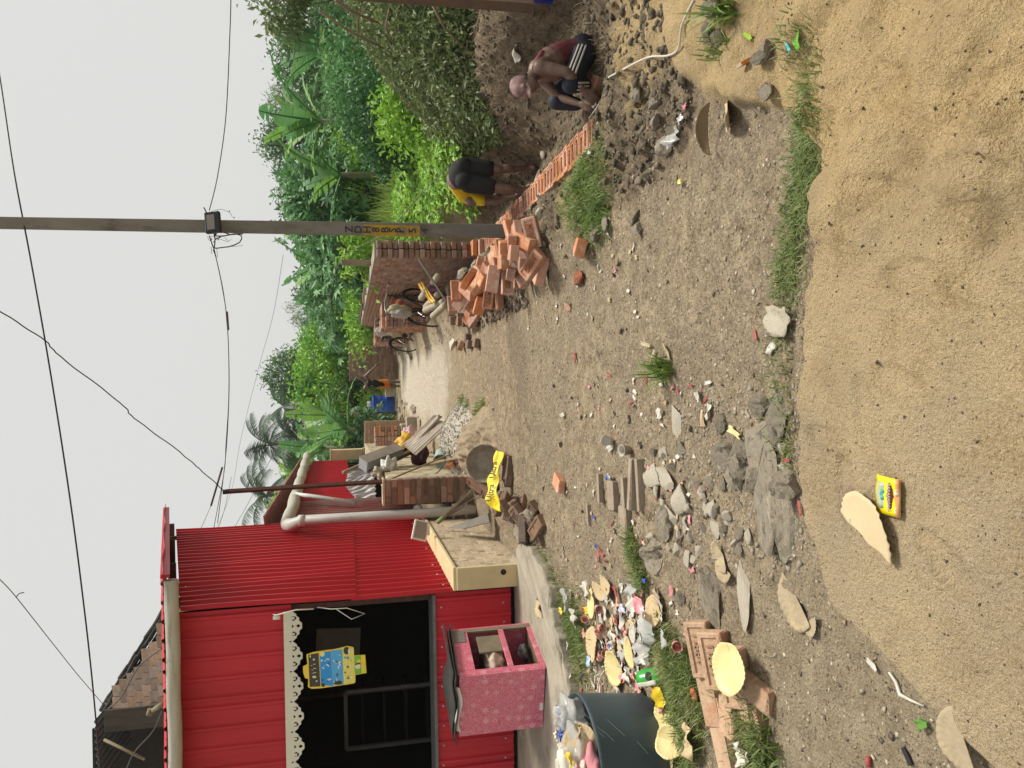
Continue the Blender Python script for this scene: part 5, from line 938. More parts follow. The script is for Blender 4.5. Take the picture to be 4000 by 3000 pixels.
def castor(label, c, r, base_z, mat, n=260, leaf=.26, grp='broad-leaved bushes'):
    c = Vector(c); t = thing('castor_bush', label, 'bush', (c.x, c.y, base_z), (0, 0, 0), grp); rg = random.Random(int(c.x * 77)); mb = MB()
    for i in range(5): e = Vector((rg.uniform(-1, 1) * r[0] * .6, rg.uniform(-1, 1) * r[1] * .6, c.z - base_z + rg.uniform(-.2, .6) * r[2])); mb.tube([(rg.uniform(-.1, .1), rg.uniform(-.1, .1), -.2), e * .5 + Vector((0, 0, .15)), e], [.04, .03, .012], 5)
    mb.build('stem', BARK, t); P, d = crown_pts((0, 0, c.z - base_z), r, n, 26, .22, .5); D = d + rnd_dirs(n, .5) * .5; D /= np.linalg.norm(D, axis=1, keepdims=True); N = np.array([0, -.35, .8]) + rnd_dirs(n) * .45; V, F = palmate(P, D, N, RNG.uniform(.6, 1.25, n) * leaf, 7); obj('foliage', np_mesh('foliage', V, F, mat), t); return t
def banana_leaf(mb, base, az, el, L, W, droop, rg, tear=.5, mi=0):
    d = Vector((math.cos(az) * math.cos(el), math.sin(az) * math.cos(el), math.sin(el))); n = 16; pts = []; p = Vector(base); dirv = d.copy()
    for i in range(n + 1): pts.append(p.copy()); p = p + dirv * L / n; dirv = (dirv + Vector((0, 0, -droop * 1.6 / n * (i / n)))).normalized()
    mb.tube(pts, [.022 * (1 - i / n * .8) * (L / 1.5) + .004 for i in range(n + 1)], 4, mi)
    for s in (-1, 1):
        for i in range(2, n):
            if rg.random() < tear * .10: continue
            a, b = pts[i], pts[i + 1]; t = (b - a).normalized(); sd_ = t.cross(Vector((0, 0, 1)));
            if sd_.length < .1: sd_ = t.cross(Vector((math.cos(az + 1.57), math.sin(az + 1.57), 0)))
            sd_.normalize(); up = sd_.cross(t); f = lambda k: math.sin(PI * min(1, max(0, (k - 1.2) / (n - .8)))) ** .45
            w0 = W / 2 * f(i); w1 = W / 2 * f(i + 1); dr = Vector((0, 0, -1)) * rg.uniform(.02, .42) * tear + up * .16; gap = rg.uniform(.0, .10) * tear if rg.random() < tear else 0
            mb.add([a, b, b.lerp(a, gap) + (sd_ * s + dr + t * .15) * w1, a + (sd_ * s + dr + t * .15) * w0], [(0, 1, 2, 3)], mi)
def banana(label, base, h, n, L, W, seed, mat=None, tear=1.0, az0=0, els=(1.25, .2)):
    t = thing('banana_plant', label, 'banana plant', base, (0, 0, 0), 'banana plants'); rg = random.Random(seed); mb = MB(); mb.tube([(0, 0, -.3), (.02, 0, h * .5), (.0, .02, h)], [.10, .085, .06], 10); mb.build('pseudostem', BSTEM, t, True)
    for k in range(n):
        mb = MB(); banana_leaf(mb, (0, 0, h - .05), az0 + k * 2.4 + rg.uniform(-.3, .3), rg.uniform(els[1], els[0]), L * rg.uniform(.75, 1.1), W * rg.uniform(.8, 1.1), rg.uniform(.5, 1.5), rg, tear); mb.build('leaf', mat or (L_BANB if rg.random() < .35 else L_BAN), t)
    return t
def palm(label, c, base_z, R_, seed, nf=18):
    c = Vector(c); t = thing('coconut_palm', label, 'palm', (c.x, c.y, base_z), (0, 0, 0), 'coconut palms'); rg = random.Random(seed); h = c.z - base_z; mb = MB(); mb.tube([(rg.uniform(-.6, .6), 0, -.2), (.15, 0, h * .5), (0, 0, h)], [.17, .13, .11], 8); mb.build('trunk', BARK, t, True)
    for k in range(nf):
        az = k * 2.4 + rg.uniform(-.3, .3); el = rg.uniform(-.5, 1.2); d = Vector((math.cos(az) * math.cos(el), math.sin(az) * math.cos(el), math.sin(el))); p = Vector((0, 0, h)); pts = []; n = 14
        for i in range(n + 1): pts.append(p.copy()); p = p + d * R_ / n; d = (d + Vector((0, 0, -.11))).normalized()
        mb = MB(); mb.tube(pts, [.03 * (1 - i / n) + .006 for i in range(n + 1)], 4)
        for i in range(2, n + 1):
            for f in (0, .5):
                if i == n and f: continue
                a = pts[i] if not f else (pts[i] + pts[i + 1]) / 2; tt = (pts[min(i + 1, n)] - pts[i - 1]).normalized(); sd_ = tt.cross(Vector((0, 0, 1))); sd_ = sd_.normalized() if sd_.length > .05 else Vector((1, 0, 0))
                ll = R_ * .30 * math.sin(PI * (i + f) / (n + 1.5)) ** .6 + .08
                for s in (-1, 1): e = a + (sd_ * s * .8 + tt * .55 + Vector((0, 0, -.5 - rg.random() * .3))).normalized() * ll; w = tt * .035; mb.add([a - w, a + w, e], [(0, 1, 2)])
        mb.build('frond', L_PALM, t)
    return t
def stuff_leaves(name, label, P, D, N, L, W, mat, fold=.25): V, F = leaves(P, D, N, L, W, fold); return tag(obj(name, np_mesh(name, V, F, mat)), label, None, None, 'stuff')
# field of creepers and tall grass beyond the trench
n = 110000; X_ = RNG.uniform(2.2, 15, n); Y_ = 8.8 + 17 * RNG.random(n) ** 1.3; k = (X_ > 2.62 + .5 * (fbm(X_ * 2, Y_ * 2, 2, 90) - .5)) & ((Y_ > 9.4 - .4 * (X_ - 3) + .8 * (fbm(X_ * 1.5, Y_ * 1.5, 2, 91) - .5)) ) & (X_ < Y_ * .62 + 1.2); X_, Y_ = X_[k], Y_[k]; k = (Y_ < 11.6) | (X_ > 2.5); X_, Y_ = X_[k], Y_[k]
hh = .12 + .34 * fbm(X_ * .9, Y_ * .9, 3, 92) + .045 * np.clip(Y_ - 10, 0, 9); P_ = np.stack([X_, Y_, ground_np(X_, Y_, False) + hh * RNG.uniform(.5, 1, len(X_)) ** .5], 1); m_ = len(P_)
L_ = RNG.uniform(.05, .12, m_) * (1 + .02 * Y_); D_ = rnd_dirs(m_) * np.array([1, 1, .35]) + np.array([0, -.3, 0]); N_ = np.array([0, -.25, 1.]) + rnd_dirs(m_) * .6
stuff_leaves('creeper_field', 'bright green creepers covering the plot beyond the trench', P_, D_, N_, L_, L_ * .55, L_FIELD)
n = 26000; X_ = RNG.uniform(1.5, 17, n); Y_ = RNG.uniform(15.5, 27, n); k = (X_ < Y_ * .5 + 1) & (X_ > 2.5); X_, Y_ = X_[k], Y_[k]; m_ = len(X_); P_ = np.stack([X_, Y_, ground_np(X_, Y_, False) + RNG.uniform(0, .55, m_)], 1); D_ = np.stack([RNG.normal(0, .35, m_), RNG.normal(0, .35, m_), np.full(m_, 1.)], 1); L_ = RNG.uniform(.3, .75, m_); stuff_leaves('tall_grass', 'tall pale grass standing behind the creepers', P_, D_, rnd_dirs(m_) * .4 + np.array([0, -1, .1]), L_, L_ * .05, L_GRASS)
# heap of cut branches at the right
n = 48000; X_ = RNG.uniform(2.7, 7.0, n); Y_ = RNG.uniform(7.9, 11.0, n)
prof = np.interp(X_ - .12 * (Y_ - 8), [2.65, 3.0, 3.5, 4.1, 5.0, 7], [0, .35, .8, 1.4, 1.75, 1.9]) * np.clip(1 - ((Y_ - 9.55) / 1.6) ** 2, 0, 1) ** .6; k = prof > .05; X_, Y_, prof = X_[k], Y_[k], prof[k]; m_ = len(X_)
P_ = np.stack([X_, Y_, ground_np(X_, Y_, False) + prof * (RNG.random(m_) ** .55) * (1 + .25 * (fbm(X_ * 3, Y_ * 3, 3, 93) - .5))], 1); D_ = rnd_dirs(m_, .5); L_ = RNG.uniform(.045, .105, m_)
bh = thing('cut_brush', 'sprawling heap of cut leafy branches right of the bending man', 'brush heap', (4.5, 8.8, 0)); V, F = leaves(P_, D_, rnd_dirs(m_) * .7 + np.array([0, -.6, .6]), L_, L_ * .42); o = obj('leaves', np_mesh('leaves', V, F, L_BRUSH), None); par(o, bh); o['kind'] = 'stuff'
for i in range(46):
    x = random.uniform(3.5, 6.4); y = random.uniform(8.6, 10.2); top = float(np.interp(x, [2.75, 3.1, 3.6, 4.3, 5.2, 7], [0, .35, .75, 1.25, 1.7, 1.9])) * 1.05; a = Vector((x + random.uniform(-.7, .7), y, ground_h(x, y) + random.uniform(0, .3))); b = Vector((x, y - .3, top * random.uniform(.5, 1.1))); mb = MB(); mb.tube([a, a.lerp(b, .5) + Vector((random.uniform(-.15, .15), 0, random.uniform(0, .2))), b], [.016, .011, .005], 5); o = mb.build('branch', TWIG, None, True); par(o, bh)
for a, b, r in ((A4(1310, 0, 7.8), A4(1480, 90, 8.0), .02), (A4(1400, 130, 8.0), A4(1440, 20, 7.9), .014), (A4(1520, 40, 7.6), A4(1540, 180, 7.8), .014), (A4(1690, 20, 7.2), A4(1830, 200, 7.4), .016), (A4(1245, 40, 8.2), A4(1500, 190, 8.4), .016)): mb = MB(); mb.tube([a, (a + b) / 2 + Vector((0, 0, .06)), b], [r, r * .8, r * .5], 6); par(mb.build('branch', TWIG, None, True), bh)
# mid-distance shrubs on the plot
def bush(label, px, py, Y, rx, rz, mat, n, leaf, asp=.5, clumps=24, ry=None, base=-.1): c = A(px, py, Y); return tree(label, c, (rx, ry or rx * .8, rz), base, mat, n, leaf, asp, clumps, 'shrub', 'shrub', 'shrubs on the plot', .03, .3, .25, 6)
bush('glossy dark shrub in front of the banana clump', 830, 265, 13, .75, .55, L_DARK, 2600, .12); bush('leafy shrub left of the cut brush', 890, 240, 11.2, .55, .4, L_FIELD, 1800, .11); bush('rounded green shrub under the right bananas', 770, 180, 15, 1.1, .6, L_CAST, 3000, .12); bush('low vine mound behind the tall grass', 770, 330, 20, 1.4, .7, L_HEDGE, 3200, .13); bush('bright vine mound peeping over the wall beside the concrete post', 770, 650, 24, 1.3, .55, L_HEDGE, 2400, .15); bush('small bright shrub growing behind the wall top', 780, 560, 14.6, .45, .35, L_FIELD, 900, .12)
castor('dark castor bush rising left of the bending man behind the grass', A(705, 425, 20), (1.15, .9, 1.0), -.1, L_CAST, 420); castor('castor bush right behind the utility pole', A(720, 490, 21), (.9, .8, .9), -.1, L_CAST, 300); castor('castor bush behind the near end of the boundary wall', A(735, 560, 19), (.8, .7, .7), -.1, L_CAST, 260); castor('castor bush behind the middle of the boundary wall', A(720, 650, 25), (1.1, .8, .9), -.1, L_CAST, 300); castor('castor bush above the far end of the boundary wall', A(735, 705, 28), (.9, .8, .8), -.1, L_CAST, 240)
banana('banana plant at the far right edge above the cut brush', (7.1, 16.5, -.1), 1.9, 9, 1.5, .42, 1); banana('banana plant with upright torn leaf above the right shrubs', (5.9, 17.5, -.1), 2.2, 10, 1.6, .42, 2); banana('banana plant with a yellowing leaf in the middle of the right clump', (5.0, 18.5, -.1), 1.8, 9, 1.5, .4, 3); banana('banana plant at the left of the right clump', (4.3, 20.5, -.1), 1.9, 8, 1.5, .4, 4); banana('banana plant just left of the utility pole', tuple(A(760, 570, 22).to_tuple()[:2]) + (-.1,), 2.3, 7, 1.5, .45, 5, els=(1.45, .5)); banana('small banana plant over the far end of the boundary wall', tuple(A(760, 735, 33).to_tuple()[:2]) + (-.1,), 2.6, 7, 1.6, .4, 6)
banana('large banana plant spreading left of the blue drum', tuple(A(800, 925, 25).to_tuple()[:2]) + (-.1,), 1.75, 11, 1.75, .46, 7, els=(1.2, -.15), tear=.8); banana('tall banana plant behind the cream pillar', tuple(A(790, 965, 26.5).to_tuple()[:2]) + (-.1,), 2.5, 9, 1.7, .42, 8, els=(1.4, .1)); banana('banana plant tangled in the creepers behind the large one', tuple(A(790, 895, 29).to_tuple()[:2]) + (-.1,), 2.3, 9, 1.6, .42, 9)
castor('dark leafy bush under the large banana plant', A(790, 940, 25.5), (1.0, .7, .75), -.1, L_DARK, 300, .22)
# creeper-smothered hedge at the end of the yard
tree('creeper-covered thicket filling the end of the yard', A(740, 810, 31), (2.3, 1.5, 1.75), -.2, L_HEDGE, 9000, .17, .6, 90, 'creeper_thicket', 'thicket', None, .12, .5, .12, 14, .6); tree('darker creeper thicket right of the orange-shorts man', A(735, 745, 33), (1.6, 1.2, 1.5), -.2, L_CAST, 4500, .18, .6, 50, 'creeper_thicket', 'thicket', None, .1, .5, .14, 10, .6); tree('low dark undergrowth behind the blue drum', A(800, 880, 32), (1.3, 1, 1.0), -.2, L_DARK, 3200, .17, .6, 40, 'creeper_thicket', 'thicket', None, .08, .5, .14, 8, .5)
tree('dark round-crowned tree above the creeper thicket', A(628, 808, 44), (1.25, 1.2, 1.35), -.2, L_TREE, 5000, .2, .45, 60, r0=.14); tree('pale feathery tree above the boundary wall', A(668, 668, 36), (.95, .9, 1.1), -.2, L_FEATH, 2400, .13, .25, 60, r0=.06, spread=.12); tree('grey-green tall tree right of the utility pole behind the bananas', A(645, 300, 30), (1.35, 1.2, 1.2), -.2, L_TREE, 6000, .16, .42, 70, r0=.13); tree('small feathery tree top at the left of the tall tree', A(615, 225, 31), (.8, .8, .75), -.2, L_FEATH, 1500, .15, .25, 34, r0=.05, spread=.14); tree('mid-green tree behind the right banana clump', A(690, 120, 24), (1.6, 1.2, 1.2), -.2, L_TREE, 5200, .16, .45, 60); tree('leafy tree top at the upper right corner', A(605, -10, 16), (.75, .8, .5), -.2, L_BRUSH, 1500, .16, .4, 24, r0=.05, spread=.2); tree('dark tree behind the castor bushes', A(690, 440, 28), (1.6, 1.2, 1.2), -.2, L_DARK, 5000, .18, .5, 60); tree('dark tree behind the boundary wall', A(720, 600, 31), (1.9, 1.2, 1.1), -.2, L_DARK, 5000, .19, .5, 60); tree('bright green tree top beside the feathery palms', A(640, 1010, 48), (1.2, 1, .8), -.2, L_HEDGE, 2400, .22, .5, 30); tree('bright tree top just above the gutter elbow', A(625, 1105, 30), (.75, .6, .6), -.2, L_HEDGE, 1800, .16, .5, 24, r0=.07)
palm('tall coconut palm left of the dark round tree', A(615, 878, 48), -.2, 2.0, 31); palm('coconut palm with spreading crown in the middle of the three', A(585, 960, 52), -.2, 2.5, 32, 20); palm('leftmost coconut palm behind the rusty post', A(575, 1070, 50), -.2, 2.6, 33, 20); palm('short coconut palm behind the banana leaves', A(640, 945, 47), -.2, 2.0, 34); palm('small palm crown at the edge of the kiosk roof', A(625, 1135, 40), -.2, 1.2, 35, 12)
# far thicket closing the view
n = 26000; X_ = RNG.uniform(-14, 24, n); Y_ = RNG.uniform(36, 44, n); hh = 2.6 + 1.6 * fbm(X_ * .35, Y_ * .2, 3, 95); P_ = np.stack([X_, Y_, -.3 + hh * RNG.random(n) ** .7], 1); L_ = RNG.uniform(.2, .42, n); stuff_leaves('far_thicket', 'continuous dark green thicket closing the view', P_, rnd_dirs(n, .4), rnd_dirs(n) * .6 + np.array([0, -.6, .6]), L_, L_ * .55, L_TREE)
# ================================================================ PEOPLE (one continuous remeshed body each; clothing as children)
SKIN = pm('dark_skin', (.185, .115, .085), (.14, .082, .06), scale=9, rough=.5, bump=.08, bscale=60, spec=.45); HAIR = pm('black_hair', (.012, .011, .01), (.02, .018, .016), rough=.7)
class Body:
    def __init__(s): s.mb = MB()
    def cap(s, a, b, ra, rb, ell=1.0, n=14):      # tapered limb with round ends
        a = Vector(a); b = Vector(b); d = (b - a); L = d.length; d.normalize(); pts = []; rs = []
        for k in (0, 1, 2, 3): t = math.sin(k / 4 * PI / 2); pts.append(a - d * ra * math.cos(k / 4 * PI / 2)); rs.append(max(ra * t, .0015))
        for k in range(5): pts.append(a.lerp(b, k / 4)); rs.append(ra + (rb - ra) * k / 4)
        for k in (1, 2, 3, 4): t = math.cos(k / 4 * PI / 2); pts.append(b + d * rb * math.sin(k / 4 * PI / 2)); rs.append(max(rb * t, .0015))
        s.mb.tube(pts, rs, n, ell=ell); return s
    def ball(s, c, r, M=None): s.mb.sphere(c, r, 16, 12, M); return s
    def hand(s, w, d, n, size=.18, curl=.6, side=1):   # wrist point, finger direction, back-of-hand normal
        w = Vector(w); d = Vector(d).normalized(); n = Vector(n); n = (n - d * n.dot(d)).normalized(); x = d.cross(n) * side; k = size / .18
        s.cap(w - d * .02, w + d * .035 * k, .024, .022); 
        for i in range(4): s.cap(w + d * .02 * k + x * (i - 1.5) * .014 * k, w + d * .085 * k + x * (i - 1.5) * .021 * k, .016 * k, .0125 * k)
        for i, l in enumerate((.068, .078, .072, .056)):
            b = w + d * .088 * k + x * (i - 1.5) * .0215 * k; d1 = (d * math.cos(curl * .6) - n * math.sin(curl * .6)); m = b + d1 * l * .45 * k; d2 = (d * math.cos(curl * 1.7) - n * math.sin(curl * 1.7)); e = m + d2 * l * .55 * k; s.cap(b, m, .0105 * k, .0095 * k, n=8); s.cap(m, e, .0095 * k, .0078 * k, n=8)
        tb = w + d * .03 * k - x * .028 * k; tm = tb + (d * .6 - x * .75 - n * .25).normalized() * .04 * k; s.cap(tb, tm, .014 * k, .012 * k, n=8); s.cap(tm, tm + (d * .9 - x * .25 - n * .3).normalized() * .034 * k, .0115 * k, .009 * k, n=8); return s
    def foot(s, an, d, l=.25):
        an = Vector(an); d = Vector(d); d.z = 0; d.normalize(); f = an.copy(); f.z -= .055; s.cap(an, f + d * -.03, .036, .036); s.cap(f - d * .035, f + d * l * .5, .035, .036); s.cap(f + d * l * .4, f + d * l * .68 + Vector((0, 0, -.012)), .040, .024)
        x = d.cross(Vector((0, 0, 1)))
        for i in range(5): s.cap(f + d * l * .62 + x * (i - 2) * .016 + Vector((0, 0, -.014)), f + d * l * (.80 - .02 * i) + x * (i - 2) * .018 + Vector((0, 0, -.02)), .013, .010, n=8)
        return s
    def head(s, c, fwd, up, k=1.0):
        c = Vector(c); f = Vector(fwd).normalized(); u = Vector(up); u = (u - f * u.dot(f)).normalized(); x = f.cross(u); M = Matrix((x, f, u)).transposed(); q = lambda a, b, e: c + M @ Vector((a * k, b * k, e * k))
        s.ball(q(0, -.012, .03), (.075 * k, .093 * k, .088 * k), M); s.ball(q(0, .022, -.035), (.058 * k, .07 * k, .075 * k), M); s.ball(q(0, .05, -.075), (.034 * k, .035 * k, .032 * k), M)
        s.cap(q(0, .085, .02), q(0, .108, -.018), .009 * k, .015 * k); s.cap(q(-.035, .082, .028), q(.035, .082, .028), .010 * k, .010 * k)
        for e in (-1, 1): s.ball(q(.076 * e, -.008, -.005), (.010 * k, .018 * k, .031 * k), M); s.ball(q(.03 * e, .078, .012), (.013 * k, .01 * k, .008 * k), M)
        s.cap(q(-.02, .085, -.048), q(.02, .085, -.048), .009 * k, .009 * k); return M
    def bake(s, name, mat, parent, voxel=.009, it=3):
        me = s.mb.mesh(name, None); o = bpy.data.objects.new('b', me); m = o.modifiers.new('r', 'REMESH'); m.mode = 'VOXEL'; m.voxel_size = voxel; sm = o.modifiers.new('s', 'SMOOTH'); sm.factor = .5; sm.iterations = it
        r = bake(o); r.materials.clear(); setm(r, mat); r.name = name; r.polygons.foreach_set('use_smooth', [True] * len(r.polygons)); return lnk(bpy.data.objects.new(name, r), parent)
# ---- man crouching in the trench
BY = 6.38
def cz(zx, zy, dy=0): return A4(1950 + zx * .2712, 100 + zy * .2712, BY + dy)
man = thing('person', 'man in maroon vest, pink cap and striped track pants crouching to lay a brick', 'person', (0, 0, 0))
hipc = cz(1190, 400, .06); sp = cz(960, 430, .04); ch = cz(740, 560, .0); nk = cz(510, 650, -.02); hd_ = cz(375, 860, -.05)
shn = cz(600, 590, -.17); eln = cz(965, 665, -.26); wrn = cz(1225, 945, -.20); shf = cz(610, 760, .17); elf = cz(860, 1030, .16); wrf = cz(1170, 1130, .02)
hn, kn, an = cz(1215, 420, -.09), cz(1030, 850, -.20), cz(1290, 850, -.10); hf, kf, af = cz(1215, 440, .16), cz(830, 1090, .20), cz(1180, 1140, .16)
b = Body(); b.cap(hipc, sp, .14, .125, ell=.85).cap(sp, ch, .125, .15, ell=.9).cap(ch, nk.lerp(ch, .25), .15, .09).cap(nk.lerp(ch, .3), hd_.lerp(nk, .25), .062, .052)
b.cap(shn.lerp(ch, .35), shn, .075, .068).cap(shf.lerp(ch, .35), shf, .075, .066).cap(shn, eln, .058, .043).cap(eln, wrn, .043, .027).cap(shf, elf, .056, .042).cap(elf, wrf, .042, .026).ball(shn.lerp(eln, .45), (.053, .053, .06)).ball(eln.lerp(wrn, .25), (.046, .046, .05))
fw = (cz(560, 1180, -.25) - cz(330, 860, -.05)).normalized(); up = (cz(250, 960, -.05) - cz(420, 860, -.05)).normalized(); HM = b.head(hd_, fw, up, 1.0)
brk = cz(1372, 935, -.14); b.hand(wrn, (cz(1345, 1050, -.20) - wrn), Vector((-.35, -.8, .45)), .19, .55, 1); b.hand(wrf, (cz(1290, 1180, -.06) - wrf), Vector((-.6, -.3, .7)), .18, .6, 1)
b.cap(hn, kn, .085, .058).cap(kn, an, .056, .038).cap(hf, kf, .085, .058).cap(kf, af, .056, .038).foot(an, (-1, -.25, 0)).foot(af, (-1, -.1, 0)); b.bake('body', SKIN, man)
v = Body(); v.cap(hipc.lerp(sp, -.05), sp, .152, .136, ell=.88).cap(sp, ch.lerp(sp, .35), .136, .150, ell=.92).cap(ch.lerp(sp, .35), ch.lerp(nk, .05), .150, .135, ell=.92); VEST = pm('maroon_vest', (.20, .05, .055), (.13, .032, .04), scale=7, bump=.4, bscale=14, c3=(.16, .075, .055), c3f=.6, c3s=3); ve = v.bake('vest', VEST, man, .012, 4)
v = Body()
for s in (shn, shf): v.cap(ch.lerp(s, .35) + Vector((-.07, -.02, 0)), nk.lerp(s, .45) + Vector((.01, 0, .035)), .024, .018).cap(nk.lerp(s, .45) + Vector((.01, 0, .035)), ch.lerp(s, .5) + Vector((.10, 0, .03)), .018, .03)
v.bake('vest_strap', VEST, man, .010, 2)
t = Body(); t.cap(hn, kn, .108, .078).cap(kn, an.lerp(kn, .25), .078, .060).cap(hf, kf, .106, .078).cap(kf, af.lerp(kf, .2), .078, .06).ball(hipc, (.16, .17, .13)); PANT = pm('navy_pants', (.012, .014, .024), (.025, .03, .045), scale=5, rough=.7, bump=.3, bscale=15); pn = t.bake('track_pants', PANT, man, .012, 3)
STR = pm('white_stripe', (.62, .6, .56), (.5, .48, .45)); 
def stripe(p, q, r0, r1, side, off):
    mb = MB(); d = (q - p).normalized(); n = Vector(side); n = (n - d * n.dot(d)).normalized(); x = d.cross(n)
    def f(u, w): c = p.lerp(q, u); r = r0 + (r1 - r0) * u + .007; a = off / r + (w - .5) * .016 / r; return c + n * r * math.cos(a) + x * r * math.sin(a)
    mb.sheet(f, 10, 2); return mb
for k in (-1, 0, 1): stripe(hn.lerp(kn, .02), hn.lerp(kn, .97), .108, .078, (-.15, -.85, .5), k * .032).build('stripe', STR, pn, True, solid=.003); stripe(kn.lerp(an, .02), kn.lerp(an, .72), .078, .062, (-.45, -.8, .35), k * .028).build('stripe', STR, pn, True, solid=.003)
c = Body(); CAPM = pm('pink_camo_cap', (.36, .24, .22), (.16, .09, .085), scale=16, detail=2, c3=(.10, .055, .055), c3f=.6, c3s=12, rough=.8); M = HM; q = lambda a, b_, e: hd_ + M @ Vector((a, b_, e)); c.ball(q(0, -.012, .045), (.086, .103, .088), M); c.cap(q(-.05, .07, .035), q(.05, .07, .035), .022, .022); cp = c.bake('cap', CAPM, man, .008, 2)
mb = MB(); mb.sheet(lambda u, w: q((u - .5) * .155 * (1 - .3 * w * w), .075 + .085 * w * math.sqrt(max(0, 1 - (2 * u - 1) ** 2 * .75)), .035 - .02 * w - .03 * (2 * u - 1) ** 2), 12, 5); mb.build('brim', CAPM, cp, True, solid=.005)
mb = MB(); mb.sphere(q(0, -.05, -.03), (.066, .06, .055), 12, 8, M); mb.build('hair', HAIR, man, True)
hb = frog(brk, (R(8), R(12), R(-28)), 'new', txt=False); tag(hb, 'orange brick held in the hands of the crouching man', 'brick')
# ---- man bending over the course
def wz(zx, zy, dy=0): return A4(1600 + zx * .6028, zy * .6028, 8.75 + dy)
m2 = thing('person', 'man in yellow shirt and black shorts bent double over the trench', 'person', (0, 0, 0))
aR, aL, kR, kL, hR, hL = wz(772, 1088, .02), wz(738, 1235, -.08), wz(575, 1098, -.03), wz(600, 1222, -.10), wz(375, 1085, .05), wz(385, 1185, .0); pv = wz(335, 1130, .06); wa = wz(300, 1165, .24); chn = wz(365, 1235, .52); nk2 = wz(450, 1262, .66); hdd = wz(520, 1270, .74)
b = Body(); b.cap(pv, wa, .15, .125, ell=.85).cap(wa, chn, .125, .145, ell=.85).cap(chn, nk2, .12, .06).cap(nk2, hdd, .055, .052); b.head(hdd + Vector((0, .03, -.06)), (0, .1, -1), (0, 1, .1)); s1, s2 = wz(395, 1300, .42), wz(390, 1200, .62); e1, e2 = wz(560, 1305, .30), wz(560, 1215, .6); w1, w2 = wz(690, 1275, .20), wz(690, 1240, .45)
b.cap(chn, s1, .09, .068).cap(chn, s2, .09, .068).cap(s1, e1, .056, .042).cap(e1, w1, .042, .027).cap(s2, e2, .056, .042).cap(e2, w2, .042, .027); b.hand(w1, (.05, -.1, -1), (0, -1, 0), .19, .5, 1); b.hand(w2, (0, 0, -1), (0, -1, 0), .19, .5, -1)
for h_, k_, a_, fd in ((hR, kR, aR, (.15, .9, 0)), (hL, kL, aL, (-.45, .7, 0))): b.cap(h_, k_, .088, .058).cap(k_, a_, .055, .036).ball(k_.lerp(a_, .28) + Vector((0, -.012, 0)), (.052, .058, .09)).foot(a_, fd, .25)
b.bake('body', SKIN, m2)
t = Body(); t.cap(hR, kR.lerp(hR, .35), .118, .100).cap(hL, kL.lerp(hL, .38), .118, .098).ball(pv, (.175, .155, .15)).ball(hR.lerp(pv, .3) + Vector((.02, -.055, .03)), (.105, .09, .11)).ball(hL.lerp(pv, .3) + Vector((-.02, -.055, .03)), (.105, .09, .11)); t.bake('shorts', pm('black_shorts', (.012, .011, .011), (.02, .018, .018), scale=6, rough=.8, bump=.3, bscale=14), m2, .011, 3)
v = Body(); v.cap(wa.lerp(chn, .2), chn, .142, .162, ell=.88).cap(chn, nk2.lerp(chn, .4), .15, .09).cap(chn.lerp(s1, .6), s1.lerp(e1, .45), .085, .066).cap(chn.lerp(s2, .6), s2.lerp(e2, .45), .085, .066); v.bake('yellow_shirt', pm('yellow_shirt', (.72, .55, .012), (.6, .44, .01), scale=4, rough=.8, bump=.3, bscale=14), m2, .012, 4)
mb = MB(); mb.tube([pv + Vector((.17 * math.cos(a), .15 * math.sin(a) * 1, .085 + .02 * math.sin(a))) for a in np.linspace(PI * 1.05, PI * 1.95, 10)], .006, 5) if False else None
# ---- man at the end of the yard
def yz(zx, zy, dy=0): return A4(1000 + zx * .482, 1300 + zy * .482, 26.6 + dy)
m3 = thing('person', 'man in black vest and orange shorts standing at the end of the yard', 'person', (0, 0, 0))
f1, f2 = yz(1165, 398, -.1), yz(1165, 432, .05); k1, k2 = yz(1110, 398, -.1), yz(1110, 432, 0); h1, h2 = yz(1025, 402), yz(1025, 432); pv = yz(1010, 417); chn = yz(915, 405); nk3 = yz(872, 385); hd3 = yz(838, 366)
b = Body(); b.cap(pv, chn, .145, .165, ell=.7).cap(chn, nk3, .13, .06).cap(nk3, hd3, .055, .055); b.head(hd3, (-.1, -1, -.1), (0, 0, 1), 1.02); 
for h_, k_, f_ in ((h1, k1, f1), (h2, k2, f2)): b.cap(h_, k_, .085, .058).cap(k_, f_, .055, .036).foot(f_, (0, -1, 0))
sA, eA, wA = yz(888, 352), yz(925, 312, -.1), yz(970, 272, -.15); sB, eB, wB = yz(885, 448), yz(945, 470, -.05), yz(995, 495, -.1)
b.cap(chn, sA, .09, .07).cap(chn, sB, .09, .07).cap(sA, eA, .056, .042).cap(eA, wA, .042, .028).cap(sB, eB, .056, .042).cap(eB, wB, .042, .028); b.hand(wA, (.4, 0, -.6), (0, -1, 0), .19, .4, 1); b.hand(wB, (-.3, 0, -.8), (0, -1, 0), .19, .4, -1); b.bake('body', SKIN, m3, .014, 2)
v = Body(); v.cap(pv.lerp(chn, -.05), chn.lerp(pv, .1), .160, .178, ell=.74).cap(chn.lerp(pv, .1), nk3.lerp(chn, .5), .165, .10, ell=.75); v.bake('black_vest', pm('black_vest', (.012, .012, .013)), m3, .016, 2)
t = Body(); t.cap(h1.lerp(pv, .1), k1.lerp(h1, .5), .115, .10).cap(h2.lerp(pv, .1), k2.lerp(h2, .5), .115, .10).ball(pv, (.17, .14, .13)); t.bake('orange_shorts', pm('orange_shorts', (.62, .19, .03), (.5, .15, .02)), m3, .014, 2); mb = MB(); mb.sphere(hd3 + Vector((0, .02, .055)), (.084, .1, .075), 12, 8); mb.build('hair', HAIR, m3, True)
obj('lettering', text_mesh('Rebel', .10, .002, STR), m3, chn + Vector((0, -.135, -.1)), (PI / 2, 0, 0))
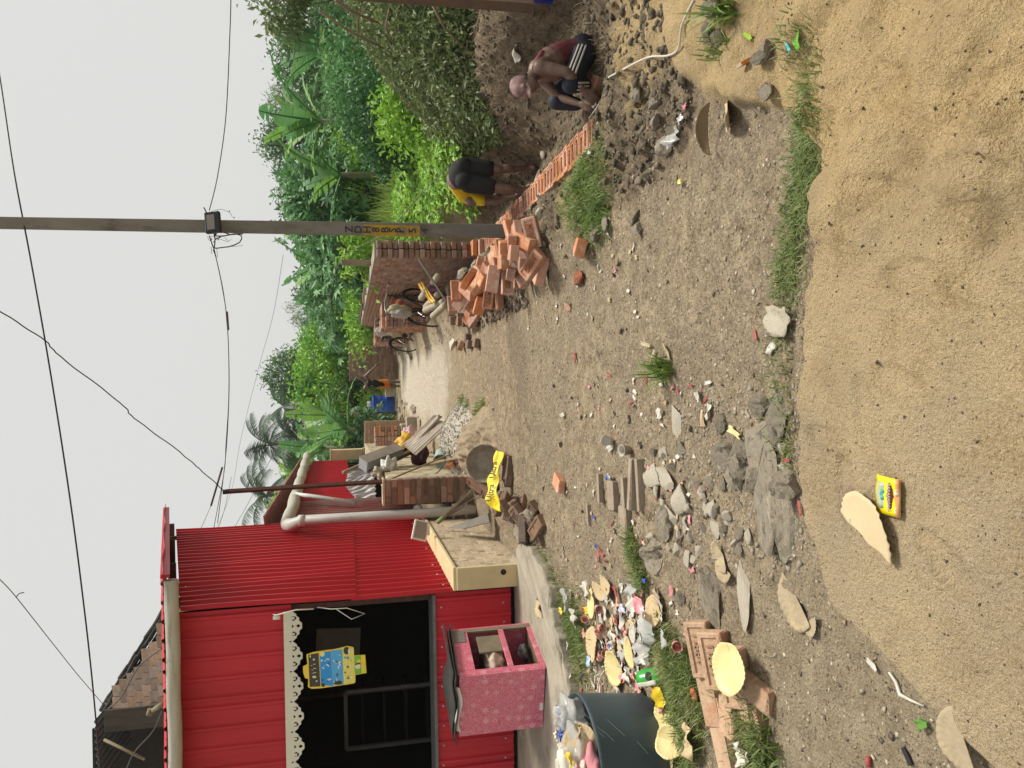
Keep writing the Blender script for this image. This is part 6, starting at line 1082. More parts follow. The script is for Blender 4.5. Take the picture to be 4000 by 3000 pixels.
# ================================================================ LITTER, STONES, GRASS
zA = lambda x, y: (2000 + .6028 * x, 2000 + .6028 * y); zB = lambda x, y: (2200 + .3014 * x, 2250 + .3014 * y); zC = lambda x, y: (2200 + .6028 * x, 1200 + .6028 * y); zD = lambda x, y: (2200 + .6028 * x, .6028 * y); zE = lambda x, y: (3000 + .6028 * x, 2000 + .6028 * y)
KRAFT = pm('kraft_paper', (.50, .385, .22), (.43, .32, .185), scale=6, rough=.8, bump=.15, bscale=20, rand=.08, c3=(.36, .26, .15), c3f=.66, c3s=5); GOLD = pm('gold_paper', (.66, .56, .27), (.55, .45, .19), scale=8, rough=.42, bump=.35, bscale=30, spec=.6, rand=.08); PAP = pm('white_paper', (.58, .55, .48), (.44, .41, .34), scale=9, rough=.7, rand=.15, c3=(.34, .29, .21), c3f=.62, c3s=14); FILM = pm('clear_film', (.58, .58, .55), (.46, .46, .43), scale=7, rough=.25, alpha=.55); DKRAFT = pm('dusty_kraft', (.36, .29, .19), (.28, .22, .14), scale=8, rough=.9, bump=.4, c3=(.42, .33, .2), c3f=.55, c3s=9); DPOUCH = pm('dirty_pouch', (.40, .36, .28), (.29, .25, .18), scale=7, rough=.6, bump=.4, c3=(.3, .24, .16), c3f=.56, c3s=12); REDP = pm('red_paper', (.40, .075, .07), (.30, .06, .055), scale=20, rough=.6, rand=.2); CHECK = pm('red_cup', (.55, .10, .07), (.68, .56, .46), scale=55, rough=.5, detail=1); BLUEP = pm('blue_cap', (.03, .07, .45), (.02, .05, .35), rough=.4); PINKP = pm('pink_scrap', (.62, .25, .28), (.5, .2, .22), rand=.2); GREENP = pm('green_packet', (.03, .34, .04), (.02, .25, .03), rough=.25, spec=.6); YELP = pm('yellow_packet', (.72, .52, .02), (.6, .42, .02), rough=.25, spec=.6); DKP = pm('dark_scrap', (.05, .04, .035), (.03, .025, .02)); FOIL = pm('foil', (.6, .6, .58), (.4, .4, .4), rough=.3, metal=.6, bump=.6, bscale=40)
def plate(c, r, rot, mat, label, half=False, fold=0.0, rim=.09, seed=0, rip=26, cat='plate', grp=None, squash=1.0, thick=.0022):
    rg = random.Random(seed); mb = MB(); na, nr = (48, 8) if half else (110, 8); a0, a1 = (0, PI) if half else (0, 2 * PI); M = Euler(rot).to_matrix(); vs = []; ph = [rg.random() * 6 for _ in range(4)]
    for j in range(nr + 1):
        t = j / nr; rr = r * t
        for i in range(na + 1):
            a = a0 + (a1 - a0) * i / na; z = 0
            if t > .7: z = rim * r * ((t - .7) / .3) ** 1.4 + .006 * r * math.sin(rip * a) * (t - .7) * 6 + .005 * r * math.sin(rip * a) * t ** 2
            z += .035 * r * math.sin(2 * a + ph[0]) * t + .02 * r * math.sin(5 * a + ph[1]) * t * t
            x, y = rr * math.cos(a) * (1 + .02 * math.sin(7 * a + ph[2])), rr * math.sin(a) * squash
            if fold: z += abs(x) * math.tan(fold) if fold > 0 else -(x * x / r) * fold
            vs.append(Vector(c) + M @ Vector((x, y, z)))
    n = na + 1; mb.add(vs, [(j * n + i, (j + 1) * n + i, (j + 1) * n + i + 1, j * n + i + 1) for j in range(nr) for i in range(na)])
    return tag(mb.build('paper_plate', mat, None, True, solid=thick), label, cat, grp)
def cup(p, rot, mat, label, s=1.0, grp=None, tea=False):
    o = thing('paper_cup', label, 'cup', p, rot, grp); mb = MB(); mb.lathe([(0, .0), (.021 * s, .0), (.031 * s, .058 * s), (.0335 * s, .058 * s), (.033 * s, .062 * s), (.030 * s, .061 * s), (.0205 * s, .004 * s)], 18); mb.build('wall', mat, o, True)
    if tea: mb = MB(); mb.lathe([(0, .03 * s), (.0245 * s, .03 * s)], 18); mb.build('tea_dregs', pm('tea', (.36, .24, .12), (.3, .2, .1), rough=.3), o)
    return o
def scrap(p, sx, sy, mat, label, seed, amp=.3, rotz=None, cat='litter', grp=None, name='litter_scrap', solid=.0015, up=0.0, tilt=0.0):
    rg = random.Random(seed); ph = [rg.random() * 6.3 for _ in range(6)]; f = [rg.uniform(3, 8) for _ in range(4)]; mb = MB(); p = Vector(p); M = Euler((tilt, rg.uniform(-.3, .3) * amp, rg.random() * 6.3 if rotz is None else rotz)).to_matrix(); s = min(sx, sy)
    def fn(u, v):
        w = math.sin(f[0] * u + ph[0] + 2 * v) * .5 + math.sin(f[1] * v + ph[1] + 2 * u) * .5 + .4 * math.sin(f[2] * (u + v) * 1.7 + ph[2]); e = .10 * math.sin(11 * u + ph[3]) * math.sin(9 * v + ph[4])
        return p + M @ Vector(((u - .5) * sx * (1 + e), (v - .5) * sy * (1 - e), (w * .5 + .6) * s * amp)) + Vector((0, 0, up))
    mb.sheet(fn, 9, 7); return tag(mb.build(name, mat, None, True, solid=solid), label, cat, grp)
# --- on the sand: half plate propped over a packet
pA = G4(3420, 2060); pk = thing('snack_packet', 'flat yellow snack sachet with brown lettering strip lying on the sand', 'packet', G4(3490, 1935, .012), (R(3), R(-2), R(-4)))
def pq(name, x0, x1, y0, y1, mat, dz): mb = MB(); mb.sheet(lambda u, v: Vector((x0 + (x1 - x0) * u, y0 + (y1 - y0) * v, dz + .003 * math.sin(9 * u) * math.sin(5 * v) + .006 * (1 - (2 * v - 1) ** 2))), 6, 6); return mb.build(name, mat, pk, True, solid=.001)
W2, H2 = .0555, .048; pq('sachet', -W2, W2, -H2, H2, pm('sachet_yellow', (.78, .66, .015), (.7, .55, .01), rough=.3), 0); pq('orange_edge', -W2, W2, -H2, -H2 + .018, pm('sachet_orange', (.62, .25, .08), (.5, .3, .15), rough=.3), .0015); pq('window_panel', -W2 + .016, W2 - .018, .006, H2 - .006, pm('sachet_grey', (.42, .45, .36), (.3, .36, .3), rough=.3), .0015); pq('name_band', -W2 + .012, W2 - .014, -H2 + .022, .003, pm('sachet_brown', (.16, .045, .025), (.12, .035, .02), rough=.3), .0015); pq('teal_motif', -.014, .016, .008, .028, pm('sachet_teal', (.03, .25, .27), (.1, .4, .25), rough=.3), .003)
for i in range(2): pq('price_box', -.044 + i * .052, -.026 + i * .052, -H2 + .003, -H2 + .016, PAP, .003)
mb = MB(); rg = random.Random(3); X0 = -.040
for k in range(9):                                 # cursive Bengali-like strokes under a head line
    x = X0 + k * .009; mb.tube([(x, -.0095, .012), (x + .001, -.016 - .002 * rg.random(), .012), (x + .005, -.021, .012), (x + .006, -.014, .012), (x + .003, -.013, .012)], .0011, 4)
mb.tube([(X0 - .001, -.009, .012), (X0 + .08, -.009, .012)], .0011, 4); mb.build('lettering', PAP, pk)
hp_ = G4(3425, 2070); 
def halfplate():
    a, b = G4(3312, 2005), G4(3500, 2205); a.z += .004; b.z += .004; mid = (a + b) / 2; ex = (b - a).normalized(); n_up = Vector((0, 0, 1)); ey = ex.cross(n_up) * 1.0; ey = -ey if (G4(3480, 1980) - mid).dot(ey) < 0 else ey; L = (b - a).length / 2 + .008; na, nr = 34, 9; mb = MB(); vs = []
    for j in range(nr + 1):
        t = j / nr
        for i in range(na + 1):
            an = PI * i / na; x = -math.cos(an) * L * t; y = math.sin(an) * L * .98 * t
            z = .012 + .034 * (y / (L * .8)) ** 1.1 * (0.4 + .6 * i / na) + (.003 * math.sin(30 * an) * max(0, t - .75) * 4) - .022 * max(0, t - .8) * 4 * 0 + .004 * math.sin(8 * x / L + 3 * y / L)
            vs.append(mid + ex * x + ey * y + Vector((0, 0, z)))
    n = na + 1; return mb.add(vs, [(j * n + i, (j + 1) * n + i, (j + 1) * n + i + 1, j * n + i + 1) for j in range(nr) for i in range(na)])
hpo = thing('half_plate', 'torn half of a brown paper plate propped up on the sand', 'plate', G4(3400, 2050)); par(halfplate().build('plate_half', pm('plate_kraft', (.56, .45, .27), (.5, .39, .23), scale=5, rough=.8, bump=.2, bscale=30), None, True, solid=.003), hpo)
aa = G4(3330, 1950, .012); mb = MB(); mb.sheet(lambda u, v: aa + Vector((-.05 + .105 * u - .012 * v, -.03 + (.012 + .06 * math.sin(3.14 * u)) * v, .004 + .002 * math.sin(6 * u))), 6, 4); par(mb.build('folded_flap', pm('plate_brown', (.24, .17, .11), (.18, .13, .085)), None, True, solid=.003), hpo)
# --- torn curled plate right
q = G4(2800, 420, .03); plate(G4(2860, 400, .02), .12, (R(-25), R(20), R(40)), pm('plate_kraft', (.5,) * 3), 'pale half of a torn paper plate on the path edge', True, seed=2, grp=None); plate(G4(2805, 505, .045), .11, (R(74), R(-8), R(-18)), pm('plate_dark', (.20, .15, .085), (.15, .11, .06), scale=5), 'dark curled half of a torn paper plate on the path edge', True, fold=-.5, seed=3, squash=.5)
mbx = thing('matchbox', 'small red and yellow matchbox standing in the sand', 'matchbox', G4(2923, 247, .014), (R(10), R(60), R(10))); mb = MB(); mb.box((0, 0, 0), (.052, .036, .014)); mb.build('sleeve', pm('match_red', (.55, .35, .04), (.5, .06, .05), scale=60), mbx, bevel=.001); mb = MB(); mb.box((0, 0, 0), (.0545, .033, .011)); mb.build('tray', pm('match_card', (.5, .4, .33)), mbx); mb = MB(); mb.box((0, 0, .0076), (.03, .022, .0008)); mb.build('label', YELP, mbx)
S = scrap
S(G4(*zD(760, 900), .02), .10, .075, FILM, 'white plastic wad on the foot of the soil bank', 11, .6); S(G4(*zD(820, 775), .02), .06, .05, FOIL, 'silver foil scrap beside a stone on the soil bank', 12, .7); S(G4(*zD(835, 690), .02), .035, .03, PINKP, 'bright pink scrap on the soil bank', 13, .6); S(G4(*zD(1550, 260), .01), .03, .07, pm('fresh_leaf', (.16, .36, .05), (.12, .3, .04)), 'fresh green leaf lying on the sand', 14, .4); S(G4(*zD(1490, 305), .01), .012, .05, pm('turquoise', (.1, .42, .42), (.08, .36, .36)), 'turquoise plastic strip on the sand', 15, .2); S(G4(*zD(1225, 240), .01), .06, .02, pm('lime_wrap', (.3, .42, .05), (.25, .38, .05)), 'lime green sweet wrapper on the sand', 16, .6); S(G4(*zD(780, 1180), .01), .04, .025, YELP, 'small yellow wrapper on the path below the bank', 17, .7); S(G4(*zD(200, 980), .015), .05, .04, PAP, 'white scrap at the end of the green grass patch', 18, .5)
S(G4(*zD(235, 680), .02), .09, .05, PAP, 'pale wrapper at the crouching man brick end', 19, .5)
for i, (x, y) in enumerate(((760, 60), (720, 100), (820, 270), (840, 280), (740, 270), (710, 350), (1080, 270), (660, 240))): S(A4(1600 + x * .6028, y * .6028, 7.4 + random.uniform(-.2, .3)), .16, .09, PAP, 'dirty white plastic scrap in the spoil behind the crouching man', 200 + i, .7, grp='plastic in the spoil')
cup(G4(*zC(345, 872), .02), (R(-60), R(15), 0), PAP, 'white paper cup lying on a torn napkin', 1.0, None, True); S(G4(*zC(325, 900), .006), .09, .055, PAP, 'torn white napkin under the fallen cup', 21, .3); cup(G4(*zC(445, 925), .0), (R(14), 0, 0), PAP, 'white paper cup with tea dregs standing on the path', 1.05, None, True)
S(G4(*zC(335, 1120), .012), .09, .07, FOIL, 'silver sachet beside a blue cap on the rubble', 22, .5); S(G4(*zC(655, 690), .01), .06, .03, PAP, 'white shell-like scrap on the middle of the path', 23, .7); S(G4(*zC(962, 490), .008), .06, .018, PAP, 'black and white wrapper strip on the path', 24, .5); S(G4(*zC(900, 580), .008), .05, .035, PAP, 'beige wrapper left of the black and white strip', 25, .5); S(G4(*zC(965, 680), .008), .075, .03, PAP, 'long pale scrap leaning on a stone on the path', 26, .6); S(G4(*zC(930, 720), .008), .08, .03, KRAFT, 'brown bark-like scrap on the path', 27, .5); S(G4(*zC(1135, 810), .01), .09, .03, GOLD, 'yellow lettered wrapper strip on the rubble', 28, .4); S(G4(*zC(1375, 265), .01), .06, .035, PAP, 'white scrap beside the sand edge', 29, .4); S(G4(*zC(1420, 90), .012), .17, .11, DPOUCH, 'big dirty white plastic pouch half buried at the sand edge', 30, .25, R(80)); S(G4(*zC(475, 1390), .01), .035, .03, PAP, 'white round cap by the half-buried brick', 31, .3); S(G4(*zC(210, 1360), .008), .024, .022, BLUEP, 'blue bottle cap at the left of the rubble', 32, .6); S(G4(*zC(225, 1545), .008), .03, .02, BLUEP, 'blue cap near the grass at the rubble end', 33, .6); S(G4(*zC(300, 1105), .008), .025, .02, BLUEP, 'blue cap beside the silver sachet', 34, .6); S(G4(*zC(18, 700), .01), .05, .04, PAP, 'white scrap on the path below the yellow bag', 35, .6); S(G4(*zC(90, 330), .008), .07, .018, REDP, 'forked red ribbon scrap in the middle of the path', 36, .5)
REDS = [(540, 450), (545, 480), (750, 545), (838, 505), (447, 620), (935, 600), (1258, 180), (1455, 990), (1550, 1300), (940, 1150), (887, 1185), (617, 1240), (525, 1510), (325, 1400), (85, 300), (315, 440), (80, 1400), (1395, 30)]
for i, (x, y) in enumerate(REDS): S(G4(*zC(x, y), .006), random.uniform(.03, .06), .012, REDP, 'small red paper tube trodden into the path', 300 + i, .4, grp='red paper tubes on the path')
for i, (x, y) in enumerate(((240, 1620), (270, 1600), (285, 1640), (250, 1580))): S(G4(*zC(x, y), .012), .06, .018, REDP, 'red paper tube in the bunch beside the litter grass', 330 + i, .6, grp='red tubes by the litter')
# --- half-buried bricks, slabs and rubble on the path
DUSTED = pm('dusted_brick', (.33, .27, .2), (.24, .19, .14), scale=10, bump=.6, bscale=50, c3=(.34, .16, .09), c3f=.64, c3s=8); FB = brick_meshes(DUSTED, 3, jit=.005)
for x, y, yaw, l, sc in ((350, 1215, 88, 'dust-covered brick with a red end sunk in the path', (.75, 1, .8)), (425, 1215, 86, 'dusty brick edge right of the red-ended one', (.9, .5, .8)), (480, 1150, 85, 'long dusty brick edge sunk in the path', (1.25, .5, .9)), (525, 1150, 86, 'second long dusty brick edge sunk in the path', (1.25, .4, .9)), (425, 1390, 88, 'grey square brick end beside the white cap', (.75, 1, .8)), (255, 1170, 84, 'orange-tinted flat brick piece left of the sunk bricks', (.8, .35, .5)), (180, 1340, 86, 'orange-tinted brick piece beside a blue cap', (.6, .45, .5))): tag(obj('brick', random.choice(FB), None, G4(*zC(x, y), .012), (random.uniform(-.06, .06), random.uniform(-.06, .06), R(yaw - 86)), sc), l, 'brick')
SLAB = pm('pale_slab', (.42, .38, .30), (.34, .30, .235), scale=6, bump=.5, bscale=40); SL = [rock_mesh(60 + i, SLAB, 3, .15) for i in range(4)]
for (f, x, y), s, l, me_ in (((zC, 590, 1080), (.06, .13, .02), 'pale split slab lying on the path', 0), ((zC, 665, 1100), (.05, .15, .025), 'second pale split slab beside the first', 1), ((zC, 745, 750), (.10, .06, .012), 'flat trowel-shaped stone in the middle of the path', 2), ((zA, 1515, 530), (.12, .055, .02), 'smooth pale flat slab right of the big concrete lump', 3), ((zC, 680, 1370), (.08, .08, .035), 'rounded pinkish lump of rubble on the path', 2), ((zC, 980, 1300), (.05, .04, .03), 'pale chip beside the white plaster crumbs', 1), ((zC, 770, 1230), (.07, .1, .03), 'flat earthy stone beside the split slabs', 0)): rock(G4(*f(x, y), .006), s, l, (random.uniform(-.1, .1), random.uniform(-.1, .1), random.uniform(-.3, .3)), me=SL[me_]).scale *= 1.35
BIGR = [rock_mesh(80 + i, ROCK, 3, .5) for i in range(4)]
for (f, x, y), s, l, me_ in (((zA, 1320, 500), (.13, .075, .06), 'long rough concrete lump beside the flat slab', 0), ((zC, 1330, 1180), (.17, .085, .035), 'large flat earthy boulder half under the sand edge', 1), ((zC, 1430, 1400), (.12, .065, .05), 'dark craggy boulder against the sand edge', 2), ((zC, 1480, 1150), (.08, .05, .05), 'grey stone wedged against the sand edge', 3), ((zC, 1075, 950), (.07, .06, .045), 'grey stone at the top of the rubble cluster', 3), ((zC, 1180, 1030), (.06, .055, .04), 'pale angular stone in the rubble cluster', 0), ((zC, 1160, 930), (.07, .04, .03), 'dark flat stone in the rubble cluster', 1), ((zC, 1090, 1050), (.035, .03, .025), 'small dark stone in the rubble cluster', 2), ((zC, 1245, 1110), (.05, .04, .03), 'brown stone below the rubble cluster', 2), ((zC, 1140, 1120), (.05, .045, .03), 'tan stone at the end of the rubble cluster', 0), ((zC, 1310, 630), (.05, .045, .035), 'grey rounded stone near the sand edge grass', 3), ((zC, 1400, 690), (.07, .06, .03), 'flat grey stone near the sand edge grass', 1), ((zC, 1410, 830), (.04, .03, .03), 'pale small stone near the sand edge grass', 0), ((zC, 1035, 760), (.035, .03, .025), 'small angular stone right of the trowel-shaped stone', 2), ((zC, 1310, 880), (.10, .13, .025), 'broad flat buried stone left of the sand edge grass', 1), ((zA, 1000, 80), (.08, .06, .04), 'round earthy lump below the sunk bricks', 2), ((zA, 940, 260), (.07, .06, .05), 'dark stone between the grass and the concrete lump', 3), ((zC, 600, 1590), (.08, .07, .05), 'dark lump above the litter grass', 1), ((zA, 1110, 555), (.035, .035, .025), 'small tan stone below the chip packet', 0)): rock(G4(*f(x, y), .008), s, l, (random.uniform(-.2, .2), random.uniform(-.2, .2), random.uniform(-.4, .4)), me=BIGR[me_]).scale *= 1.55
for i, (x, y) in enumerate(((620, 780), (730, 840), (520, 1180), (990, 45), (960, 210), (1040, 245), (1350, 300), (1330, 370), (1345, 590), (680, 945), (610, 680), (800, 680), (560, 1150), (480, 1410), (505, 1490), (300, 1460), (230, 1520), (1900 - 1400, 600))): rock(G4(*zD(x, y), .02), (random.uniform(.03, .08), random.uniform(.03, .06), random.uniform(.025, .05)), 'earth-crusted stone lying on the soil bank', grp='stones on the soil bank', me=random.choice(BIGR))
for i, (x, y, s) in enumerate(((1780, 560, .13), (1740, 600, .1), (1790, 700, .1), (1800, 470, .1), (1700, 640, .08), (1830, 520, .07))): rock(G4(x * 1.0 + 330, y + 330 * .4, .02), (s, s * .6, s * .5), 'weathered rubble piece on the bank beside the grass patch', grp='rubble on the bank', me=random.choice(SL))
tag(MB().box(A4(1990, 260, 8.1), (.3, .1, .13), (0, .1, .2)).build('timber_block', pm('grey_timber2', (.15, .125, .095), (.1, .085, .065), scale=5, bump=.5, stretch=(1, 5, 5)), None, bevel=.015), 'weathered timber block behind the crouching man', 'timber'); S(A4(1962, 322, 7.9), .07, .06, pm('orange_scrap', (.5, .25, .03)), 'orange scrap beside the timber block', 41, .5)
for i in range(64):
    x = random.uniform(560, 1500); y = random.uniform(880, 1640)
    rock(G4(*zC(x, y), .004), (random.uniform(.02, .06), random.uniform(.018, .05), random.uniform(.014, .035)), 'angular rubble chunk scattered between the sunk bricks and the sand edge', grp='rubble by the sand edge', me=random.choice(BIGR + SL))
# --- garbage heap by the kiosk
for x, y, r, rot, mt, l, hf in ((480, 350, .12, (10, 5, 20), GOLD, 'long gold-lined plate at the top of the litter heap', True), (560, 130, .12, (4, -10, 80), KRAFT, 'brown paper plate at the upper right of the litter heap', True), (470, 880, .15, (6, 5, 70), KRAFT, 'big brown paper plate in the middle of the litter heap', False), (740, 1180, .13, (13, -6, 15), GOLD, 'gold crimped plate at the lower right of the heap', False), (980, 980, .11, (12, -5, 15), GOLD, 'gold plate stained pink at the right of the heap', True), (1270, 470, .09, (14, 10, 10), KRAFT, 'small brown crimped plate against the chip packet', False), (1010, 740, .07, (14, 0, 0), PAP, 'white bowl-like plate standing in the heap', True), (640, 60, .12, (4, 2, 80), KRAFT, 'trodden brown plate above the litter heap', True)): plate(G4(*zB(x, y), .035), r * .82, tuple(R(a) for a in rot), mt, l, hf, fold=.12 * math.sin(x), squash=.9, seed=int(x))
for x, y, rot in ((565, 655, (100, 20, 10)), (580, 790, (70, 40, 60)), (400, 590, (40, 60, 0)), (640, 1020, (80, 10, 30)), (570, 1080, (110, 30, 80)), (530, 400, (90, 60, 0)), (1580, 870, (75, 10, 0))): cup(G4(*zB(x, y), .05), tuple(R(a) for a in rot), CHECK, 'red chequered paper cup dropped in the litter heap', .85, 'red chequered cups')
for i, (x, y, sx, sy, mt, l) in enumerate(((1140, 380, .16, .09, pm('chip_red', (.6, .08, .12), (.66, .6, .58), scale=9, rough=.3), 'torn red and white chip packet at the right of the heap'), (1010, 200, .10, .09, FILM, 'clear plastic cup crushed above the chip packet'), (1250, 640, .16, .12, FILM, 'clear plastic bag right of the heap'), (1180, 880, .14, .14, FILM, 'clear plastic bag below the chip packet'), (130, 300, .17, .09, FILM, 'clear plastic bottle wrap at the left of the litter grass'), (260, 540, .12, .10, PAP, 'white plastic bag at the left of the heap'), (400, 170, .10, .08, PAP, 'white and pink wrapper at the top of the heap'), (1040, 420, .12, .09, PAP, 'white carton flap left of the chip packet'), (390, 440, .08, .05, YELP, 'bright yellow wrapper in the litter grass'), (60, 450, .07, .04, YELP, 'yellow wrapper beside the clear bottle wrap'), (430, 1090, .05, .07, pm('blue_sachet', (.1, .3, .6), (.5, .6, .65), scale=40), 'blue and white sachet on the brown plate'), (880, 410, .06, .05, pm('violet_sachet', (.3, .3, .6), (.6, .58, .6), scale=40), 'violet printed sachet in the heap'), (870, 560, .10, .07, PAP, 'crumpled white napkin in the middle of the heap'), (870, 1010, .10, .05, pm('grey_sachet', (.4, .38, .34), (.3, .3, .28)), 'grey sachet beside the pink-stained plate'), (940, 1310, .10, .06, PAP, 'torn white paper below the heap'), (1170, 1060, .12, .06, PAP, 'white wrapper at the edge of the thick grass'), (690, 900, .03, .02, BLUEP, 'blue scrap in the middle of the heap'), (1160, 60, .03, .025, BLUEP, 'blue cap at the top right of the heap'), (130, 900, .07, .03, PAP, 'white scrap in the left grass'), (160, 1290, .09, .06, PAP, 'crumpled tissue at the lower left of the heap'), (1430, 800, .10, .06, FILM, 'clear plastic cup on the thick grass'))): S(G4(*zB(x, y), .04), sx, sy, mt, l, 400 + i, .45)
for i in range(150):
    x = random.gauss(760, 300); y = random.uniform(150, 1500); m = random.choice([PAP, PAP, PAP, PAP, KRAFT, KRAFT, DKRAFT, FILM, FILM, REDP, PINKP, CHECK, DKP]); S(G4(*zB(x, y), random.uniform(.004, .03)), random.uniform(.03, .11), random.uniform(.02, .05), m, 'small scrap of paper or plastic mixed into the litter heap', 500 + i, .35, grp='small scraps in the litter heap')
for i in range(14): a = G4(*zB(random.uniform(420, 700), random.uniform(1150, 1550)), .05); b = a + Vector((random.uniform(-.07, .07), random.uniform(-.07, .07), random.uniform(-.01, .05))); mb = MB(); mb.tube([a, (a + b) / 2 + Vector((0, 0, .008)), b], [.003, .004, .0055], 5); tag(mb.build('plastic_spoon', PAP, None, True), 'white plastic spoon handle in the lower part of the heap', 'spoon', 'white spoons in the heap')
gp = thing('green_packet', 'green and white chip packet lying in the thick grass', 'packet', G4(*zA(960, 1060), .05), (R(25), R(10), R(30))); mb = MB(); mb.sheet(lambda u, v: Vector(((u - .5) * .10 * (1 - .25 * abs(2 * v - 1)), (v - .5) * .19, .018 * math.sin(PI * u) + .008 * math.sin(9 * v))), 8, 10); mb.build('front', GREENP, gp, True, solid=.002); mb = MB(); mb.sheet(lambda u, v: Vector((-.05 + .022 * u, (v - .4) * .14, .012 + .012 * u + .004 * math.sin(9 * v))), 3, 8); mb.build('white_edge', PAP, gp, True, solid=.002); mb = MB(); mb.lathe([(0, .024), (.022, .023), (.023, .02)], 14); mb.build('badge', DKP, gp)
obj('lettering', text_mesh('Lays', .018, .0006, PAP), gp, (0, 0, .026)) if False else None
S(G4(*zA(1020, 1190), .05), .10, .15, YELP, 'yellow chip packet beside the green one', 60, .3, R(20)); S(G4(*zA(1030, 1260), .05), .05, .05, PINKP, 'white and pink packet corner under the yellow one', 61, .3)
plate(G4(*zA(1040, 1360), .04), .12, (R(5), R(5), R(30)), GOLD, 'large gold foil plate beside the blue tub', False, seed=71); plate(G4(*zA(1030, 1560), .04), .13, (R(5), R(4), R(10)), KRAFT, 'large brown plate with gold rim beside the blue tub', False, seed=72); plate(G4(*zA(1110, 1480), .06), .08, (R(40), R(20), R(10)), GOLD, 'crumpled gold plate in the grass', False, fold=.4, seed=73); S(G4(*zA(1220, 1480), .03), .14, .12, KRAFT, 'crumpled brown paper at the edge of the brick slabs', 74, .4); plate(G4(*zA(960, 640), .03), .085, (R(10), R(5), 0), KRAFT, 'small brown plate at the edge of the litter', False, seed=75)
S(G4(*zA(240, 620), .05), .20, .12, KRAFT, 'crumpled kraft paper bag on the concrete apron edge', 76, .5)
for i, (x, y, r, rot, l) in enumerate(((1385, 280, .075, 30, 'pale curled plate piece on the path above the flat slab'), (1400, 370, .06, 80, 'second plate piece below the curled one'))): plate(G4(*zA(x, y), .01), r, (R(5), R(-6), R(rot)), DKRAFT, l, True, seed=80 + i, fold=.15)
plate(G4(*zE(200, 560), .004), .12, (R(3), R(2), R(50)), DKRAFT, 'dusty brown half plate beside the sand edge', True, seed=82, rim=.02); plate(G4(*zE(280, 700), .004), .06, (R(5), R(6), R(120)), DKRAFT, 'small dusty plate piece touching the half plate', True, seed=83); plate(G4(*zE(1290, 1480), .006), .085, (R(5), R(-4), R(20)), DKRAFT, 'sand-dusted paper dish at the lower left corner', True, seed=84, rim=.05)
S(G4(*zE(700, 990), .008), .05, .018, PAP, 'white scrap in the furrow left of the sand', 85, .4, R(60)); wire_ = [zE(805, 1035), zE(850, 1100), zE(880, 1180), zE(950, 1220), zE(1030, 1255)]
mb = MB(); mb.tube([G4(*w, .008) for w in wire_], [.004, .006, .007, .005, .003], 5); tag(mb.build('white_strip', PAP, None, True), 'thin white plastic strip lying at the edge of the sand', 'strip'); S(G4(*zE(1035, 1370), .008), .045, .03, L_BANB, 'small uprooted green seedling on the dusty ground', 86, .6); mb = MB(); mb.tube([G4(*zE(675, 1580), .01), G4(*zE(680, 1650), .01)], .009, 6); tag(mb.build('red_tube', REDP, None, True), 'red paper tube at the lower left corner', 'tube'); mb = MB(); mb.box(G4(*zE(915, 1580), .006), (.05, .018, .01), (0, 0, .7)); tag(mb.build('black_clip', BLACKP, None, bevel=.002), 'small black plastic clip on the dusty ground', 'clip')
# --- bricks at the lower left
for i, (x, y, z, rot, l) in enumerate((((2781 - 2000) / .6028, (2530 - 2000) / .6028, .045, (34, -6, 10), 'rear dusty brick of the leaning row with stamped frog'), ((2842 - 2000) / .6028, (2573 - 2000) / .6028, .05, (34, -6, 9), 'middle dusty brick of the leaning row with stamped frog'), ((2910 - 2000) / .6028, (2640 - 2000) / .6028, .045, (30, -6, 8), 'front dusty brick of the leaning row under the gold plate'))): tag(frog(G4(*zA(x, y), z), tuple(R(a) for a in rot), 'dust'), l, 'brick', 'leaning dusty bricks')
plate(G4(*zA(1560, 1000), .10), .105, (R(10), R(6), R(8)), GOLD, 'bright gold crimped plate leaning on the dusty bricks', False, seed=90, rip=30, rim=.13)
for x, y, rot, sc, l in ((1330, 1200, 20, (1.0, 1.2, .8), 'flat dusty brick behind the leaning row'), (1450, 1290, 10, (.8, 1, .8), 'broken brick with bright red core'), (1400, 1450, 25, (1.3, 1.2, .8), 'large flat dusty brick at the left edge'), (1600, 1150, 85, (1, .8, .6), 'red brick sunk under the gold plate'), (1560, 1350, 8, (1.2, .8, .6), 'dusty brick with grooves at the left edge'), (1620, 1300, 12, (1.1, .6, .5), 'low dusty brick beside the grooved one')): o = tag(obj('brick', random.choice(B_DUST), None, G4(*zA(x, y), .02), (random.uniform(-.08, .08), random.uniform(-.08, .08), R(rot)), sc), l, 'brick')
S(G4(*zA(1570, 1560), .02), .09, .08, PAP, 'crumpled white tissue on the bricks at the left edge', 91, .7); S(G4(*zA(1230, 1170), .03), .05, .05, pm('orange_shard', (.5, .17, .06)), 'orange brick shard in the thick grass', 92, .5)
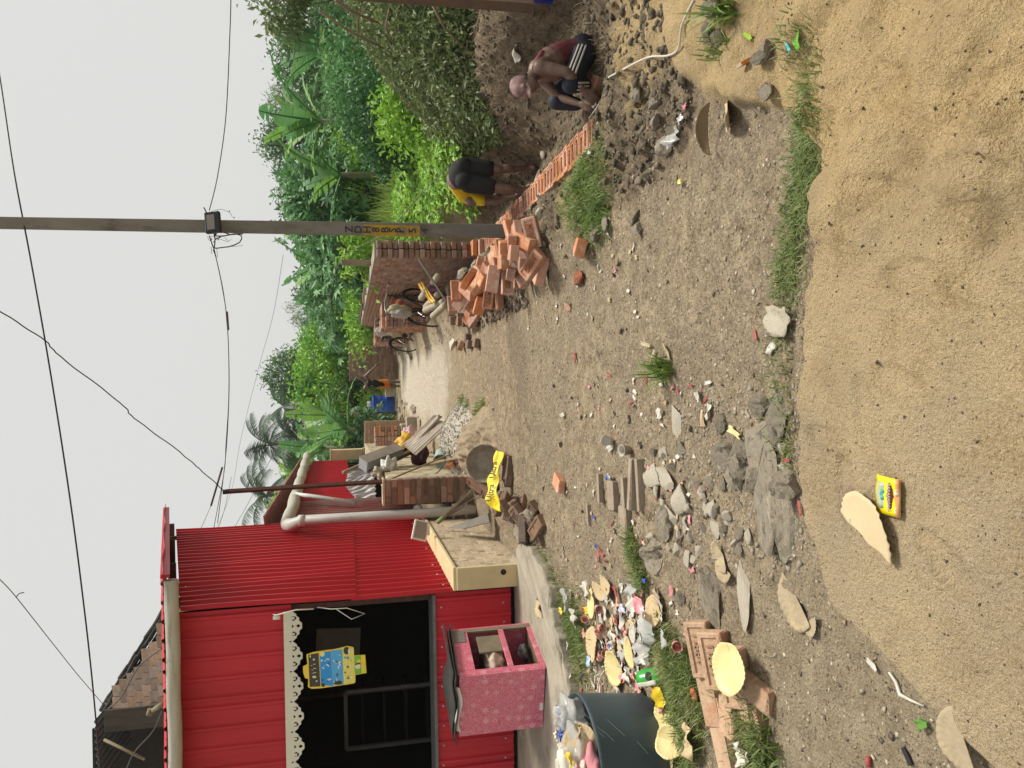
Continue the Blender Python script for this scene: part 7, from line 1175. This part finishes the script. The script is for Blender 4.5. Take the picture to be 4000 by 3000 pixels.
# --- blue tub full of rubbish
tb = thing('blue_tub', 'cut-down dark blue plastic drum overflowing with rubbish', 'tub', (-2.075, 4.02, .0)); BL = pm('drum_blue', (.045, .072, .09), (.06, .085, .095), scale=4, rough=.45, bump=.15, c3=(.10, .11, .10), c3f=.66, c3s=6, stretch=(1, 1, .3)); mb = MB(); rT = .36; hT = .41; mb.lathe([(0, .01), (rT * .84, .0), (rT * .9, .03), (rT * .95, hT * .5), (rT, hT - .02), (rT * 1.02, hT), (rT * .99, hT), (rT * .93, hT * .5), (rT * .85, .05), (0, .05)], 48); mb.build('tub_wall', BL, tb, True)
mb = MB(); rg = random.Random(5)
for k in range(14): a = rg.uniform(2.6, 5.6); z = rg.uniform(.08, .4); mb.tube([(rT * (.93 + .07 * z / hT + .008) * math.cos(a + d), rT * (.93 + .07 * z / hT + .008) * math.sin(a + d), z + .25 * d) for d in np.linspace(0, rg.uniform(.1, .5), 5)], .0012, 3)
mb.build('scratches', pm('scratch', (.2, .21, .2)), tb)
t0 = Vector(tb.location)
for i, (dx, dy, dz, r, m, l) in enumerate(((.12, -.05, .44, (.13, .11, .07), FILM, 'clear plastic bag on top of the tub'), (.22, .1, .44, (.10, .09, .07), FILM, 'second clear bag on the far rim of the tub'), (-.05, .08, .44, (.16, .13, .07), PAP, 'white plastic bag inside the tub'), (.05, -.2, .42, (.12, .08, .06), PINKP, 'pale pink wrapper pile at the near rim of the tub'), (-.15, -.12, .43, (.13, .11, .07), KRAFT, 'brown plates crumpled inside the tub'))): tag(crumple(t0 + Vector((dx, dy, dz)), r, 600 + i, amp=.45).build('rubbish_bag', m, None, True), l, 'rubbish')
plate(t0 + Vector((.16, -.12, .45)), .11, (R(40), R(10), R(20)), KRAFT, 'brown plate tipped inside the tub', False, seed=95)
for i in range(12): S(t0 + Vector((random.uniform(-.22, .26), random.uniform(-.25, .2), .45 + random.uniform(0, .06))), random.uniform(.05, .1), .04, random.choice([PAP, YELP, BLUEP, KRAFT, PAP]), 'small wrapper lying on the rubbish in the tub', 620 + i, .6, grp='wrappers in the tub')
# --- trodden scraps scattered along the path
SM = [PAP, PAP, PAP, KRAFT, KRAFT, DKP, DKP, PINKP]; tiny = {m.name: (MB(), m) for m in SM}
for i in range(190):
    p = G4(random.uniform(2080, 2720), random.uniform(1450, 2550), .004) if i < 130 else G4(random.uniform(1950, 2500), random.uniform(820, 1300), .004)
    mb, m = tiny[random.choice(SM).name]; a = random.random() * 6.28; l, w = random.uniform(.010, .026), random.uniform(.006, .014); c_, s_ = math.cos(a), math.sin(a)
    mb.sheet(lambda u, v: p + Vector(((u - .5) * 2 * l * c_ - (v - .5) * 2 * w * s_, (u - .5) * 2 * l * s_ + (v - .5) * 2 * w * c_, .004 + .004 * math.sin(7 * u + i) + .003 * math.sin(6 * v + 2 * i))), 4, 3)
for nm, (mb, m) in tiny.items(): tag(mb.build('trodden_scraps', m, None, True, solid=.001), nm.replace('_', ' ') + ' bits trodden into the littered path', None, None, 'stuff')
# --- pebbles and clods (uncountable)
STONE = pm('pebble', (.36, .30, .225), (.2, .165, .12), scale=3, rough=.9, c3=(.36, .33, .27), c3f=.6, c3s=2)
def scatter(n, x0, x1, y0, y1, f=None):
    X = RNG.uniform(x0, x1, n); Y = y0 + (y1 - y0) * RNG.random(n) ** 1.3; s, t, so, nx = masks(X, Y); k = (s < .4) if f is None else f(X, Y, s, so); X, Y = X[k], Y[k]; return np.stack([X, Y, ground_np(X, Y) - .001], 1)
pebbles('path_pebbles', scatter(9000, -2.2, 2.4, 1.6, 11), .003, .011, STONE, 'pebbles and grit trodden into the path', 3); pebbles('path_stones', scatter(420, -1.8, 1.4, 2.4, 12), .008, .018, STONE, 'small loose stones on the path', 4)
pebbles('soil_clods', scatter(7000, .9, 4, 3.4, 11, lambda X, Y, s, so: (so > .5)), .008, .035, pm('clod', (.13, .105, .072), (.065, .053, .038), scale=3, rough=.95, c3=(.2, .16, .11), c3f=.62, c3s=2), 'dark clods of dug soil on the bank', 5); pebbles('heap_clods', scatter(900, .7, 1.5, 6.8, 9.6, lambda X, Y, s, so: X < 1.35 - .1 * (Y - 6.8)), .012, .05, MATS['clod'], 'dark clods round the foot of the new brick heap', 15); pebbles('sand_grit', scatter(700, -1, 1.4, 1.3, 2.6, lambda X, Y, s, so: s > .6), .0025, .007, pm('grit', (.10, .075, .05), (.06, .045, .035)), 'dark grit on the sand', 6)
for nm, c_, k_ in (('pale_chips', (.47, .41, .31), 31), ('dark_chips', (.14, .11, .08), 32), ('brown_chips', (.36, .27, .18), 33)):
    pebbles(nm, scatter(3600, -1.9, 1.7, 1.7, 9.5), .004, .015, pm(nm, c_, tuple(v * .75 for v in c_), scale=3, rough=.95), nm.split('_')[0] + ' chips and flakes trodden flat into the path', k_, .22)
pebbles('brick_crumbs', scatter(600, -1.4, .0, 3.2, 6), .003, .011, pm('crumb', (.36, .2, .13), (.3, .16, .1)), 'brick crumbs along the littered strip', 7); pebbles('rubble_crumbs', scatter(420, -.75, -.02, 2.55, 3.6), .006, .020, pm('crumb2', (.33, .29, .225), (.22, .19, .15), scale=4), 'crumbs of rubble by the sand edge', 8); pebbles('yard_rubble', scatter(1100, -1.4, 1.8, 12, 26, lambda X, Y, s, so: np.abs(X + .1 - .02 * (Y - 12)) > .75), .01, .035, pm('crumb3', (.30, .235, .155), (.22, .13, .08), scale=3), 'crumbled brick strewn over the yard', 9)
# --- grass
def grass(name, label, C, n, spread, h, mat, lean=.5, w=.004):
    C = np.array([(c.x, c.y) for c in C]); k = RNG.integers(0, len(C), n); X = C[k, 0] + RNG.normal(0, spread, n); Y = C[k, 1] + RNG.normal(0, spread, n); Z = ground_np(X, Y); a = RNG.random(n) * 6.28; l = np.abs(RNG.normal(lean, .3, n)); H = RNG.uniform(.4, 1.15, n) * h; d = np.stack([np.cos(a), np.sin(a)], 1); s = np.stack([-d[:, 1], d[:, 0]], 1) * (w * RNG.uniform(.6, 1.3, n))[:, None]; V = np.zeros((n, 7, 3)); 
    for j, t in enumerate((0, .4, .75)):
        q = np.stack([X + d[:, 0] * l * H * t ** 1.6, Y + d[:, 1] * l * H * t ** 1.6, Z + H * t * (1 - .35 * l * t)], 1); ww = (1 - t * .55); V[:, 2 * j, :2] = q[:, :2] - s * ww; V[:, 2 * j + 1, :2] = q[:, :2] + s * ww; V[:, 2 * j, 2] = V[:, 2 * j + 1, 2] = q[:, 2]
    V[:, 6] = np.stack([X + d[:, 0] * l * H, Y + d[:, 1] * l * H, Z + H * (1 - .4 * l)], 1); i = np.arange(n)[:, None] * 7
    F = np.concatenate([i + np.array([f]) for f in ((0, 1, 3), (0, 3, 2), (2, 3, 5), (2, 5, 4), (4, 5, 6))]); return tag(obj(name, np_mesh(name, V.reshape(-1, 3), F, mat)), label, None, None, 'stuff')
GR1 = leaf_mat('grass_green', (.20, .255, .075), (.12, .17, .045), 5, .3, (.36, .34, .15)); GR2 = leaf_mat('grass_bright', (.20, .29, .07), (.12, .20, .04), 5, .3, (.33, .33, .12))
def line(px, k=6): 
    out = []
    for a, b in zip(px[:-1], px[1:]): out += [G(a[0] + (b[0] - a[0]) * i / k, a[1] + (b[1] - a[1]) * i / k) for i in range(k)]
    return out
grass('edge_grass', 'green grass fringe along the edge of the sand', line([(1735, 270), (1745, 330), (1740, 400), (1725, 480), (1712, 560), (1705, 610)], 8), 2300, .055, .042, GR1, .9, .0022); grass('edge_grass_sparse', 'thin grass along the broken sand edge', line([(1700, 620), (1690, 690), (1690, 760), (1690, 860), (1695, 960), (1700, 1010)], 5), 480, .06, .045, GR1, .8, .0026); grass('edge_grass_sprigs', 'grass sprigs straggling over the sand', line([(1700, 80), (1740, 130), (1750, 200), (1745, 260)], 5), 260, .05, .055, GR1, .7, .0026)
grass('bank_grass', 'bright green grass patch on the soil bank', line([(1250, 340), (1270, 380), (1290, 430), (1285, 480)], 6) + line([(1240, 440), (1260, 480)], 4), 2800, .10, .075, GR2, .95, .0028); grass('apron_grass', 'grass growing between the apron and the litter heap', line([(1165, 1245), (1190, 1290), (1215, 1340), (1250, 1380), (1270, 1410)], 6) + line([(1215, 1400), (1245, 1440)], 4), 5600, .15, .07, GR1, .8, .003); grass('litter_grass', 'thick grass right of the litter heap', line([(1430, 1390), (1450, 1430), (1480, 1470), (1500, 1500), (1480, 1560), (1490, 1640)], 6) + line([(1440, 1450), (1470, 1500)], 4), 5200, .085, .085, GR1, .8, .003); grass('path_grass', 'narrow grass strip at the top of the litter heap', line([(1360, 1150), (1375, 1190), (1385, 1230), (1395, 1260)], 6), 1300, .04, .075, GR1, .8, .003)
tu = [G(1440, 790), G(1450, 800), G(1435, 810)]; grass('path_tuft', 'single green grass tuft in the middle of the path', tu, 90, .02, .17, GR2, .6, .006); grass('right_sprig', 'long-bladed grass sprig in the sand at the right', [G4(*zD(1100, 80))], 40, .02, .22, GR2, .8, .006); grass('right_sprig_low', 'low grass sprigs in the sand at the right', [G4(*zD(1030, 320)), G4(*zD(1000, 300))], 60, .03, .09, GR1, .6); grass('brick_grass', 'grass blades among the dusty bricks at the left', line([(1600, 1500), (1640, 1580), (1660, 1640), (1620, 1650)], 5), 1100, .07, .09, GR1, .6); grass('yard_weeds', 'low weeds at the foot of the mud heap', [G(1000, 868), G(1010, 880), G(1035, 893), G(1045, 880), G(1160, 1215), G(1170, 1230)], 700, .06, .10, GR2, .6); grass('cut_stubble', 'dry straw and root stubble in the dug soil', [Vector((x, y, 0)) for x, y in zip(RNG.uniform(2.6, 4.2, 60), RNG.uniform(5.2, 9.2, 60))], 2600, .12, .10, pm('straw', (.30, .24, .14), (.18, .14, .08)), .8, .003)
for i, (a, b) in enumerate(((zC(560, 240), zC(540, 370)), (zC(600, 330), zC(680, 320)), (zC(700, 290), zC(750, 265)))): S(G4(*a, .015), .10, .02, pm('dry_blade', (.46, .38, .24), (.38, .31, .2)), 'dry straw blade beside the grass tuft on the path', 900 + i, .5, grp='dry blades by the tuft')
# ================================================================ WIRES
CABL = pm('black_cable', (.012, .013, .018), (.02, .02, .022), rough=.5); CABG = pm('grey_cable', (.12, .12, .115), (.09, .09, .085), rough=.6)
def wire(label, pts, r, mat=CABL, n=5, wob=0.0):
    P = [Vector(p) for p in pts]; Q = []
    for i in range(len(P) - 1):                    # Catmull-Rom through the supports
        p0, p1, p2, p3 = P[max(i - 1, 0)], P[i], P[i + 1], P[min(i + 2, len(P) - 1)]
        for k in range(8): t = k / 8; Q.append(.5 * ((2 * p1) + (p2 - p0) * t + (2 * p0 - 5 * p1 + 4 * p2 - p3) * t * t + (3 * p1 - p0 - 3 * p2 + p3) * t ** 3) + Vector((0, 0, wob * math.sin(i * 8 + k * 1.3))))
    Q.append(P[-1]); mb = MB(); mb.tube(Q, r, n); return tag(mb.build('cable', mat, None, True), label, 'cable')
wire('thick black cable crossing the sky in front of the pole top', [A(-30, 0, 9), A(0, 170, 8.6), A(30, 370, 8.0), A(66, 560, 7.8), A(108, 800, 7.6), A(150, 1070, 7.5), A(180, 1300, 7.6), A(200, 1480, 7.8), A(218, 1680, 8.2)], .0075)
wire('crooked black cable running down from the sky to the rusty post', [A(-30, 650, 7), A(0, 672, 7.3), A(96, 735, 7.8), A(130, 770, 8.0), A(260, 870, 8.6), A(290, 903, 8.8), A(380, 970, 9.3), A(430, 1012, 9.6), A(485, 1061, 9.85)], .006, wob=.006)
wire('thin cable slanting from the upper left to the tiled house', [A(-30, 1225, 9), A(0, 1252, 9.4), A(35, 1290, 9.8), A(110, 1385, 11), A(170, 1460, 12.2), A(232, 1532, 13.4)], .005)
wire('short loose tail on the thin upper left cable', [A(35, 1290, 9.8), A(42, 1282, 9.8), A(52, 1280, 9.8)], .006)
wire('cable dropping from the top edge to the flood light', [A(499, -20, 7), A(497, 60, 7.2), A(488, 250, 7.5), A(470, 380, 7.65), A(452, 455, 7.72)], .0045)
wire('double service cable sagging from the pole to the rusty post', [A(463, 540, 7.75), A(480, 620, 8.1), A(491, 700, 8.5), A(495, 820, 9.1), A(492, 920, 9.6), A(486, 1000, 9.8), A(470, 1130, 10.4)], .0045); wire('second strand of the sagging service cable', [A(463, 540, 7.76), A(484, 640, 8.2), A(493, 740, 8.7), A(494, 860, 9.3), A(488, 960, 9.7), A(484, 1020, 9.8), A(462, 1140, 10.4)], .004)
wire('thin pale line from the utility pole to the far trees', [A(612, 550, 14), A(590, 680, 16), A(560, 790, 18), A(520, 950, 20), A(500, 1060, 22), A(465, 1150, 23)], .004, CABG)
wire('grey cable from the short concrete post along the tree tops', [A(1020, 300, 9.5), A(975, 350, 10), A(900, 430, 10.8), A(830, 505, 12), A(733, 568, 13.2), A(700, 700, 15), A(655, 830, 17), A(600, 960, 19), A(540, 1080, 21), A(500, 1150, 22)], .006, CABG)
wire('taut builder string stretched along the trench', [A4(1815, 985, 11.5), A4(1760, 1010, 12.0), A4(1700, 1070, 12.5)], .003, pm('string', (.4, .37, .3)))
mb = MB(); a, b = A(672, 492, 0.1 + 8.6), A(708, 495, 8.6); mb.tube([a, b], .012, 6); 
wire('grey splice tube on the sagging service cable', [A(672, 674 * .0 + 674, 8.4), A(700, 676, 8.4)], .001) if False else None
tag(MB().tube([A(490, 674, 8.4), A(493, 712, 8.55)], .013, 6).build('cable_splice', CABG, None), 'grey splice tube on the sagging service cable', 'cable splice'); tag(MB().tube([A(480, 1010, 9.8), A(456, 1092, 10.2)], .013, 6).build('cable_splice', CABG, None), 'long grey sleeve on the cable left of the rusty post', 'cable splice')
wire('upper thin line joining the kiosk roof', [A(456, 1092, 10.2), A(430, 1150, 10.6), A(398, 1210, 11)], .003, CABG); wire('lower thin line joining the kiosk roof', [A(500, 1030, 22), A(485, 1100, 22), A(468, 1150, 22)], .006, CABG)
wire('bundle of dark cables slung on the tiled roof', [A(232, 1532, 13.4), A(262, 1505, 13.2), A(300, 1440, 13.0), A(350, 1400, 12.8)], .012, CABG); wire('loose cable hanging before the dark gable', [A(350, 1535, 13.0), A(330, 1580, 12.9), A(290, 1625, 12.8), A(270, 1670, 12.7)], .008, CABG); wire('black flex trailing down the mossy wall', [A4(1530, 1855, 11.5), A4(1560, 1850, 11.6), A4(1640, 1848, 11.3), A4(1700, 1850, 11.0), A4(1730, 1820, 10.8)], .008)
wire('white rope lying on the bank right of the crouching man', [G4(2390, 303, .012), G4(2450, 270, .012), G4(2540, 225, .012), G4(2620, 218, .012), G4(2660, 190, .012), G4(2680, 100, .012), G4(2720, 0, .012)], .0055, pm('rope', (.55, .52, .45), (.42, .4, .34))); wire('white rope lying on the bank left of the crouching man', [G4(2260, 515, .012), G4(2310, 460, .012), G4(2375, 370, .012)], .005, MATS['rope'])
# ================================================================ HAZE
def haze(density):
    mb = MB(); mb.box((4, 60, 10), (140, 160, 24)); o = mb.build('haze', None); m = bpy.data.materials.new('haze'); m.use_nodes = True; n = m.node_tree.nodes; n.clear(); out = n.new('ShaderNodeOutputMaterial'); v = n.new('ShaderNodeVolumePrincipled'); v.inputs['Color'].default_value = (.93, .95, .95, 1); v.inputs['Density'].default_value = density; v.inputs['Anisotropy'].default_value = .2; m.node_tree.links.new(v.outputs[0], out.inputs['Volume']); o.data.materials.append(m); tag(o, 'thin pale humid haze filling the air', None, None, 'stuff'); return o
haze(.0006)
# ================================================================ labels that single out look-alikes by lie, tilt and place
ORD = ['first', 'second', 'third', 'fourth', 'fifth', 'sixth', 'seventh', 'eighth', 'ninth', 'tenth']
bpy.context.view_layer.update()
def relabel(group, old, noun, where, axis='y', near='near', far='far', words=None):
    os_ = [o for o in COL.objects if o.get('group') == group and o.get('label') == old]
    if len(os_) < 2: return
    def rank(vals, names):
        idx = sorted(range(len(vals)), key=lambda i: vals[i]); n = len(names); out = [None] * len(vals)
        for r, i in enumerate(idx): out[i] = names[min(n - 1, r * n // len(vals))]
        return out
    P = [o.matrix_world.translation if o.type == 'EMPTY' or o.location.length > .01 else sum((Vector(c) for c in o.bound_box), Vector()) / 8 for o in os_]
    dep = rank([p.y for p in P], ['nearest', 'near', 'middle', 'far', 'farthest']); lat = rank([p.x for p in P], ['left', 'centre', 'right'])
    def lie(o):
        z = abs((o.matrix_world.to_3x3() @ Vector((0, 0, 1))).normalized().z); return 'flat' if z > .95 else ('tilted' if z > .45 else 'upended')
    keys = {}
    for o, p, d, l in zip(os_, P, dep, lat):
        w = (words(o) + ' ') if words else (lie(o) + ' ')
        keys.setdefault((w, d, l), []).append((p.x, o))
    for (w, d, l), lst in keys.items():
        lst.sort(key=lambda t: t[0])
        for k, (x, o) in enumerate(lst):
            o['label'] = '%s%s, %s %s of %s' % (w, noun, d, l, where) + (', %s from left' % ORD[min(k, 9)] if len(lst) > 1 else '')
MW = {'white_paper': 'white paper', 'kraft_paper': 'brown paper', 'dusty_kraft': 'dusty brown', 'red_paper': 'red paper', 'clear_film': 'clear plastic', 'pink_scrap': 'pink', 'red_cup': 'red chequered', 'dark_scrap': 'dark', 'yellow_packet': 'yellow', 'blue_cap': 'blue', 'gold_paper': 'gold'}
mw = lambda o: MW.get(o.data.materials[0].name, 'plain')
relabel('new bricks heaped beside the pole', 'new orange brick tumbled in the heap beside the pole', 'new orange brick', 'the heap by the pole'); relabel('new bricks heaped beside the pole', 'dark brick in the neat side of the heap facing the path', 'dark brick', 'the neat heap side'); relabel('old bricks heaped beside the plinth', 'dark stained old brick in the heap under the yellow bag', 'stained old brick', 'the heap under the yellow bag'); relabel('old bricks at the bag end', 'old brick holding down the right end of the yellow bag', 'old brick', 'the yellow bag end'); relabel('lumps in the old brick heap', 'grey broken lump mixed into the old brick heap', 'grey lump', 'the old brick heap')
relabel('blocks at the wall foot', 'dark earth-stained block tumbled beside the wall foot', 'earth-stained block', 'the wall foot'); relabel('rubble at the far end of the yard', 'broken tile or brick bat strewn at the far end of the yard', 'broken bat', 'the yard end'); relabel('stones on the soil bank', 'earth-crusted stone lying on the soil bank', 'earth-crusted stone', 'the soil bank'); relabel('rubble by the sand edge', 'angular rubble chunk scattered between the sunk bricks and the sand edge', 'rubble chunk', 'the sand edge rubble'); relabel('rubble on the bank', 'weathered rubble piece on the bank beside the grass patch', 'weathered rubble', 'the bank by the grass'); relabel('plastic in the spoil', 'dirty white plastic scrap in the spoil behind the crouching man', 'plastic scrap', 'the spoil behind the crouching man', words=lambda o: 'dirty white'); relabel('red chequered cups', 'red chequered paper cup dropped in the litter heap', 'red chequered cup', 'the litter heap'); relabel('red paper tubes on the path', 'small red paper tube trodden into the path', 'small red tube', 'the path', words=lambda o: 'trodden'); relabel('red tubes by the litter', 'red paper tube in the bunch beside the litter grass', 'red tube', 'the bunch by the litter grass', words=lambda o: 'paper'); relabel('white spoons in the heap', 'white plastic spoon handle in the lower part of the heap', 'plastic spoon', 'the lower litter heap', words=lambda o: 'white'); relabel('wrappers in the tub', 'small wrapper lying on the rubbish in the tub', 'wrapper', 'the rubbish in the tub', words=mw); relabel('small scraps in the litter heap', 'small scrap of paper or plastic mixed into the litter heap', 'scrap', 'the litter heap', words=mw); relabel('dry blades by the tuft', 'dry straw blade beside the grass tuft on the path', 'straw blade', 'the path tuft', words=lambda o: 'dry')
bpy.data.scenes.remove(TMP)
